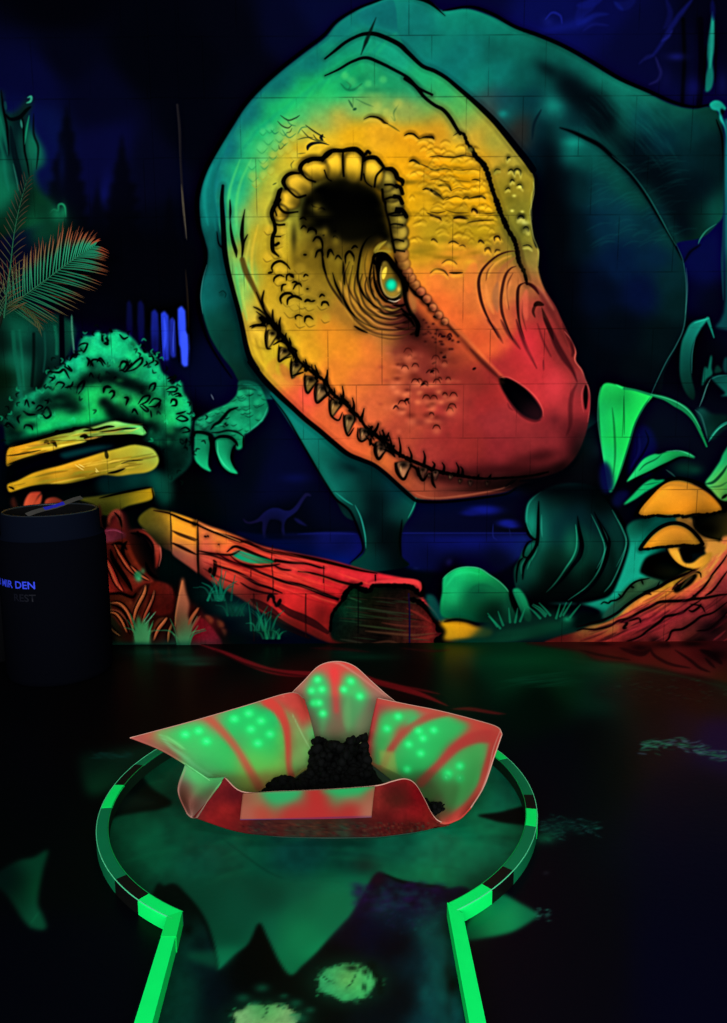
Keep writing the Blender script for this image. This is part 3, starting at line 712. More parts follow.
    for s, w, a in [('0 80 20 85', 2, .6), ('25 88 45 92 60 108', 3, .8), ('120 98 150 92 190 100', 3, .85), ('190 122 210 115 260 108 330 105', 2, .6), ('0 62 40 68 80 60', 1.5, .6), ('5 210 20 205 40 222', 3, .6), ('95 225 120 215 150 230', 2.6, .7), ('150 240 170 235 185 245', 2, .5),
                    ('250 222 262 212 282 228', 3.2, .85), ('335 215 335 195 355 190 365 212', 2.6, .8), ('285 270 290 255 305 252 318 275', 3.6, .95), ('335 275 345 260 365 262', 2.6, .6), ('60 330 90 312 120 318 140 335', 2.6, .5), ('0 380 30 360 70 368 95 395', 3, .55), ('100 378 130 380 170 378', 2.6, .95),
                    ('215 60 225 48 240 60 245 72', 3.4, .9)]:
        arc(z(s), w * .8, a, .35, '#2a1808', '#f8b028')
    for s, w, a in [('455 100 470 88 488 98', 4, .9), ('485 150 500 145 512 165', 4, .85), ('480 238 510 235 530 250', 1.8, .6)]:
        arc(z(s), w * .9, a, .6, '#14160a', '#c8c050', 3)
    c.blob(523, 230, 4, 4, '#3a3c10', .5); c.blob(527, 231, 5, 3, '#b0b040', .0); c.blob(525, 223, 4, 2.4, '#c8c860', .6)
    for x, y, rx, ry in [(440, 225, 14, 6), (420, 248, 10, 5), (470, 225, 12, 6), (445, 240, 12, 3), (480, 245, 14, 4), (418, 252, 12, 4)]:
        c.blob(x, y, rx, ry, '#9a7c12', .4)
    for x, y in [(441, 247), (455, 247), (480, 247), (488, 252), (450, 262), (435, 270), (470, 262)]:
        c.blob(x, y, 6, 3, '#f8b020', .45)

    # ---- ridge lines of the skull
    c.stroke(Q('325 59 335 51 345 43 356 37 366 34 378 35 398 44 408 53 422 66 434 71 446 78 458 88 472 100 484 111 495 122 506 135 518 150 526 160 533 170'), [1.5, 3, 3, 3.4, 4.5, 5, 4, 4, 4, 4.6, 5.5, 6, 6.6, 7, 7], INK, .95, .8, taper=0)
    c.stroke(Q('376 18 371 30 366 42 361 55'), [1, 3, 4, 1], '#052820', .85, 1.2)
    c.stroke(Q('325 76 338 70 352 62 366 58 380 63 394 70 408 78 418 88 432 95'), [1, 2.2, 2.8, 3.4, 3.2, 3, 3, 2.4], INK, .93, .7, taper=0)
    c.stroke(Q('405 79 415 86 424 97 434 105 443 110 450 118 456 128 460 134'), [3.4, 3.8, 3.4, 3.4, 3.8, 4, 3.6, 3], INK, .95, .7, taper=0)
    c.stroke(Q('459 132 464 135 467 143 472 150 476 157 483 164 487 172 490 182 493 192 497 203 500 212 504 221 508 230 514 240 517 250 519 262 524 272 527 284'), [2, 3, 3.4, 4, 4.6, 5, 5, 4.6, 4.6, 5, 5, 5, 4.4, 5, 4.6, 4.4, 4, 3], '#0a0a06', .95, .8, taper=0, wob=.25)
    c.blob(470, 150, 3.5, 3, '#8c7820', .8, p=3); c.stroke(Q('518 240 521 255 524 270 530 280'), 6, '#5a3c14', .4, 2)
    c.stroke(Q('532 170 536 180 535 195'), 3.4, '#02050c', .9, 1)
    c.stroke(Q('536 180 535 200 534 215 536 240 542 250'), 2, '#02050c', .6, 1)
    c.stroke(Q('533 182 534 192 531 206 530 214 533 236 538 250 538 266'), 1.3, '#c8c050', .5, .8)

    # ---- snout wrinkles
    z = lambda s: T(430, 200, 140, s)
    for s, w, a in [('445 265 400 270 350 290 300 330 265 375 252 430 262 510 285 580 320 650 355 715', [2, 2.6, 2.4, 2.4, 2.6, 3.2, 3.4, 3.2, 2.6, 2], .75), ('445 345 420 355 395 385 378 440 368 520 375 590 400 660 430 727', [1.6, 2.2, 3, 3, 3, 3.4, 3, 2], .7),
                    ('490 430 465 445 455 480 455 560 465 640 490 720', [2, 3, 3.4, 3, 2.4, 1.6], .8), ('490 430 520 440 545 460 565 490', 3.4, .9), ('545 610 535 580 545 550 560 540', 3, .7), ('540 548 560 538 590 545', 5, .95),
                    ('580 560 600 620 625 680 640 727', [3, 5, 5, 4], .7), ('330 330 300 370 290 420', 1.6, .35), ('430 380 405 430 400 500 410 570', 1.6, .4), ('480 520 480 600 500 680', 1.5, .35)]:
        c.stroke(z(s), w, '#38100c', a, .9, clip=hm)
    for s, w, col, a in [('420 290 370 310 320 350 300 400', 3, '#f8a838', .5), ('440 300 400 330 360 380 345 450', 4, '#a85c30', .5), ('290 440 300 520 330 590', 5, '#f88c40', .4), ('350 430 340 500 350 580', 8, '#a0603c', .5), ('420 420 400 480 400 560', 4, '#e88040', .5),
                         ('500 470 490 540 500 620', 8, '#f06048', .4), ('600 480 650 560 690 640 727 727', 5, '#5a1c1c', .5), ('560 450 600 510 640 570', 4, '#b05844', .6), ('230 330 210 400 200 480', 14, '#ff7430', .3)]:
        c.stroke(z(s), sc(w, .9), col, a, 2, clip=hm)
    c.stroke(z('530 440 565 480 600 530 640 600 680 680 715 760'), 5, '#641c1c', .55, 2, clip=hm)
    z = lambda s: T(470, 320, 140, s)
    for s, w, a in [('90 0 130 50 170 120', 3, .6), ('160 0 200 70 260 150', 4, .55), ('240 0 260 60 290 140 320 200 345 250', [3, 4, 4, 3, 1.5], .7), ('350 20 380 110 420 190', 2, .45), ('385 -10 420 60 450 130 490 200 530 260 555 320', [5, 7, 7, 7, 5, 3], .7),
                    ('555 330 530 380 520 450 520 540 500 600', [3, 5, 5, 5, 4], .4), ('480 20 510 90 540 170', 4, .5), ('380 210 382 260', 1.3, .5), ('0 150 50 200 100 250 150 300', 5, .45), ('525 110 535 160 530 190', 4, .6)]:
        c.stroke(z(s), sc(w, .9), '#3a0a10', a, 1.6, clip=hm)
    c.stroke(z('490 60 530 110 548 160 545 210 580 260 600 310 620 370 625 430 610 530'), 1.5, '#d8645c', .6, .8, clip=hm)
    for x, y, rx, ry, col, a in [(555, 385, 12, 20, '#e83848', .5), (530, 350, 10, 20, '#e83040', .45), (548, 418, 14, 10, '#6a1820', .35), (555, 420, 6, 6, '#5a141c', .4), (490, 350, 14, 8, '#ff6834', .4), (505, 345, 8, 5, '#f85c38', .4)]:
        c.blob(x, y, rx, ry, col, a, 0, clip=hm)
    # nostrils
    c.layer('dinosaur/nostril', True)
    c.fill(z('150 300 175 297 220 312 280 350 330 400 368 455 375 495 355 520 320 518 270 495 225 450 190 400 160 345'), '#080206', 1, field=[(505, 385, '#0a0306'), (520, 400, '#0c0408'), (530, 415, '#280c14'), (537, 418, '#3a1018')])
    c.stroke(z('150 300 200 298 280 345 340 400 375 460 380 500'), 1.4, '#e05050', .5, .8); c.stroke(z('190 400 230 460 280 505 330 525 365 520'), 2.4, '#4a0c14', .5, 1.2)
    c.stroke(z('195 430 205 455 225 470'), 2, '#6a141c', .5, 1)
    c.layer('dinosaur/nostril', True)
    c.fill(z('598 338 608 350 612 400 606 450 598 465 590 430 588 380'), '#0c0206', .7); c.stroke(z('590 480 582 440 580 380 592 340'), 1.6, '#c04048', .4, .8)
    c.blob(541, 456, 20, 6, '#30080c', .5, -12, clip=hm); c.blob(575, 440, 8, 14, '#3a0a10', .5, 30, clip=hm); c.blob(505, 470, 40, 6, '#30080c', .6, clip=hm); c.blob(470, 474, 24, 5, '#280808', .5, clip=hm)
    # pimples and mottling on the cheek
    for x, y, rx, ry, a in [(415, 385, 12, 8, .35), (440, 393, 10, 6, .35), (400, 372, 8, 5, .3), (425, 370, 12, 6, .3), (445, 375, 10, 6, .3), (420, 422, 9, 4, .4), (441, 419, 8, 4, .4), (445, 405, 7, 7, .25), (468, 403, 6, 6, .3), (398, 350, 8, 6, .3), (415, 352, 10, 5, .3), (455, 360, 8, 5, .25), (477, 388, 9, 8, .2)]:
        c.blob(x, y, rx, ry, '#702020', a, clip=hm)
    for x, y in [(395, 407), (397, 392), (431, 385), (418, 402), (441, 402), (439, 392), (393, 387), (420, 393), (405, 395)]:
        c.blob(x, y, 4, 3, '#f87c50', .5)
    for pts in ['420 387 423 383 428 386', '404 402 407 399 409 404', '393 409 396 406 399 409', '426 373 430 370 434 374', '438 337 440 334 443 337', '443 357 446 355', '432 364 436 362', '447 336 450 334 452 337']:
        c.stroke(Q(pts), 2.2, '#3c0e0c', .85, .7)
    for i in range(46):
        x = 378 + 80 * c.rng.rand(); y = 345 + 90 * c.rng.rand()
        c.blob(x, y, 2 + 3 * c.rng.rand(), 1.5 + 2 * c.rng.rand(), ['#8c2c24', '#e86a48'][i % 2], .22, clip=hm)

    for i in range(46):
        x = 386 + 68 * c.rng.rand() ** .9; y = 350 + 80 * c.rng.rand()
        if (x - 386) * .9 + (430 - y) < 30: continue
        r_ = 2 + 2.4 * c.rng.rand()
        c.blob(x, y + r_ * .5, r_ * 1.2, r_, '#e8704c', .4, clip=hm); c.blob(x - 1, y - r_, r_ * 1.3, r_ * .8, '#681c14', .5, clip=hm)
        if i % 2: c.stroke([(x - r_, y), (x - r_ * .4, y - r_ * .9), (x + r_ * .5, y - r_ * .8), (x + r_, y + .3)], 1.5, '#3c0e08', .66, .7)
    for i in range(30):
        t = c.rng.rand(); x = 422 + 34 * t + 6 * c.rng.randn(); y = 322 + 30 * t + 5 * c.rng.randn()
        c.blob(x, y, 1.6, 1.3, '#240806', .7); c.blob(x + 1, y + 2.4, 2.2, 1.5, '#c85038', .35)
    # ---- ridge from the eye to the nostril: dark furrow
    c.stroke(Q('404 268 412 280 420 292 428 302 437 314 446 324 458 334 468 346 480 360 492 372 502 382'), [4, 7, 9, 10, 9, 8, 7, 6, 5, 4, 4], '#50180e', .5, 3.4, taper=0)
    c.stroke(Q('402 262 410 276 420 290 430 302 440 315 450 327 458 336'), [3, 4, 5, 5, 4, 3, 2], '#1c0a06', .6, 1.8, taper=0)
    c.fill(Q('400 275 414 292 428 308 446 328 466 350 486 372 500 386 486 392 460 384 440 380 424 372 410 352 402 330 398 305'), '#702018', 7, a=.4, mark=False, clip=hm)
    c.stroke(Q('416 284 428 298 440 313 454 327 470 343 488 362 504 378'), 4, '#ff8040', .35, 2.6, clip=hm)
    z = lambda s: T(400, 200, 220, s)
    for s in ['110 385 120 388', '135 452 150 450', '160 462 168 456', '100 570 112 562', '70 612 82 604', '15 664 30 656', '140 520 152 520', '240 560 250 555']:
        c.stroke(z(s), 2.4, '#2a0a0a', .85, .8)
    c.blob(442, 334, 12, 5, '#3a0c0c', .6, 40); c.blob(412, 320, 9, 14, '#4a2018', .7, -20)
    # ---- eye crater
    c.layer('dinosaur/eye_socket', True)
    c.fill(Q('306 232 301 222 302 208 308 194 322 183 340 178 358 182 374 190 382 204 386 222 391 236 394 250 386 246 380 238 366 238 350 242 336 238 322 230 312 230'), '#040402', 2.4)
    c.blob(340, 205, 38, 22, '#030302', .95, p=4); c.blob(365, 215, 22, 24, '#030302', .9, p=3.5); c.blob(320, 205, 14, 12, '#040402', .8)
    c.blob(345, 232, 34, 14, '#0c0b03', .75); c.blob(370, 240, 18, 14, '#0a0903', .8); c.blob(294, 238, 3.4, 16, '#100d04', .5); c.blob(330, 248, 26, 12, '#3c2e08', .5); c.blob(298, 266, 8, 12, '#3a2c08', .5)
    c.blob(316, 208, 7, 4, '#58500f', .7); c.blob(306, 222, 8, 7, '#3e3608', .7); c.blob(322, 214, 8, 4, '#3a3208', .6)
    z = lambda s: T(310, 200, 140, s)
    for s, w in [('40 50 60 42 80 52', 2.4), ('5 20 20 35 45 40', 1.6), ('-5 160 10 150 30 160 32 180', 2.6), ('15 215 30 195 50 195 65 220 68 250', 2.4), ('30 295 40 265 60 260 70 290', 2.2), ('90 300 95 270 108 260 125 290', 2.6), ('120 195 130 188 145 200', 2.2), ('130 310 145 290 165 310', 2.4), ('185 330 185 290 205 268 225 290 228 320', 2.8), ('215 255 232 240 248 248', 2.6),
                 ('125 165 135 160', 1.6), ('68 185 75 182', 2)]:
        c.stroke(z(s), w, '#060502', .9, .6)
    for x, y in [(320, 245), (313, 253), (331, 258), (338, 262), (351, 262), (336, 241), (317, 208), (325, 232), (305, 232)]:
        c.blob(x, y, 4, 5, '#8c7416', .5)
    # lower lid bumps on the left
    z = lambda s: T(190, 200, 140, s)
    for x, y, r in [(279.5, 229, 8), (278, 242, 7), (277, 253, 6), (281, 269, 8), (279.5, 280, 6), (288, 287, 6), (291, 275, 6), (299, 290, 6), (289, 300, 7), (296, 303, 8), (303, 303, 6), (310, 305, 6), (323, 304, 6), (301, 322, 6), (311, 321, 6), (305, 276, 5), (300, 268, 6), (292, 310, 8), (268, 257, 5), (269, 230, 5), (298, 278, 5), (326, 318, 5)]:
        c.blob(x, y, r, r, '#d8ac24' if x < 290 else '#c09a20', .5, p=3)
        c.stroke([(x - r, y + r * .3), (x - r * .3, y + r), (x + r * .7, y + r * .7)], 1.2, '#5a440c', .4, .8)
    for s, w in [('430 370 425 350 440 328 470 318 500 335 520 360', 3.6), ('435 425 440 405 465 390 490 400', 3), ('405 380 430 375', 3), ('500 420 505 390 530 388 540 400', 2.8), ('515 380 525 395 540 405', 2.4), ('475 475 480 445 500 438', 3), ('530 430 545 425 560 430', 3), ('535 465 550 440 570 435 580 450', 3), ('475 540 470 510 490 488 520 485 540 500', 4), ('505 545 510 515 540 500 570 510 580 520', 4),
                 ('595 530 610 520 630 528', 4), ('630 528 650 522', 2.6), ('672 505 685 492 700 500', 3), ('682 550 690 532 710 532 722 550', 3.6), ('590 400 600 388 615 395', 2.6), ('550 620 548 605 565 597 585 605', 2.4), ('595 635 600 610 620 605 640 620', 3.6), ('605 462 615 462', 2.4), ('575 150 590 135 605 145', 2.6), ('610 170 620 150 640 148 655 170', 3), ('640 215 655 195 675 200 685 220 690 260', 3), ('650 300 660 270 680 265 690 290', 2.8), ('590 285 605 285', 3), ('570 100 590 92 605 105', 2.6), ('715 300 722 270 735 265', 2.8)]:
        c.stroke(z(s), sc(w, .75), '#0a0802', .93, .6)
    # concentric wrinkles round the eye
    z = lambda s: T(310, 200, 140, s)
    for s, w, col, a in [('70 300 80 380 110 450 160 520 220 590 280 640 350 670', [2, 3, 3, 3, 3, 2.4, 2], '#30200a', .7), ('60 250 70 340 85 390', [1.6, 3, 3], '#0a0802', .85), ('118 380 135 440 165 500 200 560 230 600', [1.5, 3, 3.4, 3, 1.5], '#0a0802', .9), ('172 320 175 380 180 440', [2, 3.4, 2], '#0a0802', .85),
                         ('180 300 185 400 210 480 260 550 330 600 420 620', [2, 2, 2.4, 2.4, 2, 1.6], '#3c280c', .6), ('340 175 300 200 270 250 255 320 248 400 262 460 300 520 350 560', [1.5, 2.6, 3, 3, 3, 3.6, 3.6, 2], '#0a0802', .92), ('330 370 300 420 320 490 370 550 430 590 490 595', 2, '#3c280c', .5),
                         ('400 210 360 235 335 280 318 350 310 410 320 480 350 520', [2, 2.6, 2.4, 2.6, 2.6, 2.6, 1.6], '#0a0802', .85), ('300 260 285 330 290 400 310 470', 1.6, '#4a380c', .5), ('350 580 410 600 470 600 510 590', 3, '#140a04', .8), ('230 655 260 672 300 690', 3, '#180a04', .9), ('300 690 360 710 430 722 500 715', 2.4, '#6a3818', .6),
                         ('370 560 430 575 480 565', 4, '#180c04', .7), ('480 640 510 630 530 610', 4, '#0c0604', .85), ('440 660 500 670 550 650', 3.4, '#2a1008', .7), ('520 700 545 690 560 680', 4, '#0c0604', .8), ('260 560 330 620 420 650 490 650', 2, '#6a4018', .5)]:
        c.stroke(z(s), sc(w, .85), col, a, .9)
    for s, w, col, a in [('395 215 360 240 345 270 385 270 420 270', 5, '#a89024', .8), ('270 300 262 380 275 450', 3, '#8c7018', .5), ('225 300 215 380 230 460 280 530', 4, '#9a7a18', .45), ('330 480 360 540 420 570 470 560', 2.5, '#d8a040', .6), ('310 560 380 600 450 612', 3, '#d89040', .4), ('150 420 190 490 240 550', 4, '#c8902c', .4), ('290 600 360 650 450 670', 3, '#e89048', .4)]:
        c.stroke(z(s), w, col, a, 1.4)
    c.blob(390, 245, 5, 5, '#c0a030', .7); c.blob(388, 262, 9, 3, '#b09428', .0)
    for i in range(7):
        k = i / 6
        P = [(392 - (15 + 34 * k) * math.sin(math.radians(t)), 284 - (19 + 30 * k) * math.cos(math.radians(t)) + 3 * k) for t in range(80 - int(20 * k), 215, 15)]
        c.stroke([(a_ + .6 * c.rng.randn(), b_ + .6 * c.rng.randn()) for a_, b_ in P], [1, 2, 2.6, 2.6, 2, 1], '#1c1006' if i % 2 else '#0c0703', .6 - .3 * k, .9, taper=0, clip=hm)
        c.stroke([(a_ - 1.8, b_ + 1.6) for a_, b_ in P], 2, '#c8902c', .22, 1.1, clip=hm)
    for x, y, rx, ry, r, a in [(407, 318, 7, 12, -25, .6), (414, 333, 12, 9, 30, .5), (428, 345, 18, 8, 40, .4), (405, 340, 18, 10, 0, .25), (422, 322, 6, 10, -40, .5), (440, 350, 14, 6, 45, .35), (395, 325, 16, 5, 0, .35)]:
        c.blob(x, y, rx, ry, '#340c08', a, r, clip=hm)
    # eyeball
    c.layer('dinosaur/eye', True)
    c.fill(z('345 285 370 278 400 285 425 320 455 370 480 400 492 440 488 480 470 510 440 528 405 520 375 490 352 440 342 380 335 330'), '#0a0803', .8)
    c.fill(z('380 320 400 320 420 350 445 385 465 415 475 455 465 485 440 503 415 502 388 480 372 440 366 390 370 345'), '#b08820', .8, field=[(384, 268, '#6c581c'), (385, 276, '#a8881c'), (383, 283, '#6c5818'), (392, 270, '#685010'), (398, 280, '#806418'), (400, 290, '#c09030'), (384, 295, '#807020'), (396, 295, '#a88428'), (380, 285, '#a08020')])
    c.stroke(z('395 350 385 380 380 410'), 4.5, '#e8c838', .8, 1.2); c.blob(400, 293, 6, 5, '#6c5c20', .7); c.blob(398, 276, 5, 8, '#3c300c', .8); c.stroke(z('372 345 366 390 372 440 390 485 418 505 445 503 468 485'), 2, '#c0a050', .6, .8)
    c.blob(391, 285, 6.2, 6.6, '#0a6c50', .8, p=4); c.blob(391.3, 285, 5, 5.4, '#0cb884', .95, p=4); c.blob(391, 285, 3.5, 4, '#18e0a0', .6); c.blob(399, 289.5, 2, 2.6, '#d0a840', .8)
    c.stroke(z('405 520 440 528 470 515'), 1.2, '#e8d8b0', .6, .6)
    c.stroke(z('335 330 330 300 350 282 385 280 410 300 440 345 470 385 492 430 500 470'), [3, 3, 3.4, 3.4, 4, 5, 6, 5, 4], '#050402', .95, .7, taper=0)
    c.stroke(z('440 300 455 340 480 380 500 420 515 450'), [3, 5, 5, 4], '#060402', .9, 1)
    c.stroke(z('500 440 495 500 510 560 540 610 560 650 555 700'), [5, 5, 4, 4, 5, 4], '#080402', .9, 1.2, taper=0)
    c.stroke(z('515 450 540 480 570 500 600 530 640 580'), [5, 5, 4, 3], '#0c0604', .85, 1.2)
    c.fill(z('510 470 530 490 550 520 552 560 540 590 520 550 508 510'), '#a8642c', 1.6, a=.8, mark=False)
    c.stroke(z('330 340 335 420 355 480 390 520 430 540'), 3, '#080502', .9, .8)
    for s in ['470 560 500 590 530 600', '480 590 520 620 545 660', '430 545 470 550 500 540']:
        c.stroke(z(s), 3, '#080402', .8, .9)

    # ---- crater rim beads
    beads = [(280, 213, 8, 8, 0), (289, 199.5, 11, 10, 30), (299, 184, 14, 11.5, 35), (314, 169, 14, 12, 15), (333, 165, 10.5, 14, 5), (353.5, 166.5, 10.5, 15.5, 0), (372.6, 172, 10.5, 14, -12), (385.5, 181, 10, 10.5, -20), (392, 193, 8.5, 9, 0), (394, 206, 9, 8.5, 0), (397.5, 219, 9.5, 8.5, 0), (399.5, 232, 8.5, 8.5, 0), (400.5, 243.5, 8, 7.5, 0), (401.5, 254.5, 7, 7, 0), (404, 264, 6.2, 6.2, 0), (407.5, 272, 5.2, 5, 0), (411, 278, 4.8, 4.6, 0), (415.5, 284.5, 4.6, 4.4, 0), (421, 291.5, 4.6, 4.4, 0), (427, 299, 4.4, 4.4, 0), (433, 307.5, 4, 4, 0), (439, 315, 4, 4, 0), (445, 321.5, 3.6, 3.6, 0)]
    for i, (x, y, rx, ry, r) in enumerate(beads[::-1]):
        k = len(beads) - 1 - i
        base = '#dcae24' if k < 3 else '#e8b41e' if k < 7 else '#9c8426' if k < 11 else '#a88828' if k < 13 else '#b87c2c' if k < 15 else '#c06c30' if k < 18 else '#cc6038'
        c.blob(x, y, rx * 1.12, ry * 1.12, '#181206' if k < 13 else '#50240e', .9 if k < 13 else .6, r, p=8)
        c.blob(x, y, rx * .98, ry * .98, base, 1 if k < 13 else .85, r, p=7)
        dx, dy = (340 - x), (225 - y)
        if k < 13:
            L = math.hypot(dx, dy)
            c.blob(x + dx / L * rx * .75, y + dy / L * ry * .85, rx * .95, ry * .6, '#2c2404', .6, r)
            c.blob(x - dx / L * rx * .3, y - dy / L * ry * .3, rx * .5, ry * .5, '#ffc828' if k < 7 else '#d0b038', .45, r)
        else:
            c.blob(x + 1.2, y - 1.5, rx * .6, ry * .5, '#f0a048', .3); c.blob(x - rx * .7, y + ry * .5, rx * .8, ry * .8, '#200c04', .55)
    z = lambda s: T(190, 80, 140, s)
    for s, w in [('430 727 425 690 440 650 455 615 465 580 475 565', [3, 4.5, 3.4, 5, 5, 3]), ('455 640 470 670 500 690 560 685', [2, 3, 3, 1.5]), ('500 565 485 530 500 500 530 485 570 485', [3, 5, 4, 4, 2]), ('500 560 530 590 560 610 600 600', 2.4), ('585 490 572 460 590 430 630 412 680 410 700 400 727 378', [3, 5, 4.4, 5, 5, 5, 5]), ('580 485 610 515 650 530', 2.2), ('460 585 450 620 440 640', 3)]:
        c.stroke(z(s), sc(w, .9), '#060503', .95, .7, taper=0)
    z = lambda s: T(310, 80, 140, s)
    for s, w in [('-10 425 20 412 60 415', 3.6), ('65 420 80 390 120 368 170 368 200 362 240 362 270 385 285 405', [3, 4.6, 5, 4.6, 5.6, 6.4, 6, 3]), ('172 370 170 430 175 500', 2.4), ('275 400 270 470 265 520', 2.2), ('280 420 300 405 340 405 365 430 385 455', [3, 5, 5.4, 5, 3]), ('395 462 425 465 445 485 455 510 478 525 480 545', [4, 6, 6, 6, 6, 3]), ('380 460 345 500 335 555', 2.6), ('290 385 300 372 310 380', 4), ('280 490 290 530 320 555', 1.6), ('75 470 90 510 110 525', 1.4),
                 ('450 550 470 560 480 590', 4.6), ('440 605 465 612 478 640', 5), ('450 680 480 680 500 710', 5), ('375 570 380 620 390 640', 3), ('390 620 420 610 440 612', 2.6), ('390 545 425 545 450 560', 2.6), ('405 700 440 690 465 690', 2.6)]:
        c.stroke(z(s), sc(w, .85), '#060503', .82, .8, taper=0)
    z = lambda s: T(310, 200, 140, s)
    for s, w in [('390 10 395 60 410 110 420 170 430 220 440 270', [3, 3, 3, 3, 3, 3]), ('450 45 480 50 500 80', 4), ('415 130 440 125 480 130', 2.2), ('425 215 450 205 485 215', 1.8), ('440 260 460 262 490 268', 1.6), ('410 75 430 82 480 78', 2)]:
        c.stroke(z(s), sc(w, .8), '#0c0a04', .85, 1, taper=0)
    z = lambda s: T(190, 200, 140, s)
    for s, w in [('465 0 435 40 425 80 438 120 442 160 430 190 428 230 432 265 460 292', [4, 4.6, 4, 3.6, 4, 4, 4.6, 4, 1.6]), ('435 120 460 130 490 128', 2.2), ('440 50 450 80', 1.5), ('440 190 470 190', 1.4), ('445 235 460 225', 3)]:
        c.stroke(z(s), sc(w, .95), '#060503', .95, .7, taper=0)
    c.blob(413, 276, 3, 14, '#3a1408', .0)

    # ---- neck folds left of the face
    for s, w, col, a in [('165 560 168 650 172 727', 0, '', 0)]:
        pass
    c.stroke(Q('223 186 222 200 223 220 224 238 225 252 228 270 233 290 239 312 243 330 246 345 250 358 257 370'), [2.6, 4, 5, 5.4, 5.4, 5, 4.6, 4.6, 4.6, 5, 5.5, 6], INK, .95, .9, taper=0)
    z = lambda s: T(190, 200, 140, s)
    for s, w in [('208 95 212 150 222 210 238 265 242 298', [1, 2.6, 3.6, 4.4, 2]), ('285 50 275 110 270 180 275 240 270 300', [1, 3, 4.2, 3.4, 3.6]), ('275 250 285 210 300 180', 1.6), ('208 0 210 60 208 100', [1.6, 2.4, 2])]:
        c.stroke(z(s), w, '#0c120a', .92, .8)
    c.stroke(z('272 310 290 370 320 430 345 480 370 530 395 580 420 620'), [5, 6, 5, 4, 4, 5, 5], '#58400e', .75, 1.5, taper=0)
    c.stroke(z('345 480 370 540 395 590 420 630 455 670'), [1, 3, 4, 6, 7], '#0c0803', .93, .9, taper=3)
    for s, w in [('385 470 375 520 385 560', 2.4), ('330 555 360 570 395 600', 2), ('430 570 430 610 440 640', 2.4), ('320 665 350 650 400 655', 2.6), ('470 610 465 640 470 660', 2), ('345 580 380 605 410 625', 1.6)]:
        c.stroke(z(s), sc(w, 1.0), '#140e04', .85, .9)
    c.fill(z('420 650 440 690 450 727 470 727 470 690 445 660'), '#0a0803', 1.2, mark=False)
    # chin wrinkles and soft tones under the mouth corner
    z = lambda s: T(250, 320, 140, s)
    for s, w, col, a in [('20 50 60 80 90 120', 6, '#f0c430', .5), ('10 120 50 160 70 220', 3, '#b08818', .5), ('30 100 45 140 80 150', 2, '#8c6c14', .5), ('140 200 110 250 130 290', 9, '#d08828', .4), ('160 230 200 290 260 320', 10, '#b85028', .45), ('120 290 180 320 220 330', 10, '#e08430', .4), ('270 360 300 400 340 430', 14, '#f85040', .4), ('420 480 460 520 500 560', 8, '#b84830', .4)]:
        c.stroke(z(s), w, col, a, 2.4, clip=hm)

    c.layer('dinosaur/head')
    # ---- mouth: black zig-zag seam with teeth and the bristling lip spikes
    seam = z('60 -10 110 20 150 60 185 110 215 160 250 210 290 245 335 280 385 315 415 360 450 400 490 430 530 470 570 510 600 555 640 590 690 625 727 655') + T(370, 380, 140, '0 265 50 300 100 350 160 390 220 420 280 445 330 468 400 485 460 495 540 508 620 512 700 508') + Q('520 477 535 475 548 472')
    c.stroke(seam, [3.4] * 18 + [4] * 8 + [3.4, 3, 2.6, 2.4, 2.4, 2.4, 2], '#060303', .97, .8, taper=0, wob=.2)
    def tooth(p, tip, wd, col='#8c7038', dark=1.):
        (x, y), (tx, ty) = p, tip
        dx, dy = tx - x, ty - y
        L = math.hypot(dx, dy); nx, ny = -dy / L, dx / L
        w = wd / 2
        sh = lambda k, e: [(x + nx * w * k, y + ny * w * k), (x + dx * .5 + nx * w * .75 * k + e, y + dy * .5 + ny * w * .75 * k), (tx + dx * .1 * (k - 1), ty + dy * .1 * (k - 1)), (x + dx * .5 - nx * w * .7 * k + e, y + dy * .5 - ny * w * .7 * k), (x - nx * w * k, y - ny * w * k)]
        c.fill(sh(1.4, 0), '#080403', .8, smooth=True, mark=False)
        c.layer('dinosaur/tooth', True)
        c.fill(sh(1.0, 0), col, .7, smooth=True)
        c.blob(x + dx * .1, y + dy * .1, w * .9, w * .7, '#0c0603', .85)
        c.stroke([(x + dx * .2 + nx * w * .5, y + dy * .2 + ny * w * .5), (x + dx * .6 + nx * w * .4, y + dy * .6 + ny * w * .4)], 1.2, '#e8c070', .3, .7)
    for p, tip, w, col in [((120, 60), (95, 145), 42, '#b09028'), ((185, 155), (150, 210), 46, '#9c7c28'), ((245, 225), (222, 300), 44, '#8c6c28'), ((320, 300), (295, 375), 52, '#8a6028'), ((385, 345), (350, 420), 58, '#98683a'), ((450, 420), (425, 500), 46, '#9a6430'), ((520, 500), (505, 590), 44, '#8a5c34'), ((600, 570), (580, 630), 44, '#985c38'), ((685, 640), (665, 715), 46, '#a05c38')]:
        a_ = T(250, 320, 140, f'{p[0]} {p[1]} {tip[0]} {tip[1]}')
        tooth(a_[0], a_[1], w * .1925, col)
    for p, tip, w, col in [((60, 350), (42, 405), 40, '#a86440'), ((175, 430), (172, 510), 60, '#c07850'), ((275, 460), (272, 515), 36, '#a05840'), ((308, 485), (308, 508), 18, '#8c4c3c'), ((340, 475), (338, 520), 26, '#a85c48'), ((420, 495), (415, 518), 18, '#904838'), ((470, 515), (466, 538), 16, '#703428'), ((522, 522), (520, 552), 20, '#8a443c'), ((610, 525), (608, 555), 18, '#7a3830')]:
        a_ = T(370, 380, 140, f'{p[0]} {p[1]} {tip[0]} {tip[1]}')
        tooth(a_[0], a_[1], w * .1925, col)
    z = lambda s: T(250, 320, 140, s)
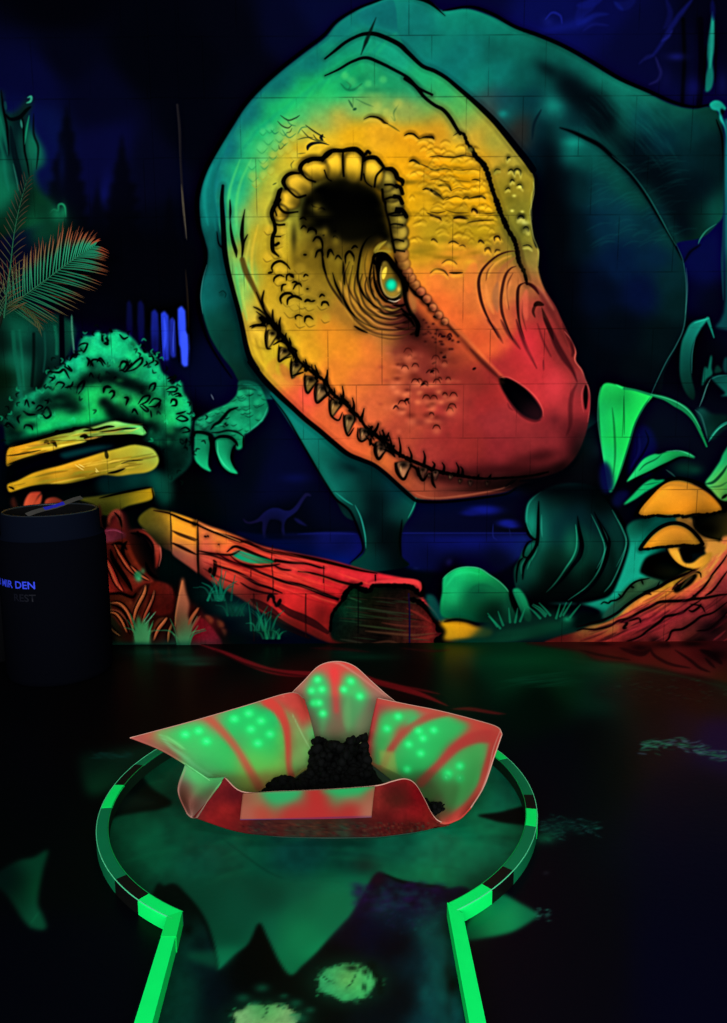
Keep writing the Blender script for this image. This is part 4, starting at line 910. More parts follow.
    for s in ['85 0 60 25 20 28 0 35', '195 120 185 90 188 70', '205 150 210 120 205 95', '240 215 240 180 235 150', '290 260 295 235 288 205', '345 300 348 270 338 235', '390 325 400 290 402 260', '470 430 485 390 480 345', '535 470 540 440 532 405', '575 520 585 490 592 460', '640 590 660 560 668 540', '690 630 695 600 690 570', '150 70 155 40 150 20', '700 620 715 600 720 585']:
        c.stroke(z(s), [4, 2.4, .8], '#080403', .93, .6, taper=0)
    for i in range(30):
        k = c.rng.randint(0, len(seam) - 14); (x, y) = seam[k]; q = -1 if c.rng.rand() < .45 else 1
        c.stroke([(x + 3 * c.rng.randn(), y), (x + 2 * q, y + q * 5), (x + 3.4 * q + c.rng.randn(), y + q * (6 + 4 * c.rng.rand()))], [2.6, 1.8, .5], '#080403', .8, .7, taper=0)
    for s in ['85 40 80 90 88 145 110 150', '120 130 160 110 190 130', '150 130 150 180 152 215 180 200 215 190', '215 200 212 260 218 305', '220 290 250 280 280 270', '285 280 285 340 300 380 330 345', '340 330 335 380 348 430 390 400 420 380', '410 400 412 460 425 500 460 520 480 480', '485 490 490 550 510 600 540 560', '560 560 560 610 580 630 620 610', '650 640 650 690 665 725', '600 600 640 650 640 640', '380 320 400 380 440 420']:
        c.stroke(z(s), 2.2, '#080403', .8, .7)
    z = lambda s: T(370, 380, 140, s)
    for s in ['10 290 30 260 42 225', '65 320 75 290 62 262', '110 365 110 330 100 290', '155 395 158 350 150 300', '210 420 215 390 200 350', '280 440 285 400 278 370', '325 465 335 440 325 425', '380 485 385 450 375 430', '455 495 460 460 448 430', '480 490 480 465 470 450', '620 508 628 490', '560 508 565 490']:
        c.stroke(z(s), [3.4, 2.2, .8], '#0a0404', .9, .7, taper=0)
    for s in ['5 300 0 340', '25 330 25 370 45 410 75 375', '130 430 140 480 175 515 200 470', '70 360 110 375 130 400', '250 450 255 490 275 520 300 490', '320 480 325 530 340 560', '205 440 240 460 250 500']:
        c.stroke(z(s), 3, '#080403', .9, .8)
    c.blob(440, 478, 26, 5, '#1c0806', .6, 8, clip=hm); c.blob(478, 483, 26, 4, '#1c0808', .6, clip=hm); c.blob(415, 470, 14, 5, '#200a06', .4, 30)
    for x, y, rx, ry, r, a in [(520, 480, 36, 5, -4, .8), (560, 468, 18, 7, -35, .7), (578, 452, 9, 12, 30, .6), (500, 486, 26, 4, -6, .6), (470, 489, 26, 3, -3, .35), (540, 472, 30, 6, -12, .5)]:
        c.blob(x, y, rx, ry, '#0c0304', a, r)
    # lip highlight, jaw underline
    c.stroke(Q('412 492 425 497 440 498 460 496 480 493 500 489 510 485'), 2, '#b05c44', .5, 1)
    c.stroke(Q('250 362 257 371 266 382 280 396 292 407 305 419 320 431 334 443 348 454 362 460 374 465 386 474 398 485 410 496 418 501 436 502 456 501 480 498 506 494 516 488'), [5, 5.6, 6, 5.5, 5, 5, 5, 5, 4.6, 4.4, 4, 4, 4, 3.4, 3, 2.6, 2.6, 2, 1.6], INK, .95, .9, taper=0)
    c.stroke(Q('505 487 512 482 517 479'), 3, '#0a0406', .8, 1)
    c.blob(530, 484, 22, 5, '#020308', .9, -8); c.blob(560, 477, 16, 6, '#020308', .8, -20)
    c.stroke(Q('520 481 540 479 560 474 574 463 584 447'), 3, '#020308', .85, 1.4)
    c.blob(590, 440, 12, 22, '#06201f', .5, 20); c.blob(598, 450, 8, 10, '#0a2e2e', .5)

    # ---- arm and claws
    c.layer('dinosaur/arm', True)
    z = lambda s: T(180, 340, 140, s)
    c.fill(z('305 215 360 210 410 235 435 280 460 345 450 390 410 440 350 482 335 490 330 540 318 565 295 568 285 545 262 520 215 498 180 505 165 485 120 475 80 490 80 420 130 390 180 360 240 335 290 290 300 250'), '#06644a', .8, field=[
        (245, 385, '#054838'), (258, 392, '#056048'), (262, 405, '#067850'), (255, 415, '#0a9060'), (240, 410, '#0a8858'), (250, 400, '#087850'), (225, 412, '#067048'), (205, 420, '#055c40'), (198, 430, '#044030'), (235, 425, '#0ca068'), (248, 428, '#0a9060'), (220, 430, '#0a7c54'), (240, 440, '#0b9860'), (225, 440, '#086848'), (244, 446, '#0a8c58'), (264, 415, '#0a7050')], mottle=.12, cell=6)
    for x, y in [(208, 416), (216, 412), (226, 409), (236, 404), (243, 400), (203, 422), (250, 396), (228, 418), (238, 414), (221, 424), (232, 430), (243, 432), (237, 422)]:
        c.blob(x, y, 5, 3.5, '#10a46c', .4)
    am = c.mask(z('305 215 360 210 410 235 435 280 460 345 450 390 410 440 350 482 335 490 262 500 180 480 120 475 80 470 80 420 130 390 180 360 240 335 290 290 300 250'), 1)
    for i in range(70):
        x = 196 + 70 * c.rng.rand(); y = 385 + 50 * c.rng.rand(); r_ = 2 + 2.6 * c.rng.rand()
        c.blob(x, y, r_ * 1.1, r_ * .9, '#14b878', .42, clip=am); c.stroke([(x - r_, y + r_), (x, y + r_ * 1.3), (x + r_, y + r_ * .8)], 1.3, '#033826', .45, .8, clip=am)
    for s, w, col, a in [('300 350 260 365 235 390 205 425 180 440 160 465', 3.4, '#02120e', .9), ('165 480 200 480 250 470 300 480 330 500', 2, '#02120e', .8), ('240 430 230 445 250 440', 3, '#02140e', .8), ('300 290 330 310 380 310', 2, '#0a8c60', .5), ('300 260 340 250 400 260', 2.4, '#043828', .5), ('455 350 435 400 400 440 350 480', 1.2, '#2aa080', .6), ('330 230 380 240 430 290', 2, '#0a8060', .5), ('300 370 350 350 420 370', 3, '#0a7850', .4), ('180 450 220 440 240 450', 2, '#10a870', .5)]:
        c.stroke(z(s), w, col, a, 1)
    c.layer('dinosaur/claw', True)
    c.fill(z('80 490 120 488 155 505 162 540 150 600 148 650 162 682 130 672 95 645 75 610 75 540'), '#0b9862', .7, field=[(197, 440, '#0a7c54'), (203, 445, '#0ca066'), (198, 458, '#0cb070'), (206, 465, '#0ca468'), (209, 450, '#056040'), (194, 450, '#087850')])
    c.layer('dinosaur/claw', True)
    c.fill(z('185 520 215 508 250 510 290 530 272 560 265 600 275 650 300 695 255 685 215 650 192 600 182 560'), '#0ba868', .7, field=[(220, 442, '#0a9860'), (226, 448, '#0a8c5a'), (221, 458, '#10bc78'), (224, 466, '#10c07c'), (230, 472, '#0ea86c'), (231, 455, '#066844'), (234, 446, '#055038'), (217, 450, '#0a9c64')])
    for s, w in [('185 510 215 500 260 505 290 530 300 550', 3.4), ('150 500 165 540 158 600', 4), ('290 540 275 580 270 620 290 670', 3), ('75 500 80 480 120 480 160 495', 3), ('330 500 330 560', 2), ('160 500 175 520 180 560 190 600 215 655 255 690 300 698', 1.6)]:
        c.stroke(z(s), w, '#020c0a', .93, .8)
    c.stroke(z('195 530 200 590 225 640 260 675'), 1.6, '#40e0a0', .4, .9); c.blob(226, 441, 2, 2, '#048050', .5)

    # ---- bush
    c.layer('green_bush')
    bush = Q('5 432 4 420 12 412 16 402 24 397 32 392 42 388 46 380 52 372 62 366 70 358 78 355 80 343 84 336 92 336 98 331 106 336 114 330 122 332 130 336 136 342 142 350 150 354 158 360 162 372 170 378 172 384 182 382 184 392 190 402 192 412 192 424 190 438 192 450 192 462 180 475 168 480 160 450 140 440 100 430 60 436 30 444 8 446')
    c.fill(bush, '#0aa860', 1.3, field=[
        (10, 430, '#04402c'), (20, 410, '#067048'), (15, 425, '#04503a'), (35, 400, '#0a9c68'), (45, 405, '#087048'), (30, 415, '#0a9058'), (35, 430, '#0ab860'), (55, 378, '#0a8c60'), (65, 372, '#0bb078'), (60, 385, '#0a9860'), (80, 375, '#0ab070'), (90, 345, '#0cb078'), (95, 355, '#0cc87c'), (85, 360, '#0ab880'), (110, 350, '#0cd088'), (120, 345, '#0ab878'), (105, 362, '#0a9060'), (125, 358, '#0cb878'), (135, 360, '#0ca868'), (120, 370, '#076848'), (100, 370, '#066040'), (140, 375, '#0a8850'),
        (150, 372, '#0aa870'), (160, 385, '#0a9c64'), (60, 400, '#044c30'), (50, 395, '#066840'), (70, 405, '#077040'), (75, 390, '#055c38'), (90, 385, '#10b858'), (85, 395, '#08b050'), (95, 400, '#14bc54'), (110, 390, '#10a850'), (70, 415, '#08b458'), (55, 420, '#0cb85c'), (100, 415, '#0cb850'), (90, 425, '#10c058'), (50, 432, '#0cc060'), (115, 400, '#1cac50'), (120, 405, '#18a850'), (135, 400, '#14a850'), (150, 405, '#10a854'), (130, 385, '#044c30'), (145, 390, '#065838'), (105, 378, '#053c28'),
        (160, 415, '#0a7c40'), (150, 420, '#0a6834'), (170, 400, '#0cb868'), (180, 405, '#0ec474'), (175, 390, '#0aa068'), (172, 415, '#0cb060'), (185, 420, '#0ab06c'), (188, 400, '#0aa468'), (165, 430, '#067048'), (175, 440, '#067044'), (185, 450, '#05503c'), (172, 450, '#03382c'), (165, 460, '#022018'), (188, 465, '#044838'), (140, 425, '#053820'), (125, 415, '#055030')], mottle=.12, cell=5)
    for x, y, rx, ry in [(90, 350, 9, 8), (112, 346, 12, 10), (130, 358, 8, 10), (60, 375, 8, 5), (85, 366, 6, 6), (90, 395, 18, 10), (70, 418, 24, 8), (100, 418, 14, 8), (150, 402, 10, 6), (178, 402, 9, 10), (172, 420, 8, 8), (155, 380, 8, 8), (28, 420, 8, 6), (40, 428, 14, 6), (138, 405, 10, 5)]:
        c.blob(x, y, rx, ry, '#10e07c' if y < 384 else '#14dc68', .5)
    bmk = c.mask(bush, 1)
    for x, y, rx, ry, r, a in [(75, 405, 10, 8, 20, .5), (62, 402, 14, 8, 0, .5), (112, 412, 11, 7, 60, .85), (104, 402, 6, 5, 0, .7), (122, 418, 10, 6, 20, .7), (100, 377, 20, 5, 5, .75), (120, 381, 18, 5, 12, .75), (140, 388, 12, 5, 25, .75), (92, 366, 6, 6, 0, .5), (85, 380, 8, 5, -30, .7), (50, 408, 10, 5, -30, .5), (150, 426, 10, 6, 0, .75), (135, 418, 6, 4, 0, .5), (20, 432, 8, 4, 30, .6), (165, 392, 4, 10, 0, .35), (180, 430, 8, 4, 0, .6), (185, 440, 6, 4, 0, .5), (168, 445, 8, 10, 0, .7), (180, 465, 10, 8, 0, .7), (82, 350, 4, 5, 0, .5), (133, 345, 4, 6, 0, .4)]:
        c.blob(x, y, rx, ry, '#01120e', a, r, clip=bmk)
    for x, y, rx, ry, r in [(20, 415, 9, 5, 0), (14, 432, 9, 6, 0), (42, 400, 8, 5, -40), (60, 398, 10, 6, 0), (70, 408, 9, 6, 20), (92, 382, 10, 5, 0), (78, 388, 8, 6, -40), (112, 374, 10, 5, 0), (128, 384, 10, 5, 20), (146, 392, 8, 6, 30), (118, 412, 10, 8, 30), (108, 405, 7, 5, 30), (128, 424, 12, 5, 0), (152, 430, 9, 6, 0), (158, 408, 6, 6, 0), (172, 436, 10, 7, 0), (186, 448, 7, 9, 0), (38, 412, 8, 4, -20), (32, 425, 7, 4, 0), (176, 455, 10, 8, 0), (166, 470, 12, 10, 0)]:
        c.blob(x, y, rx, ry, '#011410', .62, r, clip=bmk)
    for i in range(60):
        x = 10 + 175 * c.rng.rand(); y = 340 + 115 * c.rng.rand(); a_ = 6.28 * c.rng.rand()
        if not 96 < x < 112 or y < 385: c.stroke([(x, y), (x + 3 * math.cos(a_), y + 3 * math.sin(a_)), (x + 4 * math.cos(a_ + 1.2), y + 4 * math.sin(a_ + 1.2))], 2.2, ['#011410', '#14c878'][i % 2], .5, .9, clip=bmk)
    # curly leaf marks
    for x0, y0, sz, arcs in [(90, 320, 130, ['70 80 75 120 100 135 95 95', '110 50 125 70', '165 80 190 105 215 95', '160 265 185 235 210 240 190 275 165 285', '200 290 230 260 260 230 290 212 290 240 250 275 200 290', '315 230 320 245 300 260', '330 245 355 230 350 205 330 205', '365 255 380 240 365 225', '75 405 80 380 100 370 120 378', '110 405 125 395 138 405 125 435', '195 435 215 440 205 470', '270 470 300 430 335 425 320 455 280 475', '280 480 315 510 325 500 290 470', '330 470 360 440 395 450 370 480 330 485', '330 395 340 365 365 355 360 385 345 400', '360 490 390 465 385 490', '435 330 460 320 480 325 440 345', '430 390 460 375 490 380 480 400 435 400', '470 420 495 410 510 420 480 428', '455 465 465 445 485 450 485 475 460 480', '485 550 515 535 550 555 520 565 485 552', '510 610 540 600 560 620 520 630', '485 525 510 520 540 510', '340 505 345 545', '545 660 540 690', '235 520 250 500 270 530', '0 225 20 260', '40 235 60 215 90 250']),
                             (0, 300, 130, ['570 190 575 230 600 240 600 200', '460 210 455 205', '440 260 460 245 490 245 470 290 450 270', '485 320 500 340 490 370', '505 370 520 335 560 340 580 370', '380 365 400 395 360 370', '270 400 330 405 360 390 390 440', '275 430 300 440 280 460', '310 480 330 460 360 470 345 495', '365 490 400 480 410 455', '430 520 440 480 470 455 465 490 440 525', '580 520 590 490 620 490', '610 520 630 510 640 530 620 555', '695 545 715 550 705 590', '390 340 410 310 440 305', '140 590 150 560 165 600', '200 610 220 590 240 600 210 620', '250 560 270 565 265 580', '240 640 260 660 285 640 265 600 245 620', '130 620 160 640 200 640', '110 690 100 660 120 640', '30 700 50 690 85 722', '135 720 145 700 175 705 185 727', '180 570 195 580', '670 390 680 350 700 345 720 370 700 400 675 385', '720 380 740 350', '500 430 510 410 525 435', '550 440 560 410', '640 440 650 430', '590 210 610 230'])]:
        for s in arcs:
            c.stroke(T(x0, y0, sz, s), 2.0 + .8 * c.rng.rand(), '#02110e', .88, .6)
    for i in range(95):      # ragged leafy rim and small dabs
        k = c.rng.randint(0, len(bush)); bx, by = bush[k]; bx += 5 * c.rng.randn(); by += 4 * c.rng.randn()
        an = c.rng.rand() * 6.28
        c.stroke([(bx, by), (bx + 3 * math.cos(an), by + 3 * math.sin(an)), (bx + 5 * math.cos(an + .7), by + 5 * math.sin(an + .7))], 2, ['#01110d', '#0a9a64'][i % 2 if k < 32 else 0], .6, .7)
    for i in range(60):
        x = 15 + 170 * c.rng.rand(); y = 335 + 110 * c.rng.rand()
        c.blob(x, y, 3 + 3 * c.rng.rand(), 2 + 2 * c.rng.rand(), ['#14d880', '#0a9050', '#18cc60'][i % 3], .25, clip=bmk)
    c.blob(20, 475, 12, 30, '#020806', .0)

    # ---- pale logs
    c.layer('yellow_log')
    c.fill(Q('-150 380 0 400 8 440 10 470 6 520 -150 520'), '#020806', 3, a=.0, mark=False)
    c.fill(Q('6 452 14 440 40 434 66 428 84 425 110 420 140 422 148 430 144 442 160 446 166 462 160 480 150 486 160 520 120 530 60 505 20 505 6 492'), '#020806', 2.5, a=.93)
    c.fill(Q('100 476 130 468 158 476 163 490 150 498 120 500 100 492'), '#04382c', 3, a=.8, field=[(110, 484, '#042c28'), (140, 474, '#055040'), (158, 480, '#065444'), (150, 492, '#042a20')])
    c.fill(Q('148 470 158 470 172 480 172 500 160 502'), '#065a44', 3, a=.7)
    z = lambda s: T(0, 400, 130, s)
    c.fill(z('60 262 120 245 200 225 260 208 330 192 400 178 440 165 520 150 600 125 650 118 700 128 760 138 800 148 822 175 800 198 740 195 640 200 560 212 500 222 470 238 400 252 320 275 240 300 160 325 80 350 40 368 38 300'), '#d8a020', .8, field=[
        (10, 450, '#f0a018'), (14, 460, '#c88c14'), (30, 445, '#e8a81c'), (25, 455, '#d89018'), (40, 452, '#e89a18'), (50, 442, '#b8b830'), (60, 440, '#a8b838'), (75, 440, '#a0b838'), (55, 450, '#e0a01c'), (75, 448, '#d8a820'), (85, 432, '#88c850'), (90, 437, '#98b440'), (105, 428, '#80d060'), (115, 424, '#80d868'), (110, 434, '#a8b038'), (130, 430, '#50c860'), (140, 432, '#58d068'), (120, 438, '#b0a830'), (135, 436, '#80c048'), (15, 464, '#806410')])
    c.layer('yellow_log', True)
    c.fill(z('45 470 100 450 180 410 260 385 340 365 420 340 500 315 580 290 660 270 740 250 800 255 850 270 878 300 890 340 870 380 820 405 740 415 660 425 580 420 500 440 420 460 340 470 260 470 180 480 110 500 60 515 45 500'), '#c89818', .8, field=[
        (12, 487, '#d8a018'), (25, 482, '#b08814'), (30, 478, '#e0a018'), (50, 475, '#c89018'), (60, 468, '#e8a41c'), (75, 466, '#e8a420'), (70, 476, '#a88418'), (90, 470, '#b89018'), (95, 462, '#d8a420'), (100, 478, '#6c5c10'), (110, 460, '#a8901c'), (120, 455, '#b8a828'), (120, 468, '#a89420'), (135, 450, '#b0a828'), (145, 452, '#a8b840'), (155, 458, '#90a838'), (150, 466, '#a8a028'), (135, 470, '#a89020'), (45, 482, '#806c14'), (80, 480, '#504408')])
    for s, w, a in [('60 262 120 245 200 222 280 198 340 180 400 170 415 160 440 158 470 150', 4, .95), ('470 172 540 165 600 150 640 148', 3.4, .9), ('560 178 640 170 700 160 760 158', 2.4, .8), ('450 205 475 200 490 215 530 220 490 238', 6, .95), ('250 240 262 232 275 245', 4, .9), ('285 235 300 235 318 262', 4.6, .95), ('40 312 100 305 180 290 230 280', 2, .6), ('45 360 120 335 200 310 280 290', 3, .7), ('480 222 560 210 660 205 740 200 800 205', 5, .95),
                    ('590 275 598 310 600 325', 4.6, .6), ('605 408 650 400 700 382', 3.2, .95), ('680 355 730 340 800 335', 2, .6), ('50 485 70 492 80 500', 2.4, .8), ('800 150 815 165 822 180', 2.4, .9), ('470 152 520 160', 2, .7)]:
        c.stroke(z(s), sc(w, .85), '#050803', a, .7)
    for (x0_, y0_, x1_, y1_, hh) in [(12, 452, 145, 428, 12), (14, 486, 160, 458, 20), (105, 502, 150, 494, 10)]:
        for i in range(46):
            t = c.rng.rand(); L = 8 + 26 * c.rng.rand(); x = x0_ + (x1_ - x0_ - L) * t; y = y0_ + (y1_ - y0_) * t + hh * (c.rng.rand() - .4)
            k_ = (y1_ - y0_) / (x1_ - x0_)
            if c.img[int((y + 90) * 2), int((x + 150) * 2)].max() > .35:
                c.stroke([(x, y), (x + L / 2, y + k_ * L / 2 + .8 * c.rng.randn()), (x + L, y + k_ * L)], .8 + 1.6 * c.rng.rand(), ['#5c4008', '#ffd048', '#8c9420', '#a87408'][i % 4], .32, .9)
    for s in ['420 360 450 380 470 392', '440 358 475 378', '535 380 545 395 555 402', '535 395 545 405']:
        c.stroke(z(s), 1, '#f8e078', .6, .5)
    c.stroke(z('100 400 240 345 380 310 480 270 600 260'), 6, '#01060a', .85, 1.5); c.fill(z('340 300 460 270 560 255 640 258 560 280 480 300 400 320 360 325'), '#044c44', 1.8, a=.8)
    c.layer('yellow_log', True)
    c.fill(z('540 560 600 540 700 525 800 505 850 490 850 530 800 545 740 560 700 600 620 640 580 640'), '#504c10', 1, field=[(100, 512, '#383c0c'), (115, 502, '#58540f'), (120, 508, '#4c480e'), (135, 497, '#786814'), (150, 492, '#988014'), (150, 496, '#806c10')])
    c.stroke(z('545 560 620 540 720 515 850 488'), 2, '#050803', .8, .8)
    c.fill(T(0, 400, 240, '240 300 300 290 380 280 455 270 462 300 400 318 340 332 320 345 300 350 290 320', 727.), '#685c10', .9, field=[(100, 500, '#484810'), (120, 498, '#5c5810'), (140, 494, '#90780f'), (150, 494, '#a8860f'), (110, 510, '#3c3c0c')])
    c.stroke(Q('100 498 125 492 150 487'), 2.4, '#050803', .9, .8); c.stroke(Q('152 488 153 500 140 506 118 512'), 2, '#050803', .8, .8)
    # small red leaves peeping over the bin
    c.layer('red_beast')
    z = lambda s: T(0, 400, 130, s)
    for s in ['135 600 140 560 165 520 200 512 232 515 215 540 190 590 170 600', '185 590 205 555 235 525 232 570 215 592', '250 590 255 560 280 545 320 545 355 570 310 580 270 595']:
        c.fill(z(s), '#b83c28', .9, field=[(30, 500, '#c84c30'), (36, 496, '#a83420'), (42, 500, '#b84028'), (50, 502, '#8c3020'), (58, 501, '#5c2014')])
    c.fill(z('60 560 80 540 100 600 70 600'), '#5a2014', 1.5, a=.7)
    # ---- red creature low on the left
    z = lambda s: T(90, 500, 150, s)
    c.fill(z('-400 140 -100 60 60 140 120 60 170 60 200 140 260 140 320 170 345 220 340 300 320 360 340 400 400 410 420 450 450 370 480 470 530 520 560 560 620 570 660 620 670 680 640 760 -400 760'), '#1c0806', 2.5, field=[(-60, 600, '#140605'), (100, 560, '#401008'), (105, 540, '#781c1c'), (112, 590, '#681408'), (125, 560, '#581408'), (150, 550, '#080405'), (160, 600, '#280c08'), (180, 620, '#300c08'), (200, 630, '#501010'), (140, 630, '#301008'), (220, 640, '#28080c'), (185, 640, '#20201a'), (155, 530, '#100606'), (100, 630, '#2a3018')])
    for s, f in [('62 145 130 140 175 165 160 190 120 200 80 205 62 230', [(104, 532, '#982c4c'), (112, 534, '#882438'), (106, 542, '#a03c54'), (122, 534, '#501820')]),
                 ('62 250 100 300 120 360 160 410 190 445 130 450 90 450 62 470', [(104, 560, '#a02820'), (106, 580, '#c02c24'), (118, 585, '#b82820'), (112, 570, '#a82820'), (125, 592, '#701810')]),
                 ('130 200 180 195 205 250 230 300 260 340 300 380 310 400 270 405 240 420 200 440 180 380 150 340 130 290 110 250', [(120, 545, '#701c10'), (128, 560, '#6c1c0c'), (135, 572, '#8a2c18'), (122, 575, '#a02c1c'), (148, 582, '#8c2418'), (140, 585, '#681a10')]),
                 ('85 110 90 75 120 48 150 55 165 110 160 145 140 110 125 75 105 85 95 120', [(110, 515, '#983424'), (118, 512, '#a84434'), (122, 525, '#602018')]),
                 ('50 145 40 80 45 20 60 70 70 120 65 145', [(100, 520, '#401812')]),
                 ('185 150 240 140 290 160 330 195 345 240 335 300 320 330 315 270 300 220 270 175 225 155', [(135, 530, '#501410'), (148, 535, '#98301c'), (157, 545, '#a03c2c'), (158, 560, '#781c14')]),
                 ('85 465 150 455 200 480 215 540 210 620 190 650 180 580 150 520 110 490', [(112, 596, '#602010'), (125, 600, '#702410'), (132, 615, '#80301a'), (130, 625, '#601808')]),
                 ('90 530 140 530 180 570 190 640 150 610 120 570', [(115, 612, '#903820'), (122, 620, '#883018')]),
                 ('205 540 225 480 270 410 265 470 240 540 215 640', [(140, 590, '#883820'), (138, 610, '#803018')]),
                 ('240 560 270 470 300 400 300 450 280 520 260 600', [(148, 595, '#6c2010')]),
                 ('300 400 360 400 400 430 415 480 400 540 350 560 300 540 280 490', [(155, 590, '#581008'), (165, 600, '#480c08'), (170, 590, '#601410')]),
                 ('490 600 530 570 570 590 610 640 640 690 620 740 490 740 480 680', [(200, 625, '#701018'), (205, 640, '#7c1428'), (195, 645, '#601018')]),
                 ('555 560 580 560 600 580 585 600', [(208, 618, '#6c2418')]), ('615 580 645 590 650 615 625 615', [(220, 624, '#5c2418')]), ('635 620 662 630 655 660', [(224, 632, '#502018')])]:
        c.fill(z(s), '#702010', 1.1, field=f, mottle=.12, cell=5)
    for s, w in [('200 160 260 170 300 210 310 260', 3), ('100 240 115 290 150 345 185 400 205 440', 5), ('180 200 160 230 165 270 200 320', 4), ('90 455 150 452 205 470 225 450', 3), ('105 215 150 210 180 240', 3), ('130 560 170 590 195 650', 4), ('280 120 300 100 330 92', 4), ('270 300 290 350 330 380', 4), ('120 60 145 90 155 130', 2.4), ('60 80 75 140', 3), ('230 150 240 180', 3), ('100 500 150 520 180 560 200 640', 4)]:
        c.stroke(z(s), w, '#080304', .85, 1)
    for pts, w, col in [('100 500 140 500 175 530 205 590 210 640', 15, '#a04824'), ('90 545 125 550 155 585 180 640', 13, '#a85028'), ('210 600 225 530 262 455 272 415', 15, '#a04c28'), ('250 620 268 560 300 490 315 440', 11, '#883420'), ('310 680 330 630 360 590 375 570', 15, '#8c4426'), ('380 690 385 640 400 600', 12, '#5c4020'), ('415 610 430 520 452 390', 18, '#a85830'), ('470 640 490 580 528 520', 14, '#a85430'), ('95 600 110 630 150 660', 12, '#4c3c1c'), ('70 270 100 330 130 400 160 440', 22, '#c83428'), ('120 215 150 270 190 330 230 370', 17, '#8c2818'), ('200 320 240 360 290 390', 13, '#94301c')]:
        c.stroke(z(pts), w * .2 + 2.6, '#0c0303', .9, 1); c.stroke(z(pts), w * .2, col, .95, .9)
        c.stroke([(x_ - .8, y_ - .6) for x_, y_ in z(pts)], w * .07, '#e07848', .5, .8)
    c.stroke(z('255 140 300 160 335 210 345 270 335 320'), 1.3, '#c0584c', .7, .8); c.stroke(z('70 150 120 145 160 160'), 1.4, '#c04870', .6, .9)
    c.stroke(z('110 500 160 520 190 560 205 620'), 1.6, '#b05030', .5, 1); c.stroke(z('95 530 140 540 175 580 195 640'), 1.4, '#b85838', .5, 1)
    c.blob(138, 575, 4, 4.5, '#2a7c48', .9, p=4); c.blob(139, 579, 3.5, 3, '#48b070', .7); c.blob(143, 571, 2.4, 3, '#3c6c40', .8); c.blob(108, 608, 3, 7, '#2c7040', .8); c.blob(107, 604, 2, 3, '#48b060', .6)
    c.fill(Q('-160 515 60 515 98 520 100 560 97 600 98 660 -160 660'), '#080404', 2, a=.85, mark=False)
    # ---- great fallen log
    c.layer('red_log')
    log = Q('150 508 160 510 172 512 185 516 198 521 210 526 222 530 240 537 262 546 300 554 330 560 352 566 375 572 400 577 415 580 421 585 420 592 425 600 435 612 440 622 444 632 440 640 434 646 400 646 340 644 322 640 305 632 280 622 258 610 240 598 222 588 206 578 190 566 176 556 172 552 160 546 150 535 138 520')
    c.fill(log, '#c02020', 1, field=[
        (145, 515, '#58500f'), (160, 520, '#785c14'), (168, 530, '#80601c'), (155, 530, '#504818'), (165, 545, '#241c0c'), (150, 540, '#141008'),
        (174, 518, '#d8941c'), (180, 525, '#f09a20'), (192, 530, '#f09020'), (178, 535, '#d88420'), (190, 540, '#e08824'), (180, 548, '#98503c'), (190, 555, '#9c4430'), (196, 562, '#803020'), (175, 552, '#602c28'),
        (201, 528, '#e0703c'), (212, 532, '#d87034'), (205, 540, '#e05840'), (220, 536, '#e07828'), (204, 560, '#d04840'), (212, 570, '#c03830'), (202, 572, '#401010'), (230, 545, '#e86030'), (225, 565, '#e04030'), (245, 560, '#d83428'), (240, 580, '#c83028'), (255, 550, '#e85038'), (270, 575, '#dc2c24'), (250, 595, '#601414'),
        (290, 560, '#e03838'), (300, 580, '#e02428'), (290, 600, '#d82024'), (320, 565, '#d82830'), (330, 590, '#d81c24'), (310, 610, '#c01c20'), (330, 625, '#a01818'), (300, 622, '#701010'), (320, 638, '#501010'), (350, 575, '#d82430'), (340, 600, '#c81820'), (380, 578, '#d02030'), (410, 584, '#d02c34'), (350, 635, '#200a08'), (320, 615, '#680e10')], mottle=.06, cell=8)
    lm = c.mask(log, 1)
    c.fill(Q('171.6 505 197.6 505 197.6 590 171.6 590'), '', .3, a=.92, smooth=False, mark=False, clip=lm, field=[(174, 518, '#e89c20'), (180, 525, '#ff9c1c'), (192, 532, '#fc9420'), (178, 537, '#e88c24'), (190, 542, '#e8882c'), (182, 548, '#a85c44'), (190, 555, '#b0503c'), (196, 564, '#a04034'), (176, 553, '#703830'), (178, 575, '#100808')])  # log painted brighter on the strip, as a face catching more light
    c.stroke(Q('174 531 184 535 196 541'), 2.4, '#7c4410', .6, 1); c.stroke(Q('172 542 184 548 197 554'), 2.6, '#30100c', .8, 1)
    z = lambda s: T(220, 500, 150, s)
    for s, w, a in [('-20 155 60 180 130 205 230 245 330 262 430 280 520 300 600 320 680 340 760 355', 4.5, .95), ('35 250 70 225 110 235 170 262 230 285 270 300', 4, .95), ('50 270 100 305 170 322 240 318 290 310', 3.4, .9), ('270 292 340 302 420 308 480 325 505 330', [4, 3.4, 2.6, 2.6, 1], .9), ('260 315 300 335 345 340', 3, .8), ('380 345 450 355 520 375 580 395 640 410', [1, 2.6, 3, 3.4, 4], .9),
                    ('-10 260 40 290 100 315 160 335 230 365 310 395 380 410 440 430 500 455 570 480', [1.5, 2.4, 2.6, 3, 3.6, 4, 4, 4.4, 5, 4], .93), ('-10 320 60 340 120 370 180 405 240 425 300 450', [2, 3.4, 4, 4, 3.4, 1], .85), ('100 400 150 430 220 450 280 455', 3, .7), ('290 510 340 545 400 570 460 600 520 640', [6, 9, 10, 9, 5], .6), ('240 560 300 600 380 640 430 665', [10, 9, 7, 4], .7), ('150 480 220 520 290 560', 10, .6)]:
        c.stroke(z(s), sc(w, .8), '#1c0408', a, .9, taper=0 if isinstance(w, list) else 1)
    for s in ['255 220 250 300 258 380 258 445', '416 455 414 560 416 660', '150 340 150 370', '503 320 502 400', '163 455 162 560 165 680']:
        c.stroke(z(s), 1.3, '#2a0608', .5, .6, taper=0)
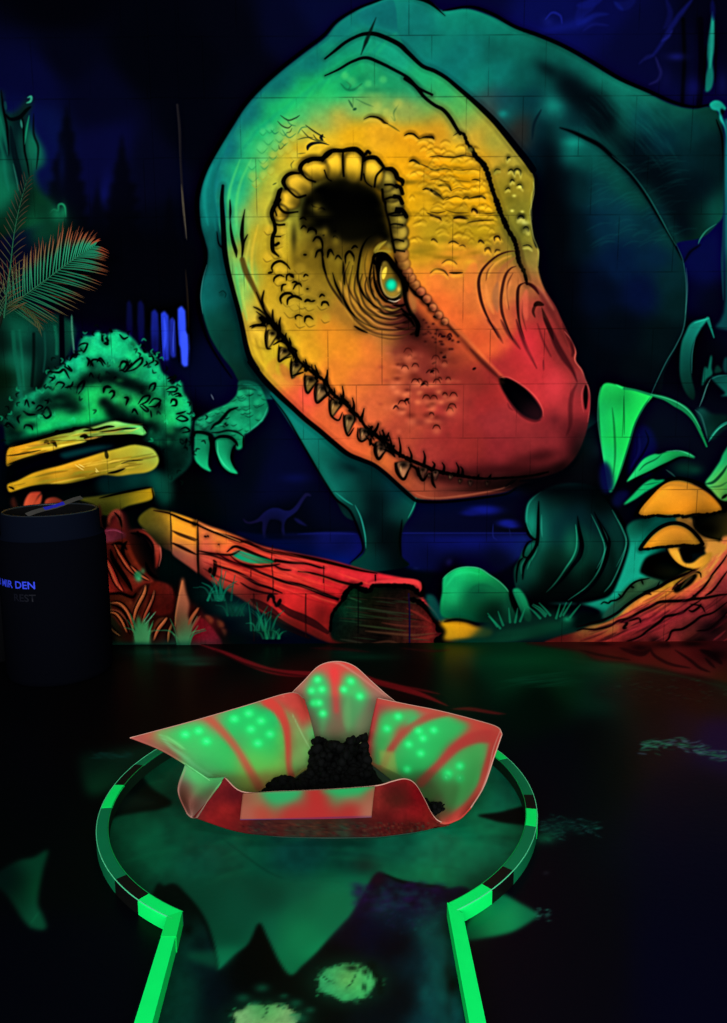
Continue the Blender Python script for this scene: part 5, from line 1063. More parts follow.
    c.fill(z('60 262 90 245 140 258 190 275 250 290 258 305 200 308 140 305 95 290'), '#0a9060', .9, field=[(238, 553, '#0b8c64'), (250, 557, '#0ca068'), (262, 560, '#0a8450'), (270, 562, '#066038')])
    for s, w in [('230 490 240 465 258 470 262 500', 4), ('265 490 275 510 290 490 292 480', 4), ('100 205 130 200 160 212', 2)]:
        c.stroke(z(s), w, '#10060a', .85, .9)
    z = lambda s: T(90, 500, 150, s)
    for s, w, a in [('310 50 390 65 450 90 520 118 600 155 727 205', 3.6, .95), ('400 145 440 165 500 185 520 192', 5, .5), ('400 205 450 225 520 262', 4, .5), ('525 245 600 260 680 265 727 245', 3.4, .8), ('530 260 600 270 727 320', 2.6, .7), ('600 290 608 310 600 360 590 370', 6, .9), ('585 330 582 350', 6, .9), ('555 175 565 178', 2.4, .9), ('570 172 575 178', 2, .8), ('620 215 628 215', 1.6, .8), ('600 305 660 330 727 350', 2.4, .5), ('550 330 620 370 720 410', 3, .4)]:
        c.stroke(z(s), sc(w, .7), '#1a0806', a, .9)
    c.stroke(z('640 120 727 180'), 1.0, '#f8b050', .0, .8); c.stroke(z('530 120 600 145 680 180 727 198'), 1.5, '#f89850', .5, .9)
    c.stroke(z('392 60 396 140 396 200 400 260'), 2.4, '#2a2010', .7, 1); c.stroke(z('522 100 524 200 525 300 530 370'), 2, '#180c08', .8, .8); c.blob(195, 523, 2.5, 3, '#080404', .8)
    # hollow end of the log
    for i in range(110):
        t = c.rng.rand(); x = 200 + 170 * t; y = 530 + 62 * t + 44 * (c.rng.rand() - .25) * (1 - .2 * t); L = 16 + 40 * c.rng.rand()
        c.stroke([(x, y), (x + L * .5, y + L * .19), (x + L, y + L * .33)], .8 + 2 * c.rng.rand(), ['#6c0c10', '#ff4c3c', '#a01418', '#f05030'][i % 4], .22, 1, clip=lm)
    c.layer('red_log/hollow_end', True)
    z = lambda s: T(320, 540, 150, s)
    c.fill(z('50 420 60 350 110 290 130 250 165 220 200 235 240 240 280 215 380 222 440 225 480 240 485 270 480 300 520 330 545 370 570 410 600 440 600 470 570 500 500 512 300 515 180 505 80 490 50 460'), '#0a0c08', 1.2, field=[
        (340, 590, '#08200f'), (355, 590, '#103018'), (350, 610, '#08301c'), (345, 630, '#0a180e'), (335, 625, '#081410'), (370, 600, '#101408'), (375, 620, '#181208'), (385, 605, '#20140c'), (365, 592, '#101a0c'), (395, 590, '#100a08'), (400, 610, '#2c1410'), (420, 610, '#501814'), (430, 625, '#681814'), (440, 632, '#781a18'), (415, 630, '#4c1414'), (400, 632, '#381810'), (380, 637, '#100a08'), (360, 640, '#18100c'), (410, 595, '#2a0e0c'), (430, 612, '#601414'), (437, 638, '#681414')], mottle=.2, cell=4)
    for s, col, w, a in [('120 320 220 330 320 345 450 360', '#2c5030', 1.6, .5), ('130 350 260 370 400 390', '#204020', 1.8, .5), ('180 410 260 420 340 430 420 440', '#385028', 2, .5), ('220 440 320 450 450 460 560 450', '#6a4028', 2.4, .5), ('300 400 400 415 520 420', '#6a2c20', 2.2, .5), ('100 480 160 490 210 500', '#303024', 2, .6), ('250 500 330 490 380 500', '#583020', 2.4, .5), ('130 260 150 280 200 300', '#205c34', 2, .5), ('420 330 480 360 540 400', '#8c2420', 2.4, .5), ('450 480 520 470 580 465', '#8a2a20', 3, .5)]:
        c.stroke(z(s), w, col, a, 1)
    for i in range(34):
        x = 335 + 70 * c.rng.rand(); y = 595 + 45 * c.rng.rand(); L = 12 + 18 * c.rng.rand()
        c.stroke([(x, y), (x + L * .5, y + 1), (x + L, y + 2.5)], 1.1, ['#244c2c', '#020403', '#402018'][i % 3], .35, .7)
    for s, w in [('110 290 130 250 165 222 200 238 240 245 260 220 320 218 400 222 440 228 470 250 490 262', 5), ('160 225 200 210', 3), ('440 285 480 300 520 335 550 370 570 405 600 435 600 465 580 480', 5), ('50 440 60 360 110 290', 3), ('578 430 600 430', 6), ('570 490 600 470', 7)]:
        c.stroke(z(s), w, '#080405', .93, .9, taper=0, wob=.3)
    c.stroke(z('185 235 186 330 186 450'), 1.3, '#060a08', .6, .6, taper=0); c.stroke(z('430 260 434 360 434 500'), 1.6, '#1a0a30', .8, .6, taper=0); c.stroke(z('268 170 269 205'), 1.6, '#20060a', .8, .6, taper=0)
    c.stroke(z('240 208 320 200 420 198 470 205 488 225 485 250'), 5, '#d03038', .8, 1.2); c.stroke(z('495 200 500 240 480 262'), 3, '#080405', .8, .9)
    # ---- grasses by the log
    c.layer('grass_tuft')
    for x, y, n_, h, sp, cols in [(142, 642, 12, 34, 10, ['#2a7c48', '#3c8c50', '#1c5030']), (184, 648, 12, 40, 9, ['#2a6c40', '#48804c', '#1c4028']), (218, 600, 18, 34, 20, ['#0a6048', '#0c7858', '#064030']), (262, 630, 16, 30, 22, ['#0a6044', '#0e7c54', '#064a34']), (270, 638, 14, 14, 16, ['#0a6840', '#0c7048', '#053c28']), (236, 615, 10, 26, 20, ['#064c38', '#04382c', '#0a6048'])]:
        c.blob(x, y - 6, sp * .9, h * .3, cols[2], .7)
        for i in range(n_):
            a_ = (i / (n_ - 1) - .5) * 1.7 + .15 * c.rng.randn(); hh = h * (.5 + .5 * c.rng.rand()) * (1 - .25 * abs(a_))
            bx = x + sp * .35 * c.rng.randn()
            c.stroke([(bx, y), (bx + hh * .4 * math.sin(a_), y - hh * .55), (bx + hh * math.sin(a_), y - hh * math.cos(a_ * .9))], [2.4, 1.5, .5], cols[i % 2], .75 if x < 200 else .5, .8, taper=0)
    z = lambda s: T(90, 500, 150, s)
    c.fill(z('420 530 435 450 452 372 468 440 485 500 480 560 500 600 480 690 440 700 415 620'), '#7c4428', 1.4, field=[(183, 580, '#a85c38'), (184, 600, '#985038'), (184, 620, '#4c6c40'), (184, 640, '#3c7c4c'), (178, 620, '#6c3020'), (190, 615, '#8a4030')])
    c.fill(z('215 700 220 620 235 560 255 600 275 580 290 640 285 727 215 727'), '#388048', 1.6, field=[(138, 640, '#3a8c50'), (140, 625, '#388448'), (145, 632, '#408c54')])
    c.stroke(z('260 590 290 545'), 1.2, '#60a070', .7, .6); c.stroke(z('270 600 320 540'), 1.2, '#60b080', .7, .6); c.stroke(z('300 640 330 590 360 570'), 4, '#6a3018', .6, 1.4); c.stroke(z('480 600 500 560 530 520'), 4, '#883c24', .7, 1)
    c.stroke(z('500 620 520 580 535 560'), 3, '#904030', .6, 1); c.blob(183, 645, 30, 5, '#0a4030', .6); c.blob(130, 647, 30, 4, '#0a3c30', .7)
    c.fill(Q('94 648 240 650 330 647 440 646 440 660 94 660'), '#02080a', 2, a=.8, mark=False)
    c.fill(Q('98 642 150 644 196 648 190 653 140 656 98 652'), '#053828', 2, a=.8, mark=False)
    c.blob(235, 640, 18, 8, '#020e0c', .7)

    # ---- green rock and yellow sand
    c.layer('green_rock')
    z = lambda s: T(430, 540, 150, s)
    c.fill(z('-20 270 20 270 60 340 80 390 40 390 0 340'), '#0a5c50', 1.5, a=.8)
    rock = z('62 188 90 160 130 138 180 130 240 138 290 170 340 205 380 250 405 310 420 380 400 400 340 395 260 400 180 395 100 385 55 365 48 310 58 250')
    c.fill(rock, '#0a8c50', .9, field=[(448, 575, '#0aa460'), (452, 590, '#10c470'), (450, 600, '#10bc68'), (444, 595, '#0aa058'), (460, 572, '#10cc70'), (470, 570, '#0cb860'), (480, 575, '#0ab058'), (460, 585, '#0cb464'), (470, 590, '#068048'), (480, 595, '#056038'), (490, 585, '#0a8048'), (500, 592, '#087040'), (470, 605, '#055c34'), (485, 610, '#03301c'), (500, 605, '#032818'), (508, 605, '#075c3c'), (450, 612, '#066038'), (443, 608, '#08844c'), (495, 615, '#021810')])
    c.stroke(z('62 188 90 160 130 138 180 130 240 138 290 170 340 205 380 250 405 310 420 370'), 1.3, '#40d088', .55, .7); c.stroke(z('80 220 120 170 180 155 240 165'), 3, '#18e080', .35, 2); c.blob(476, 593, 12, 8, '#045838', .5, -20)
    c.stroke(z('190 255 220 225 270 220 330 250'), 3, '#066c40', .6, 2)
    c.fill(z('400 240 430 235 460 270 480 320 492 370 480 395 455 380 430 330 410 290'), '#0a7048', .9, field=[(515, 595, '#0b8c58'), (523, 605, '#0a7c4c'), (528, 618, '#065c38')])
    c.stroke(z('385 245 400 290 420 340 440 390'), 6, '#010806', .9, 1.2)
    c.fill(z('48 400 100 388 170 392 220 415 290 430 305 450 280 470 200 480 110 488 65 480 75 440'), '#c89014', 2, field=[(442, 626, '#d0960c'), (455, 628, '#d8980c'), (465, 632, '#d09010'), (480, 634, '#b07c14'), (490, 634, '#806414'), (450, 640, '#a87810'), (470, 640, '#806010')])
    c.stroke(z('70 395 120 385 180 392 240 412'), 3, '#040806', .7, 1.5)
    c.layer('moss_patch')
    c.fill(z('100 490 200 480 290 470 330 440 400 430 470 420 560 400 640 390 690 400 640 430 560 450 480 470 400 490 320 500 200 503'), '#05503a', 2, a=.95, field=[(470, 641, '#054830'), (500, 634, '#064c34'), (520, 630, '#076040'), (545, 625, '#07643f'), (565, 622, '#086848'), (540, 635, '#043820'), (490, 640, '#063c28')])
    c.fill(Q('488 618 520 612 560 612 590 620 580 634 540 640 500 642 470 642 480 628'), '#053826', 3, a=.8, mark=False)
    for bx, by, an in [(500, 628, -1.1), (497, 626, -.8), (503, 625, -.4), (510, 622, -.1), (515, 622, .2), (520, 621, .4), (540, 618, -1.2), (545, 616, -1.4), (550, 615, -1), (556, 618, .3), (560, 616, .5), (563, 615, .7), (570, 617, .9), (546, 614, -1.6)]:
        c.stroke([(bx, by), (bx + 6 * math.sin(an), by - 6), (bx + 13 * math.sin(an), by - 10 - 4 * math.cos(an))], [2.4, 2, .8], '#0b7850', .7, .8, taper=0)
    c.blob(567, 619, 5, 3, '#0a8458', .8)

    # ---- teal ground, root and mushrooms on the right
    c.layer('teal_bank')
    z = lambda s: T(577, 540, 150, s)
    c.fill(Q('548 603 575 604 598 600 611 594 619 578 626 558 629 543 626 528 634 520 650 516 660 505 690 490 720 500 880 500 880 640 640 640 600 632 585 624 600 612 580 604'), '#0a6c58', 1.2, field=[
        (565, 606, '#0c8474'), (590, 606, '#0a9478'), (610, 606, '#0a9470'), (620, 600, '#0c9c7c'), (626, 575, '#0ca080'), (634, 550, '#0ca080'), (632, 530, '#066850'), (635, 580, '#0ca884'), (640, 560, '#0ca884'), (650, 545, '#0a9c78'), (655, 525, '#0a5c48'), (640, 520, '#063c30'), (620, 620, '#064034'), (600, 622, '#010c0c'), (585, 612, '#02100e'), (650, 600, '#0a6c54'), (665, 560, '#020806'), (670, 590, '#203018'), (645, 520, '#043024'), (720, 520, '#020604'), (850, 560, '#020604')])
    c.fill(z('10 352 60 346 110 350 128 380 60 410 0 425 -20 420'), '#010c0c', 2.4, a=.9)
    c.fill(z('305 150 330 90 380 65 440 60 520 120 500 170 460 190 400 195 350 180 320 165'), '#010504', 1.4)
    c.blob(672, 572, 16, 8, '#1c1c08', .6)
    c.fill(z('120 375 150 330 190 290 220 250 260 215 310 188 360 185 410 200 400 225 350 245 300 280 250 320 200 350 150 380'), '#2c5430', 1.3, field=[(610, 610, '#1c5440'), (625, 595, '#2a5c38'), (640, 582, '#386c40'), (655, 582, '#305838'), (632, 600, '#244428')])
    for s, w in [('115 310 130 300 150 305 165 295 190 290 210 275 200 260', 2.6), ('190 290 215 275 240 240 270 210 300 195 350 185', 3), ('260 225 275 230', 3), ('310 190 320 215', 2.4), ('400 200 380 230 320 250', 2)]:
        c.stroke(z(s), sc(w, .7), '#020806', .93, .7)
    c.layer('red_root')
    root = z('-10 445 60 415 130 400 190 370 240 325 290 285 340 255 400 228 460 195 520 160 580 125 640 70 690 0 727 -80 900 -200 1400 -300 1400 520 900 505 727 500 0 500 -160 500 -100 470')
    c.fill(root, '#902028', 1, field=[
        (560, 640, '#501414'), (590, 635, '#702018'), (600, 638, '#8c2020'), (590, 628, '#8c6c30'), (608, 622, '#b08830'), (620, 612, '#c88c30'), (630, 604, '#e08c30'), (640, 597, '#e88a30'), (650, 592, '#d8902c'), (665, 588, '#d09820'), (680, 578, '#c89020'), (690, 570, '#d8a020'), (700, 565, '#d8982c'), (708, 550, '#d09430'), (720, 530, '#e08838'), (705, 575, '#e08838'), (655, 600, '#e06c34'), (670, 597, '#c8502c'), (690, 594, '#d04838'), (700, 588, '#d84c3c'), (715, 570, '#d84840'), (725, 550, '#d86040'),
        (625, 622, '#a02830'), (640, 615, '#b02834'), (655, 612, '#a82430'), (620, 635, '#801c20'), (640, 635, '#6c181c'), (660, 625, '#8c2028'), (675, 610, '#a02430'), (690, 605, '#982430'), (670, 635, '#8a2428'), (690, 625, '#6c2020'), (705, 610, '#8a2028'), (720, 600, '#701c20'), (720, 585, '#902830'), (710, 630, '#401018'), (722, 625, '#481414'), (695, 638, '#501814'), (850, 600, '#401014')], mottle=.08, cell=6)
    for s, w in [('-40 450 30 432 100 425 190 395 230 345 300 312 360 285 420 250 500 225 560 190 620 140 660 90 700 30 735 -30', 0), ]:
        pass
    for s, w in [('0 438 30 430 90 432 160 415 200 390 250 380 300 350 350 325 400 300 460 295 540 290 580 260 620 220 660 160 700 110 727 70', 3.6), ('0 420 60 405 130 385 190 355 240 315 290 280 340 252 400 225 440 200 500 175 560 150 600 120 650 60 690 -10 727 -90', 4), ('420 300 500 295 570 285 620 280 680 268 727 262', 3.4), ('240 490 300 470 340 440 400 395 430 370 500 355 550 320 600 290', 3.4), ('400 510 440 480 460 440 510 430 560 400 600 370 660 350 727 300', 3.2), ('195 395 240 400 225 425 240 425', 3.4), ('230 395 270 385 300 380 308 400', 3),
                 ('540 340 560 345 590 325 600 310', 3), ('580 440 640 430 700 380 727 350', 3), ('620 270 660 240 727 150', 2.6), ('550 310 600 320 620 350', 2), ('560 265 575 280', 2.4), ('480 210 495 230', 2)]:
        c.stroke(z(s), sc(w, .8), '#140406', .93, .8)
    for x, y, rx, ry in [(655, 641, 8, 5), (690, 643, 8, 4), (632, 643, 10, 4), (712, 628, 14, 9), (700, 640, 10, 5), (724, 612, 8, 8)]:
        c.blob(x, y, rx, ry, '#0c0306', .75)
    for s, w in [('330 262 345 258 360 265', 2.4)]:
        c.stroke(z(s), w, '#301008', .8, .8)
    c.fill(z('465 235 500 205 540 175 570 162 580 175 555 210 520 235 480 255'), '#0a0803', 1); c.stroke(z('460 240 475 220 520 180 570 155 595 160 600 180'), 2.2, '#181005', .85, .8); c.stroke(z('500 235 530 200 560 175'), 2.4, '#5c5420', .6, 1)
    c.stroke(z('640 150 680 90 727 10'), 3, '#f0b040', .5, 1.6); c.stroke(z('300 300 360 270 430 240'), 3, '#f89840', .4, 1.6)
    c.stroke(z('200 380 300 330 380 305'), 4, '#c02c38', .4, 2); c.stroke(z('250 440 330 410 400 350'), 4, '#b82838', .4, 2)
    
    rtm = c.mask(root, 1)
    for i in range(90):
        x = 580 + 150 * c.rng.rand(); y = 645 - 90 * c.rng.rand() * (x - 560) / 160; L = 10 + 24 * c.rng.rand(); k_ = -.35 - .5 * (x - 580) / 150
        c.stroke([(x, y), (x + L * .5, y + k_ * L * .45), (x + L, y + k_ * L)], .8 + 2 * c.rng.rand(), ['#3c0a10', '#d84840', '#6c1018', '#e8803c'][i % 4] if y < 600 else ['#300810', '#b82c38', '#5c0c18', '#28060c'][i % 4], .3, 1, clip=rtm)
    # mushrooms
    c.layer('orange_mushroom')
    z = lambda s: T(577, 420, 150, s)
    c.fill(z('560 450 620 455 727 440 900 440 900 600 727 560 680 600 640 590 590 540 565 500'), '#0a0804', 1.4, field=[(700, 520, '#0c0a04'), (710, 530, '#201c08'), (720, 540, '#503c10'), (850, 520, '#050404')])
    c.fill(z('480 470 555 475 570 520 610 560 680 585 727 620 640 660 600 600 540 520 490 500'), '#c88428', 1.2, field=[(682, 518, '#a87020'), (690, 522, '#a86c28'), (698, 535, '#d08830'), (715, 545, '#d88c34')])
    c.stroke(z('560 470 572 520 620 560 700 580'), 2, '#181004', .7, 1); c.blob(706, 528, 14, 9, '#080602', .9, 10)
    cap1 = z('295 455 310 420 350 375 400 325 440 300 485 293 530 300 590 325 650 365 690 410 700 438 670 450 620 455 560 460 500 462 440 460 380 462 330 468')
    c.fill(cap1, '#f0981a', .8, field=[(650, 505, '#f89c1c'), (665, 495, '#fca020'), (680, 487, '#e08c20'), (675, 500, '#ff9c1c'), (690, 505, '#fc9418'), (700, 495, '#c07c20'), (710, 500, '#e08818'), (715, 508, '#c07814'), (645, 512, '#c08020'), (670, 512, '#e88c14'), (695, 512, '#985c0c'), (708, 511, '#804c0a'), (655, 514, '#b0740f')])
    c.stroke(z('410 330 450 315 520 320 590 345 640 380'), 3, '#b07420', .5, 2); c.stroke(z('430 300 490 292 560 308'), 2, '#b08c28', .6, 1.2)
    c.stroke(z('285 460 300 425 345 370 395 318 440 290 490 282 545 292 610 318 665 360 705 405 712 440'), 3.8, '#040503', .95, .8, taper=0)
    c.stroke(z('290 458 330 470 380 462 440 468 500 462 520 470 570 456 630 458 700 442'), [2, 3, 2, 3, 2, 3, 2, 3, 2], '#060402', .9, .8, taper=0, wob=.4)
    c.fill(z('440 620 500 620 500 650 520 690 560 690 600 660 650 640 640 680 600 715 540 718 490 700 460 670'), '#e09428', 1, field=[(670, 552, '#e09828'), (675, 562, '#f0a42c'), (690, 566, '#f09c28'), (705, 560, '#e09428'), (708, 553, '#b87c20')])
    c.fill(z('495 620 570 610 620 615 600 640 555 650 540 665 520 660 500 645'), '#0c0a04', 1.2); c.stroke(z('510 640 520 670 530 660 545 672 555 655'), 3, '#0c0803', .9, .8)
    c.layer('orange_mushroom', True)
    cap2 = z('318 622 330 600 365 560 410 525 455 508 500 512 545 535 580 575 600 600 570 605 520 605 460 608 400 615 350 622')
    c.fill(cap2, '#e09020', .8, field=[(648, 545, '#f09c20'), (660, 535, '#e89424'), (670, 530, '#e08c20'), (680, 535, '#d88420'), (665, 543, '#b87818'), (680, 542, '#986010'), (692, 542, '#b07418'), (655, 546, '#d88c18')])
    c.stroke(z('305 625 320 600 360 552 405 518 455 500 505 503 550 528 590 570 608 600'), 3.6, '#040503', .95, .8, taper=0)
    c.stroke(z('312 626 350 624 400 616 460 612 520 606 570 610 605 603'), 2.6, '#060402', .9, .8, taper=0, wob=.3)
    c.stroke(z('430 620 445 655 480 695 520 718 570 727'), 2.6, '#060402', .85, .8); c.stroke(z('600 600 660 620 640 660 600 715'), 2, '#060402', .0, .8)
    # leaves
    c.layer('big_leaf')
    z = lambda s: T(587, 300, 140, s)
    c.fill(z('60 560 62 500 75 450 100 430 150 438 185 450 240 465 320 490 340 500 300 550 250 640 215 760 170 900 120 1000 95 900 68 700'), '#0cc050', .7, field=[
        (605, 390, '#10b048'), (608, 388, '#14c050'), (615, 395, '#10b848'), (601, 410, '#10a850'), (610, 415, '#10d058'), (622, 400, '#0c9c40'), (630, 405, '#10d450'), (640, 400, '#14d050'), (625, 425, '#10d850'), (612, 435, '#10d050'), (622, 445, '#10d050'), (603, 430, '#10b858'), (608, 455, '#10c464'), (617, 465, '#18d060'), (614, 480, '#10b858'), (630, 432, '#14d058')])
    c.stroke(z('130 560 140 660 145 800 135 920'), 2.2, '#066028', .5, 1); c.stroke(z('190 500 192 600 192 700'), 1.2, '#066028', .6, .7); c.stroke(z('150 440 180 455 200 462'), 2, '#20e870', .5, .9)
    c.stroke(z('330 500 290 560 250 640 225 720 200 800 160 920'), 1.8, '#086c40', .8, .7)
    c.stroke(z('70 450 58 520 56 620 68 720 100 900'), 1.6, '#40e890', .35, .8)
    c.stroke(z('190 460 250 468 330 492 400 510 460 540 510 570 555 620 590 690 620 760'), [2, 2, 2.5, 4, 6, 6, 4.4, 3, 1.6], '#0a8048', .9, .9, taper=0); c.stroke(z('330 490 410 510 480 540 540 590 590 670'), 1.1, '#38b080', .7, .6)
    c.fill(z('245 720 270 660 300 650 340 690 345 760 330 900 260 900'), '#050c38', 2, a=.9, mark=False)
    for s in ['370 -80 320 -30 300 20 290 60 330 40 360 -20 400 -60']:
        pass
    z = lambda s: T(577, 420, 150, s)
    c.fill(z('130 200 160 230 175 290 170 340 130 350 110 300 110 240'), '#060e48', 2, a=.9, mark=False); c.fill(z('300 60 340 40 380 100 380 150 330 180 290 230 250 270 260 160'), '#050d44', 2.4, a=.9, mark=False); c.fill(z('190 350 240 340 250 370 200 420 170 400'), '#050c3c', 2, a=.9, mark=False)
    c.stroke(z('330 50 345 100 320 160 280 220 250 290'), 2, '#020410', .6, 1); c.stroke(z('300 70 300 150 260 230'), 2, '#101c60', .4, 1.4)
    c.layer('big_leaf', True)
    c.fill(z('240 300 280 240 320 190 370 165 400 165 440 152 490 150 540 158 570 182 550 185 500 178 450 200 400 222 350 250 300 272'), '#10b060', .7, field=[(632, 475, '#18c068'), (645, 465, '#18c868'), (655, 458, '#10b060'), (665, 455, '#10a850'), (675, 452, '#0c8c44'), (690, 454, '#108c50'), (645, 470, '#10b058')])
    c.stroke(z('300 245 330 215 380 190 410 165'), 1.6, '#066838', .7, .8); c.stroke(z('245 300 330 262 420 220 500 182 560 186'), 2.4, '#020806', .8, .9); c.stroke(z('430 152 500 150 570 178'), 1.1, '#48d898', .5, .7)
    c.layer('big_leaf', True)
    c.fill(z('225 410 270 360 320 310 360 286 385 290 425 290 380 320 330 350 280 385'), '#0c9c58', .8, field=[(630, 498, '#0ca058'), (645, 485, '#10b060'), (655, 481, '#0c9850')]); c.stroke(z('320 315 350 310 400 300'), 1.2, '#066038', .6, .7)
    c.blob(683, 468, 12, 8, '#05402c', .7); c.blob(695, 470, 8, 5, '#064a34', .6); c.stroke(z('430 240 455 258 475 275'), 1.6, '#2a6050', .6, .8)
    c.layer('big_leaf', True)
    c.fill(z('620 305 650 260 690 200 727 130 900 -100 900 300 760 380 700 388 650 340'), '#10a858', .9, field=[(708, 480, '#28b860'), (715, 465, '#10b868'), (720, 460, '#10a864'), (722, 475, '#50b848'), (718, 490, '#88b840'), (712, 495, '#68b448'), (725, 490, '#309840'), (724, 450, '#109858'), (860, 420, '#064028')])
    c.stroke(z('620 310 660 300 700 260 727 220'), 3, '#043820', .7, 1.1); c.stroke(z('640 325 690 320 727 300'), 2, '#1a6030', .5, 1); c.stroke(z('700 380 727 360'), 3, '#020804', .8, 1)
    # dark blades on the right
    c.layer('dark_leaf')
    z = lambda s: T(587, 300, 140, s)
    c.fill(z('630 95 600 100 560 108 530 130 510 170 490 220 480 300 482 400 510 480 550 520 560 480 542 400 540 300 555 220 590 150'), '#074c40', .8, field=[(706, 320, '#0b9078'), (695, 325, '#0a7868'), (690, 335, '#0a7466'), (686, 345, '#076050'), (683, 365, '#054c42'), (682, 380, '#043830'), (688, 390, '#042e28'), (692, 370, '#043830'), (697, 400, '#021a18'), (690, 355, '#065048')])
    c.stroke(z('625 98 640 140 658 195'), [4, 2.4, 1], '#0c7868', .9, .8, taper=0); c.stroke(z('555 120 600 105 630 97'), 1.6, '#18a890', .7, .8); c.stroke(z('560 200 545 280 542 380'), 1.1, '#18786c', .7, .7)
    c.fill(z('595 445 605 360 615 345 625 355 640 290 648 300 645 350 650 385 620 410'), '#065c4c', .8); c.fill(z('660 380 665 350 680 340 700 370'), '#04342c', 1); c.fill(z('705 360 710 310 727 300 727 380'), '#04383a', 1)
    c.fill(z('645 408 670 395 727 390 1200 380 1200 480 727 500 715 480'), '#06443c', 1, field=[(716, 378, '#05403c'), (722, 385, '#055c50'), (726, 390, '#065c50'), (840, 390, '#03201c')])
    c.stroke(z('640 410 620 450 600 510 582 555'), 1.2, '#3c8c80', .7, .7); c.stroke(z('645 410 680 395 727 390'), 1.3, '#18786c', .6, .8)
    c.fill(z('568 575 600 560 650 590 727 600 727 660 700 680 640 727 600 660'), '#032c28', 1.6, field=[(697, 412, '#0a5048'), (705, 425, '#04342e'), (715, 418, '#03201f'), (710, 432, '#053c30')])
    c.stroke(z('560 570 590 600 610 660 625 720'), 1.8, '#1c6058', .7, .8); c.stroke(z('630 735 660 690 700 650 740 628'), 2.6, '#10806a', .8, .9)
    c.stroke(z('640 720 680 670 740 635'), 1, '#38b890', .6, .6)
    # skull-like teal stub at far right
    c.layer('teal_branch')
    z = lambda s: T(657, 0, 70, s, 275.)
    c.fill(z('205 410 225 395 250 400 270 425 262 435 250 430 255 460 270 500 275 540 262 500 245 470 240 440 215 430'), '#0a9080', .7, field=[(714, 103, '#0c9c88'), (722, 106, '#0a7c70'), (721, 118, '#10a898'), (726, 130, '#0a8c80')])
    c.blob(722, 112, 2, 3, '#020608', .9); c.fill(Q('725 140 740 120 880 130 880 330 727 330 725 300'), '#053c48', 1.4, field=[(726, 160, '#0a7478'), (728, 220, '#0a6c70'), (727, 290, '#05444c'), (800, 200, '#03202a')])
    c.stroke(Q('724 205 723 240 722 262 723 300'), 3, '#064450', .7, 1)
    c.stroke(Q('700 245 690 252 684 262'), 2.4, '#020510', .7, 1.4); c.blob(714, 245, 6, 14, '#050d4c', .7)

    c.img = np.clip(c.img, 0, 1)
    lum = c.img.max(2, keepdims=True)
    c.img += .55 * (c.img - blur(c.img, 3.5)) + .22 * (c.img - blur(c.img, 16))
    c.img = np.clip(c.img, 0, 1)
    lum = c.img.max(2, keepdims=True)
    c.img *= np.clip(lum, .004, 1) ** .15 * 1.0        # deeper darks, the lights stay
    R_, G_, B_ = c.img[..., 0], c.img[..., 1], c.img[..., 2]
    c.img[..., 2] = B_ * (1 - .1 * np.clip((R_ - G_) * 2, 0, 1) * (R_ > B_))
    g_ = c.img.mean(2, keepdims=True)
    c.img = c.img * .95 + g_ * .05
    n_ = c.noise(c.img.shape[:2], 3.) * .5 + c.noise(c.img.shape[:2], 7.) * .5
    c.img *= (1 + .05 * (n_ - .5))[..., None]
    return c

BLOCK_PHASE = {-1: .0, 0: -.032, 1: .057, 2: .09, 3: .04, 4: -.03, 5: .09, 6: -.038, 7: .161, 8: .029, 9: -.035, 10: .06, 11: -.04}
def joints(X, Z, img, seed=9):
    """mortar joints of the 25 cm block wall: thin, partly filled with paint"""
    rng = np.random.RandomState(seed)
    ny, nx = X.shape
    def wav(cell):
        g = rng.rand(200, 200)
        a, b = (X + 5) / cell % 198, (Z + 2) / cell % 198
        i, j = a.astype(int), b.astype(int); fa, fb = a - i, b - j
        return (g[j, i] * (1 - fa) + g[j, i + 1] * fa) * (1 - fb) + (g[j + 1, i] * (1 - fa) + g[j + 1, i + 1] * fa) * fb
    n1, n2 = wav(.11), wav(.04)
    st = np.clip((n1 * .7 + n2 * .3 - .28) * 2.6, .12, 1)
    row = np.floor(Z / .25).astype(int)
    dz = np.abs(Z - np.round(Z / .25) * .25)
    ph = np.vectorize(lambda r: BLOCK_PHASE.get(int(r), .03 * (int(r) % 3)))(np.arange(-2, 20))
    p = ph[np.clip(row + 2, 0, 21)]
    xx = X - p
    dx = np.abs(xx - np.round(xx / .25) * .25)
    w = .0021
    mh = np.exp(-(dz / w) ** 2) * (Z > .05)
    mv = np.exp(-(dx / w) ** 2) * (np.abs(Z - np.round(Z / .25) * .25) < .124)
    m = np.maximum(mh * st * .42, mv * np.clip(st * 1.2 - .3, .03, 1) * .4)
    return img * (1 - m[..., None]), np.maximum(mh, mv * .8)
# ------------------------------------------------------------------ room shell
GAIN_WALL, GAIN_FLOOR, GAIN_FLOWER, GAIN = 1.0, 1.0, 1.3, 1.0
m_black = material('black_wall_paint', '#08090d', .9, .05, bump=.3)
X0, X1, ZT = -3.0, 3.0, 3.3
tag(box('wall_back', X0, .012, -.1, X1, .25, ZT, m_black), kind='structure')
tag(box('wall_left', X0 - .2, -6.5, -.1, X0, .25, ZT, m_black), kind='structure')
tag(box('wall_right', X1, -6.5, -.1, X1 + .2, .25, ZT, m_black), kind='structure')
tag(box('wall_front', X0 - .2, -6.7, -.1, X1 + .2, -6.5, ZT, m_black), kind='structure')
tag(box('ceiling', X0 - .2, -6.7, ZT, X1 + .2, .25, ZT + .15, m_black), kind='structure')

def axis(lo, hi, a, b, fine, coarse):
    return np.concatenate([np.arange(lo, a, coarse), np.arange(a, b, fine), np.arange(b, hi, coarse), [hi]])
def grid_faces(nx, ny):
    i = (np.arange(ny - 1)[:, None] * nx + np.arange(nx - 1)[None]).ravel()
    return np.stack([i, i + 1, i + nx + 1, i + nx], 1)

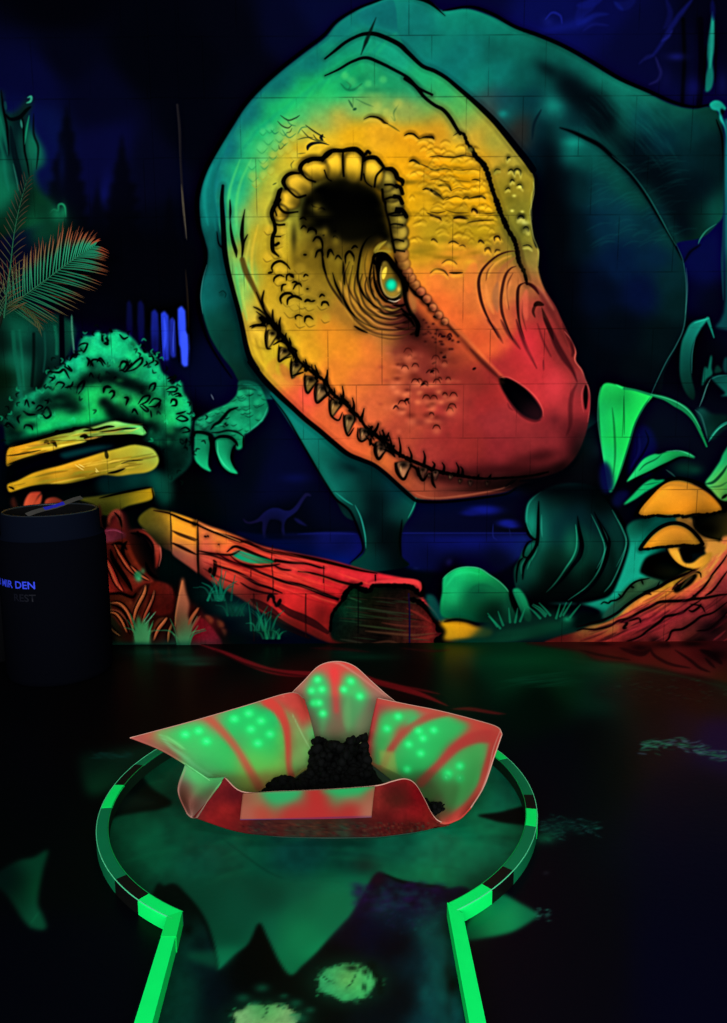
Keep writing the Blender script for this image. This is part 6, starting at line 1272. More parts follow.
# ---- the mural: a skin of paint on the block wall, cut along the outlines of what it shows
m_mural = material('mural_paint', rough=1, spec=.0, attr='paint')
cv = paint_mural()
gx = axis(X0, X1, -1.86, 1.86, .0024, .03); gz = axis(0., ZT, .003, 2.95, .0024, .03)
GX, GZ = np.meshgrid(gx, gz)
UX, UY = project(GX, 0 * GX, GZ)
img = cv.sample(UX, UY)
fade = np.clip((2.35 - np.abs(GX)) / .3, 0, 1)[..., None] * np.clip((3.2 - GZ) / .15, 0, 1)[..., None]
img = img * fade + np.array([.008, .012, .03]) * (1 - fade)
img, jm = joints(GX, GZ, img)
# stand-in for a wall return left of the beast: a flat strip standing 12 mm proud
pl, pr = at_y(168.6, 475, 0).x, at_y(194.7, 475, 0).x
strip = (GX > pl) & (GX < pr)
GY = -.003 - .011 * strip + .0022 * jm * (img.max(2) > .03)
lab = cv.label_at(UX, UY)
lab[(np.abs(GX) > 2.35) | (lab == 0)] = 1
flab = lab[:-1, :-1].ravel()
faces = grid_faces(len(gx), len(gz))
V = np.stack([GX, GY, GZ], -1).reshape(-1, 3).astype(np.float32)
C = (lin(img).reshape(-1, 3) * GAIN_WALL).astype(np.float32)
mural = thing('wall_mural', 'huge fluorescent jungle mural with a yellow and red dinosaur head on the block wall', 'mural', (0, 0, 0))
PART_LABEL = {'dinosaur': 'teal dinosaur body', 'head': 'green, yellow and red dinosaur head', 'eye': 'glowing green eye', 'green_bush': 'leafy green bush', 'red_log': 'red and orange fallen log'}
made = {}
for k, nm in enumerate(cv.names):
    if k == 0:
        continue
    fs = faces[flab == k]
    if len(fs) < 12:
        continue
    used, inv = np.unique(fs, return_inverse=True)
    if '/' in nm:
        pn, name = nm.split('/'); parent = made.get(pn, mural)
    else:
        name, parent = nm, mural
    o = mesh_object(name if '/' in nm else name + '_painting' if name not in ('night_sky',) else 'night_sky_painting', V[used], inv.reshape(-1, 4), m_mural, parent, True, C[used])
    if name in PART_LABEL:
        o['label'] = PART_LABEL[name]
    if '/' not in nm and nm not in made:
        made[nm] = o
del V, C, img, GX, GZ, GY, UX, UY

# ---- painted floor
def paint_floor():
    c = Canvas(-150, 640, 880, 1060, 1.6, '#030406', seed=7)
    c.fill(Q('-160 630 890 630 890 1070 -160 1070'), '#030406', 0, smooth=False, field=[
        (0, 700, '#040508'), (100, 700, '#060506'), (60, 850, '#030506'), (60, 980, '#02030a'), (200, 690, '#080607'), (300, 700, '#080608'), (450, 730, '#04040a'), (560, 760, '#04040e'), (700, 800, '#03031a'), (700, 950, '#030318'), (560, 950, '#06050e'),
        (600, 740, '#05040a'), (680, 720, '#160a20'), (720, 735, '#0e0838'), (640, 700, '#120a0a'), (700, 690, '#200a0c'), (660, 720, '#100814'), (460, 680, '#020c08'), (540, 700, '#021008'), (560, 680, '#043018'), (600, 690, '#043020'), (520, 665, '#043c20'), (480, 660, '#043820'), (450, 655, '#0c3410'), (420, 670, '#080806'), (650, 676, '#081c14'), (550, 655, '#04401f'), (620, 672, '#08341c'), (720, 690, '#0c2c1c'), (380, 655, '#04140e'), (300, 655, '#04100c'), (150, 665, '#040807')])
    # marks that run out from the wall, and the mural's reflection painted in
    for x, y, rx, ry, col, a in [(185, 659, 32, 4, '#084c38', .8), (160, 652, 34, 4, '#064030', .8), (196, 664, 18, 2.4, '#0a6448', .6), (360, 657, 34, 3.4, '#054830', .6), (345, 652, 20, 3, '#064834', .5), (460, 650, 24, 6, '#3a4c0c', .5), (520, 660, 50, 8, '#055c30', .5), (590, 668, 40, 6, '#044c2c', .6)]:
        c.blob(x, y, rx, ry, col, a)
    for s, w, col, a in [('196 643 225 653 248 663 272 671 300 674 330 673 350 672', [3, 5, 6, 6, 7, 6, 4], '#8c1820', .95), ('215 650 245 664 280 673 315 677', 2, '#28060a', .8), ('356 670 372 680 400 688 425 696 448 706', [5, 6, 6, 5, 3], '#94181e', .9), ('375 684 410 688 440 694', 2.6, '#7c141a', .8), ('452 709 470 709 495 713 506 714', [3, 4, 3, 1], '#6c1418', .9), ('380 690 420 700', 2, '#200608', .8), ('310 648 340 649 370 652', 3.4, '#501014', .5),
                         ('500 682 530 676 570 672', 1.2, '#0a5c38', .5), ('495 690 520 684 560 680', 1, '#0a4c30', .4), ('400 648 430 651 450 650', 2, '#481012', .7)]:
        c.stroke(Q(s), w, col, a, 1.2, taper=1)
    root = Q('540 640 880 640 880 720 760 690 727 683 700 676 675 672 650 666 620 662 596 660 580 652')  # root paint running onto the floor, mixed with its painted mirror image
    c.fill(root, '#601418', 1.6, field=[(600, 650, '#5c1014'), (590, 655, '#3c1410'), (640, 655, '#681816'), (680, 660, '#701c1c'), (660, 665, '#5c1c14'), (710, 668, '#68201c'), (625, 660, '#50140f'), (700, 655, '#501014'), (720, 660, '#441018'), (720, 676, '#40200f'), (830, 690, '#200a0c')])
    for s, w in [('620 648 640 654 650 650', 5), ('650 648 655 656 670 664 690 668', 3), ('675 650 690 660 700 668 710 672', 3), ('700 650 712 655 722 664', 6), ('630 652 645 654', 3), ('580 650 600 655 630 660', 2.4), ('705 658 715 668', 3)]:
        c.stroke(Q(s), w, '#100308', .85, 1.2)
    for x, y, rx, ry in [(640, 648, 12, 4), (716, 655, 11, 6), (664, 645, 10, 3), (600, 644, 14, 2), (690, 644, 14, 3)]:
        c.blob(x, y, rx, ry, '#0a0206', .85)
    c.stroke(Q('560 658 600 664 640 669 680 676 727 688'), 3, '#0a4c2c', .5, 2)
    c.fill(Q('590 690 640 676 700 684 760 700 760 720 680 712 620 706'), '#1c0a0e', 6, a=.6)
    # paint spatter
    for i in range(150):
        t = c.rng.rand(); x = 636 + 100 * t; y = 746 + 8 * t + 3.2 * c.rng.randn() - 4 * math.sin(t * 5)
        c.stroke([(x, y), (x + 5 + 8 * c.rng.rand(), y + 1.5 * c.rng.randn())], .7 + c.rng.rand(), ['#2a8c68', '#486c78', '#0c5c40'][i % 3], .55, .5)
    for i in range(60):
        x = 500 + 60 * c.rng.rand(); y = 676 + 12 * c.rng.rand()
        c.stroke([(x, y), (x + 30, y - 3 + 2 * c.rng.randn())], .8, '#0a5c3c', .22, .6)
    for i in range(70):
        x = 600 + 125 * c.rng.rand(); y = 672 + .1 * (x - 600) + 7 * c.rng.randn() + 10
        c.stroke([(x, y), (x + 6, y + c.rng.randn())], .8, ['#145c40', '#3a2424'][i % 2], .4, .5)
    for i in range(110):
        x = 538 + 58 * c.rng.rand() ** 1.2; y = 828 + 7 * c.rng.randn() * (1 - (x - 538) / 90)
        c.stroke([(x, y), (x + 4 + 6 * c.rng.rand(), y + 2 * c.rng.randn())], 1, ['#0a5c44', '#1a6c60', '#054030'][i % 3], .5, .5)
    c.blob(545, 838, 12, 6, '#07583a', .8); c.blob(560, 826, 20, 7, '#04302a', .6)
    # leaf tips outside the ring
    c.fill(Q('80 756 100 752 140 745 160 742 140 770 112 790 92 796 84 786'), '#04301e', 4, a=.8, field=[(90, 760, '#042418'), (100, 785, '#064024'), (130, 760, '#043020')])
    for i in range(30):
        x = 80 + 50 * c.rng.rand(); c.stroke([(x, 750 + 8 * c.rng.rand()), (x + 10, 752 + 8 * c.rng.rand())], 1.2, '#0a4038', .4, .8)
    c.fill(Q('48 850 43 870 39 890 38 905 43 916 46 929 32 928 22 918 14 905 4 892 -10 880 4 868 20 860 34 857'), '#053420', 1.8, field=[(36, 865, '#054028'), (34, 890, '#054828'), (20, 885, '#022014'), (25, 905, '#043420'), (38, 918, '#084c30'), (8, 880, '#021814'), (36, 912, '#0a5438')])
    c.stroke(Q('39 912 34 920 30 928'), 1.4, '#0c6c44', .6, .8)
    c.fill(Q('463 932 480 905 498 893 520 903 538 914 533 920 512 932 485 938 466 940'), '#087040', 1.6, field=[(500, 900, '#087848'), (480, 925, '#076c3c'), (510, 915, '#0b8c50'), (530, 914, '#086c44'), (470, 935, '#055030'), (495, 925, '#0a8048')])
    for i in range(24):
        x = 534 + 14 * c.rng.rand(); y = 914 + 3 * c.rng.randn(); c.stroke([(x, y), (x + 5, y + c.rng.randn())], .9, '#2a7c68', .5, .5)
    c.blob(546, 875 - 2, 3, 2, '#30303c', .4)
    # ring floor: big green leaves
    ring = [(lambda p: p)(project(-.135 + .62 * math.cos(a), -1.485 + .62 * math.sin(a), 0)) for a in np.linspace(0, 2 * math.pi, 49)[:-1]]
    ring = [(float(a), float(b)) for a, b in ring]
    c.fill(ring, '#055034', .6, n=2, field=[
        (160, 760, '#044028'), (190, 775, '#054830'), (150, 790, '#044028'), (180, 800, '#04402c'), (120, 830, '#054c30'), (150, 850, '#055838'), (130, 865, '#054c30'), (180, 830, '#065438'), (200, 860, '#05503a'), (160, 885, '#054830'), (240, 850, '#055038'), (230, 890, '#064c34'), (300, 855, '#05443c'), (350, 860, '#054434'), (330, 890, '#055034'), (260, 910, '#054c34'), (290, 900, '#08583c'), (400, 850, '#065840'), (430, 850, '#087450'), (470, 845, '#07704a'), (500, 850, '#086444'),
        (510, 830, '#06603c'), (500, 800, '#06684a'), (510, 780, '#055840'), (480, 830, '#08784c'), (480, 870, '#055438'), (400, 878, '#076440'), (430, 880, '#087848'), (320, 740, '#044028'), (400, 740, '#054830'), (480, 790, '#077048')], mottle=.16, cell=14)
    rm = c.mask(ring, .8)
    for i in range(80):
        x = 120 + 390 * c.rng.rand(); y = 760 + 130 * c.rng.rand(); L = 20 + 40 * c.rng.rand(); sl = -.25 if x < 320 else .12
        c.stroke([(x, y), (x + L / 2, y + sl * L / 2 - 2), (x + L, y + sl * L)], 3 + 4 * c.rng.rand(), ['#0a7c4c', '#04301f', '#086444'][i % 3], .16, 2.5, clip=rm)
    c.fill(Q('130 772 142 776 152 788 172 802 160 809 140 812 118 816 106 820 104 806 118 790'), '#020807', 1.4, a=.96, clip=rm)
    c.fill(Q('114 796 135 795 158 802 150 806 124 810 110 814'), '#0c2018', 3, a=.8, clip=rm)
    c.fill(Q('478 815 500 812 530 806 534 824 505 823 488 819'), '#010605', 1, a=.95, clip=rm)
    c.fill(Q('470 836 500 850 500 870 440 866'), '#0a7c50', 6, a=.35, clip=rm)
    c.stroke(Q('222 838 262 868 286 880'), 1.6, '#03281c', .5, 1); c.stroke(Q('262 900 310 882 340 878'), 1.6, '#0a6844', .3, 1.2)
    # throat of the lane
    throat = Q('165 886 176 884 188 896 204 918 212 938 218 960 218 970 234 955 248 944 259 923 268 938 280 962 291 975 302 966 316 953 330 937 344 922 351 914 364 892 378 872 395 880 413 884 430 887 446 888 480 905 520 1070 100 1070 150 900')
    lane = c.mask(Q('183 900 200 880 430 880 448 898 458 960 470 1070 120 1070 138 1010 165 930'), .8, smooth=False)
    tm = np.maximum(rm, lane)
    c.fill(Q('160 890 260 880 450 885 445 990 160 990'), '#065438', 7, clip=tm, field=[(200, 910, '#05442e'), (225, 940, '#04482f'), (240, 915, '#054c34'), (225, 960, '#087850'), (275, 930, '#066040'), (300, 940, '#088850'), (290, 965, '#066c40'), (330, 910, '#087048'), (300, 900, '#06583c'), (270, 895, '#05442f')])
    c.fill(throat, '#020608', 1.2, clip=tm, field=[
        (185, 905, '#020a08'), (175, 925, '#04281e'), (190, 950, '#043028'), (185, 990, '#043428'), (205, 960, '#03181c'), (215, 990, '#020c14'), (240, 975, '#010404'), (260, 950, '#010403'), (300, 990, '#020806'), (330, 960, '#020607'), (360, 900, '#180a2c'), (375, 880, '#1a0a18'), (345, 925, '#0a0818'), (385, 895, '#082c38'), (380, 905, '#0a2c34'), (410, 895, '#140a2c'), (430, 903, '#140c2c'), (400, 915, '#04182c'), (370, 925, '#030820'), (400, 945, '#020610'), (430, 925, '#054440'), (440, 960, '#065450'), (440, 1000, '#065050'), (415, 960, '#022028'), (400, 1000, '#020a10'), (455, 980, '#021c18'), (455, 930, '#03281e'), (430, 1020, '#04343a')], mottle=.15, cell=6)
    c.stroke(Q('384 874 400 881 420 885 446 887'), 4, '#010406', .85, 1.2); c.stroke(Q('172 886 190 900 205 922 214 950 218 970'), 4, '#010403', .7, 2)
    c.blob(188, 930, 5, 6, '#010403', .8); c.blob(200, 945, 8, 10, '#01060a', .5); c.blob(448, 960, 5, 60, '#03140f', .6); c.blob(452, 985, 5, 7, '#010807', .8)
    c.blob(378, 880, 6, 6, '#240c1c', .7); c.blob(365, 865, 14, 9, '#20241c', .5)
    c.fill(Q('290 905 330 892 352 895 350 912 330 935 300 955 292 972 280 950 275 930'), '#08683f', 4, a=.55); c.blob(300, 940, 16, 18, '#0a7848', .5); c.fill(Q('185 955 216 950 238 948 220 968'), '#077044', 3, a=.5)
    for i in range(60):
        x = 382 + 60 * c.rng.rand(); y = 892 + 40 * c.rng.rand(); c.stroke([(x, y), (x + 5 * c.rng.randn(), y + 5 * c.rng.rand())], 1.2, ['#0a5c54', '#0a3c4c', '#2a1850'][i % 3], .35, .7)
    for i in range(120):
        x = 352 + 92 * c.rng.rand(); y = 884 + 26 * c.rng.rand(); c.blob(x, y, 2 + 4 * c.rng.rand(), 1.5 + 2 * c.rng.rand(), ['#2c1250', '#0a4448', '#060810', '#180a30'][i % 4], .4, clip=tm)
    for i in range(70):
        x = 424 + 26 * c.rng.rand(); y = 900 + 125 * c.rng.rand(); c.blob(x, y, 5, 7, ['#06544c', '#042c2c'][i % 2], .25)
    # lily-like splashes
    for cx_, cy_, rx, ry, yl in [(348, 982, 31, 19, 0), (266, 1019, 34, 16, 1)]:
        c.blob(cx_, cy_, rx * 1.35, ry * 1.35, '#06301c', .9, p=4)
        P = []
        for i in range(26):
            a_ = 2 * math.pi * i / 26; k = .86 + .2 * c.rng.rand()
            P.append((cx_ + rx * k * math.cos(a_), cy_ + ry * k * math.sin(a_)))
        f = [(cx_ - 18, cy_ + 2, '#2c9c5c'), (cx_ - 5, cy_ - 3, '#70a850'), (cx_ - 10, cy_ - 10, '#38a058'), (cx_ + 10, cy_ + 6, '#48b85c'), (cx_ + 20, cy_ - 4, '#40b060'), (cx_ + 16, cy_ + 12, '#34a458'), (cx_, cy_ + 12, '#2c9c58')] if not yl else [(cx_ - 20, cy_, '#70a868'), (cx_ - 5, cy_ - 6, '#409850'), (cx_ + 8, cy_ - 2, '#58a058'), (cx_ + 20, cy_ + 2, '#78a868'), (cx_, cy_ + 10, '#80a060')]
        c.fill(P, '#40a858', .8, field=f, mottle=.12, cell=4)
        for i in range(46):
            a_ = 6.28 * c.rng.rand(); q = .95 + .2 * c.rng.rand()
            x, y = cx_ + rx * q * math.cos(a_), cy_ + ry * q * math.sin(a_)
            c.stroke([(x, y), (x + 4 * c.rng.randn(), y + 2.4 * c.rng.randn())], 1.8, ['#02100a', '#0a5c34', '#20884c'][i % 3], .7, .6)
    for s in ['321 975 328 980 334 983', '345 990 352 982 358 970', '361 978 363 988 366 998', '368 975 366 985 364 995', '372 972 376 984', '262 1005 268 1010 262 1018']:
        c.stroke(Q(s), 1.4, '#06341c', .8, .6)
    for x, y, rx, ry in [(372, 966, 5, 5), (376, 975, 3, 5), (352, 968, 7, 3), (365, 972, 3, 3), (380, 985, 4, 8)]:
        c.blob(x, y, rx, ry, '#021008', .85)
    for x, y, r in [(243, 998, 7), (262, 988, 7), (284, 996, 4), (255, 1003, 4), (296, 1003, 6), (310, 1010, 5), (300, 1018, 8)]:
        c.blob(x, y, r, r * .6, '#0a5c3c', .7)
    c.img = np.clip(c.img, 0, 1)
    lum = c.img.max(2, keepdims=True)
    c.img *= np.clip(lum, .004, 1) ** .12 * 1.03
    return c
cf = paint_floor()
m_floor = material('painted_floor', rough=.36, spec=.05, attr='paint', bump=.25, bump_scale=60)
fx = axis(X0, X1, -1.85, 1.85, .0055, .06)
fy = axis(-6.5, .0, -2.5, -.001, .0055, .08)
GX, GY = np.meshgrid(fx, fy)
UX, UY = project(GX, np.maximum(GY, -2.6), 0 * GX)
img = cf.sample(UX, UY)
fade = (np.clip((2.2 - np.abs(GX)) / .3, 0, 1) * np.clip((GY + 2.75) / .2, 0, 1))[..., None]
img = img * fade + np.array([.012, .012, .03]) * (1 - fade)
nf = mesh_object('floor', np.stack([GX, GY, 0 * GX], -1).reshape(-1, 3), grid_faces(len(fx), len(fy)), m_floor, None, False, (lin(img) * GAIN_FLOOR).reshape(-1, 3))
tag(nf, kind='structure')
tag(box('floor_slab', X0 - .2, -6.7, -.2, X1 + .2, .25, -.002, m_black), kind='structure')

# ------------------------------------------------------------------ lane border
CX, CY, RI, RO, RH = -.135, -1.485, .603, .636, .038
g_mid = material('green_rail_paint', '#07663e', .45, .08, gain=GAIN, noise=.15, bump_scale=30)
g_hot = material('bright_green_rail_paint', '#06e060', .6, .04, gain=GAIN, noise=.06)
g_hot2 = material('bright_green_rail_joint', '#06cc52', .6, .04, gain=GAIN)
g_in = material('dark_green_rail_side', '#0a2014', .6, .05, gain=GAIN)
k_tape = material('black_tape', '#040504', .5, .2)
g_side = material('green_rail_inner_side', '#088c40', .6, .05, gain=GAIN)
g_edge = material('pale_green_highlight', '#48c088', .4, .4, gain=GAIN)
def arc_path(a0, a1, r, n=None):
    n = n or max(3, int(abs(a1 - a0) / 2))
    return [(CX + r * math.cos(math.radians(a)), CY + r * math.sin(math.radians(a))) for a in np.linspace(a0, a1, n + 1)]
border = thing('lane_border', 'glowing green raised rail round the lane and its circular end', 'lane border', (CX, CY, 0))
def badd(name, V, F, mat, lbl=None):
    o = mesh_object(name, [(x - CX, y - CY, z) for x, y, z in V], F, mat, border)
    if lbl: o['label'] = lbl
    return o
hw = (RO - RI) / 2; RM = (RO + RI) / 2
A0, A1 = -57.0, 241.3          # from the right kink round the back to the left kink
prof = [(-hw, 0), (-hw, RH - .003), (-hw + .003, RH), (hw - .003, RH), (hw, RH - .003), (hw, 0)]
V, F = sweep(arc_path(A0, A1, RM, 150), prof)
cr = badd('curved_rail', V, F, g_mid)
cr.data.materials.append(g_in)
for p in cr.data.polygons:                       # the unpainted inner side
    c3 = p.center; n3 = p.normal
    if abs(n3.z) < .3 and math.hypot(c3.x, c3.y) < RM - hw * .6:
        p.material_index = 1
def tape(a0, a1, mat, name, lbl, t=.0008):
    pr_ = [(-hw - t, 0.001), (-hw - t, RH - .003), (-hw + .003, RH + t), (hw - .003, RH + t), (hw + t * .2, RH - .001), (hw, RH - .004), (-hw + .004, RH - .004), (-hw + .001, .001)]
    V, F = sweep(arc_path(a0, a1, RM, max(4, int((a1 - a0) / 1.2))), pr_)
    badd(name, V, F, mat, lbl)
for a0, a1 in [(175.5, 187.5), (230.5, 241.3), (19, 30), (-17.5, -9.3), (-57, -46.4)]:
    tape(a0, a1, g_hot, 'bright_tape', 'bright green section')
for a0, a1 in [(163.5, 175.5), (220.5, 230.5), (-9.3, -2.2), (-46.4, -37.5)]:
    tape(a0, a1, k_tape, 'black_tape', 'black tape section')
V, F = tube([(x, y, RH) for x, y in arc_path(A0, A1, RO - .0012, 150)], .0013, 6); badd('edge_highlight', V, F, g_edge)  # pale tube coloured as the shine along the rail's top edge
V, F = tube([(x, y, RH) for x, y in arc_path(A0, A1, RI + .0012, 150)], .0008, 6); badd('edge_highlight', V, F, g_side)
def straight(inner, outer, mat_top, name, z1=RH + .0006):
    V = [(*p, z) for z in (0, z1) for p in inner + outer[::-1]]
    n = len(inner) * 2
    F = [tuple(range(n))[::-1], tuple(n + i for i in range(n))] + [(i, (i + 1) % n, n + (i + 1) % n, n + i) for i in range(n)]
    return badd(name, V, F, mat_top)
kl_i, kl_o = (CX + RI * math.cos(math.radians(241.3)) - .001, CY + RI * math.sin(math.radians(241.3)) - .003), (-.4555, -2.034)
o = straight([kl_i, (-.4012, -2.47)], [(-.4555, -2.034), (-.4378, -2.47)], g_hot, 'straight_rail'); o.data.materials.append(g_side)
kr_i, kr_o = (CX + RI * math.cos(math.radians(-57)) + .001, CY + RI * math.sin(math.radians(-57)) - .003), (.222, -2.028)
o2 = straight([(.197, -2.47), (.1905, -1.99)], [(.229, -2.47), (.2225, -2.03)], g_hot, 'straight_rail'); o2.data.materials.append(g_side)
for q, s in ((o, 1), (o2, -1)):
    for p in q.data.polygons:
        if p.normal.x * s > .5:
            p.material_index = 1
# ground-in joint piece at the left kink
jc = straight([(kl_i[0] + .0004, kl_i[1]), (-.4188, -2.10)], [(-.4559, -2.034), (-.4532, -2.10)], g_hot2, 'joint_cover', RH + .0012)

# ------------------------------------------------------------------ flower bowl
def crom(P, t):
    """Catmull-Rom through the rows of P at t in [0, 1]"""
    P = np.asarray(P, float); n = len(P)
    if n == 2:
        return P[0] * (1 - t) + P[1] * t
    Qx = np.concatenate([[2 * P[0] - P[1]], P, [2 * P[-1] - P[-2]]])
    s = min(t * (n - 1), n - 1 - 1e-9); i = int(s); u = s - i
    a, b, c, d = Qx[i], Qx[i + 1], Qx[i + 2], Qx[i + 3]
    return .5 * (2 * b + (c - a) * u + (2 * a - 5 * b + 4 * c - d) * u * u + (3 * b - a - 3 * c + d) * u ** 3)
m_petal = material('painted_acrylic', rough=.35, spec=.015, attr='paint', translucent=.35)
m_wall = material('scuffed_acrylic', rough=.6, spec=.0, attr='paint', translucent=.15)
m_rim = material('pale_pink_edge', '#a87c6c', .4, .2)
FX, FY = -.1, -1.42
flower = thing('flower_obstacle', 'big red and green flower-shaped bowl of bent plastic petals at the lane end', 'golf obstacle', (FX, FY, 0))
def petal(name, rows, canvas, nu=80, nv=60, mat=None, thick=.0035, lbl=None, gain=None, rim='t'):
    R = np.array([[crom(np.array(r, float), u) for u in np.linspace(0, 1, nu)] for r in rows])
    G = np.array([[crom(R[:, j], v) for j in range(nu)] for v in np.linspace(0, 1, nv)])
    V = np.array([[at_y(G[i, j, 0], G[i, j, 1], G[i, j, 2]) for j in range(nu)] for i in range(nv)])
    V[..., 2] = np.maximum(V[..., 2], .006)
    C = np.clip(lin(canvas.sample(G[..., 0], G[..., 1])) * (gain or GAIN_FLOWER), 0, .95)
    V = V.reshape(-1, 3) - [FX, FY, 0]
    o = mesh_object(name, V, grid_faces(nu, nv), mat or m_petal, flower, True, C.reshape(-1, 3))
    s = o.modifiers.new('thickness', 'SOLIDIFY'); s.thickness = thick; s.offset = 0
    if lbl: o['label'] = lbl
    Vg = V.reshape(nv, nu, 3)
    runs = {'t': Vg[0], 'r': Vg[:, -1], 'l': Vg[:, 0], 'b': Vg[-1]}
    for k in rim:
        v_, f_ = tube([Vector(p) for p in runs[k][::2]], .0021, 6)
        mesh_object('rim_edge', v_, f_, m_rim, flower, True)
    return o
def dots(c, L, r=4.2, col='#28f080'):
    for x, y in L:
        c.blob(x, y, r * 2.2, r * 2, '#30c868', .35)
        c.blob(x, y, r * 1.35, r * 1.25, '#20cc64', .6, p=3); c.blob(x, y, r * .95, r * .85, col, .8, p=3); c.blob(x, y, r * .4, r * .35, '#80ffb0', .5)
def tl(s): return T(110, 650, 220, s)
def tr(s): return T(300, 650, 220, s)
def cl():
    c = Canvas(110, 640, 350, 860, 2.5, '#b06048', seed=2)
    c.fill(Q('100 630 360 630 360 870 100 870'), '', 0, smooth=False, field=[(x, y, h) for x, y, h in [
        (135, 738, '#a05048'), (150, 732, '#b05040'), (170, 722, '#a85448'), (200, 712, '#b05444'), (230, 704, '#b84c40'), (260, 697, '#b8483c'), (285, 693, '#b8443c'), (298, 697, '#b84038'),
        (155, 745, '#8c5044'), (170, 752, '#885040'), (160, 737, '#789c58'), (180, 738, '#4cb45c'), (200, 735, '#48b85c'), (215, 745, '#38b058'), (190, 750, '#60b068'), (200, 765, '#58b86c'), (210, 775, '#60b470'), (230, 760, '#34a850'), (225, 745, '#2ca850'), (240, 770, '#50a850'), (230, 785, '#70a060'), (250, 785, '#88b050'),
        (212, 718, '#b05848'), (220, 726, '#a06c50'), (230, 728, '#50a858'), (240, 740, '#a85c44'), (245, 760, '#a87848'), (258, 785, '#c08048'), (222, 715, '#9c8058'), (240, 712, '#18b45c'), (235, 722, '#14b058'), (255, 715, '#10ac58'), (270, 720, '#1cb060'), (265, 735, '#2cb458'), (250, 735, '#50b454'), (260, 750, '#58b44c'), (270, 765, '#70b04c'), (255, 765, '#80b04c'), (275, 780, '#88a848'), (265, 775, '#a08048'),
        (290, 705, '#b84038'), (285, 720, '#5ca858'), (280, 740, '#5cb450'), (295, 725, '#b84c40'), (300, 715, '#c04038'), (300, 740, '#c04c3c'), (298, 760, '#b85c40'), (290, 765, '#78a84c'), (312, 750, '#70b458'), (308, 735, '#58b868'), (315, 765, '#80a850'), (310, 780, '#8c9448')]], mottle=.04, cell=6)
    z = tl
    c.fill(z('355 215 400 185 450 180 500 195 535 240 550 300 555 360 500 400 440 390 400 340 370 280'), '#20b45c', 5, a=.75)
    c.fill(z('440 330 500 340 555 360 560 410 470 430 430 400'), '#70b848', 8, a=.6); c.fill(z('410 360 440 360 480 440 470 470 430 450'), '#88b048', 6, a=.5)
    c.fill(z('130 262 160 270 220 250 290 240 340 270 380 310 410 360 415 410 340 400 280 360 220 310 170 285'), '#38b45c', 4, a=.7)
    c.stroke(z('300 215 340 240 380 280 420 330 455 390 490 450'), [3, 7, 8, 7, 8, 9], '#b4503c', .9, 3, taper=0)
    c.stroke(z('520 170 555 200 580 250 588 310 592 380 600 430'), [11, 10, 8, 6.5, 6.5, 7], '#c43c34', .95, 2, taper=0)
    c.fill(z('600 210 630 260 660 320 680 380 600 400 603 300'), '#68b860', 3, a=.75); c.stroke(z('598 205 640 290 675 350'), 1.4, '#98d088', .6, .8)
    c.stroke(z('165 280 200 320 240 350 280 385 320 410 380 440'), 4, '#70d088', .6, 2); c.stroke(z('180 285 220 310 245 330'), 3, '#80e088', .6, 1.4)
    c.stroke(z('65 290 110 262 200 240 300 205 420 165 540 142 575 155'), 2, '#c87868', .7, 1)
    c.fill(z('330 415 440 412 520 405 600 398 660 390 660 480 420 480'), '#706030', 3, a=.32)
    dots(c, [tuple(p) for p in z('410 228 458 210 498 235 465 262 528 278 488 308 292 268 318 302 248 280')], 4.4)
    return c
def cb():
    c = Canvas(250, 640, 420, 800, 2.5, '#a06050', seed=3)
    c.fill(Q('240 630 430 630 430 810 240 810'), '', 0, smooth=False, field=[(290, 695, '#8c5848'), (300, 690, '#985a4c'), (310, 680, '#a85044'), (320, 668, '#b84a40'), (336, 664, '#c04038'), (350, 668, '#c04038'), (365, 680, '#a85448'), (380, 695, '#90584c'), (275, 700, '#885c4c'), (300, 715, '#806850'), (310, 730, '#787050'), (312, 750, '#807850'), (330, 720, '#686848'), (336, 690, '#c83c38'), (336, 710, '#a04840'), (337, 730, '#785c44'), (372, 700, '#807058'), (370, 720, '#708058'), (368, 750, '#788058'), (345, 740, '#70985c'), (325, 745, '#60a060')])
    z = tr
    c.fill(z('60 78 80 85 97 110 103 160 98 200 85 240 70 270 55 220 32 180 24 130 35 95'), '#30a45c', 3.5, a=.9); c.fill(z('150 80 175 82 200 105 225 150 215 190 190 230 170 270 150 230 135 180 138 120'), '#38b05c', 3.5, a=.9)
    c.stroke(z('75 180 75 240 72 280'), 6, '#58b868', .5, 3); c.stroke(z('160 160 155 220 160 270'), 8, '#60c068', .6, 3)
    c.stroke(z('112 70 118 110 118 150 120 200'), [8, 8, 6, 5], '#d03434', .85, 2.4, taper=0)
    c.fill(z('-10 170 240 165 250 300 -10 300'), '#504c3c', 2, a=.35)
    dots(c, [tuple(p) for p in z('58 98 38 135 72 130 45 175 62 175 75 210 168 103 198 153 145 130')], 3.6)
    c.stroke(z('-20 130 10 100 50 55 90 40 130 45 180 75 240 120 300 165'), 1.8, '#b87868', .8, 1)
    return c
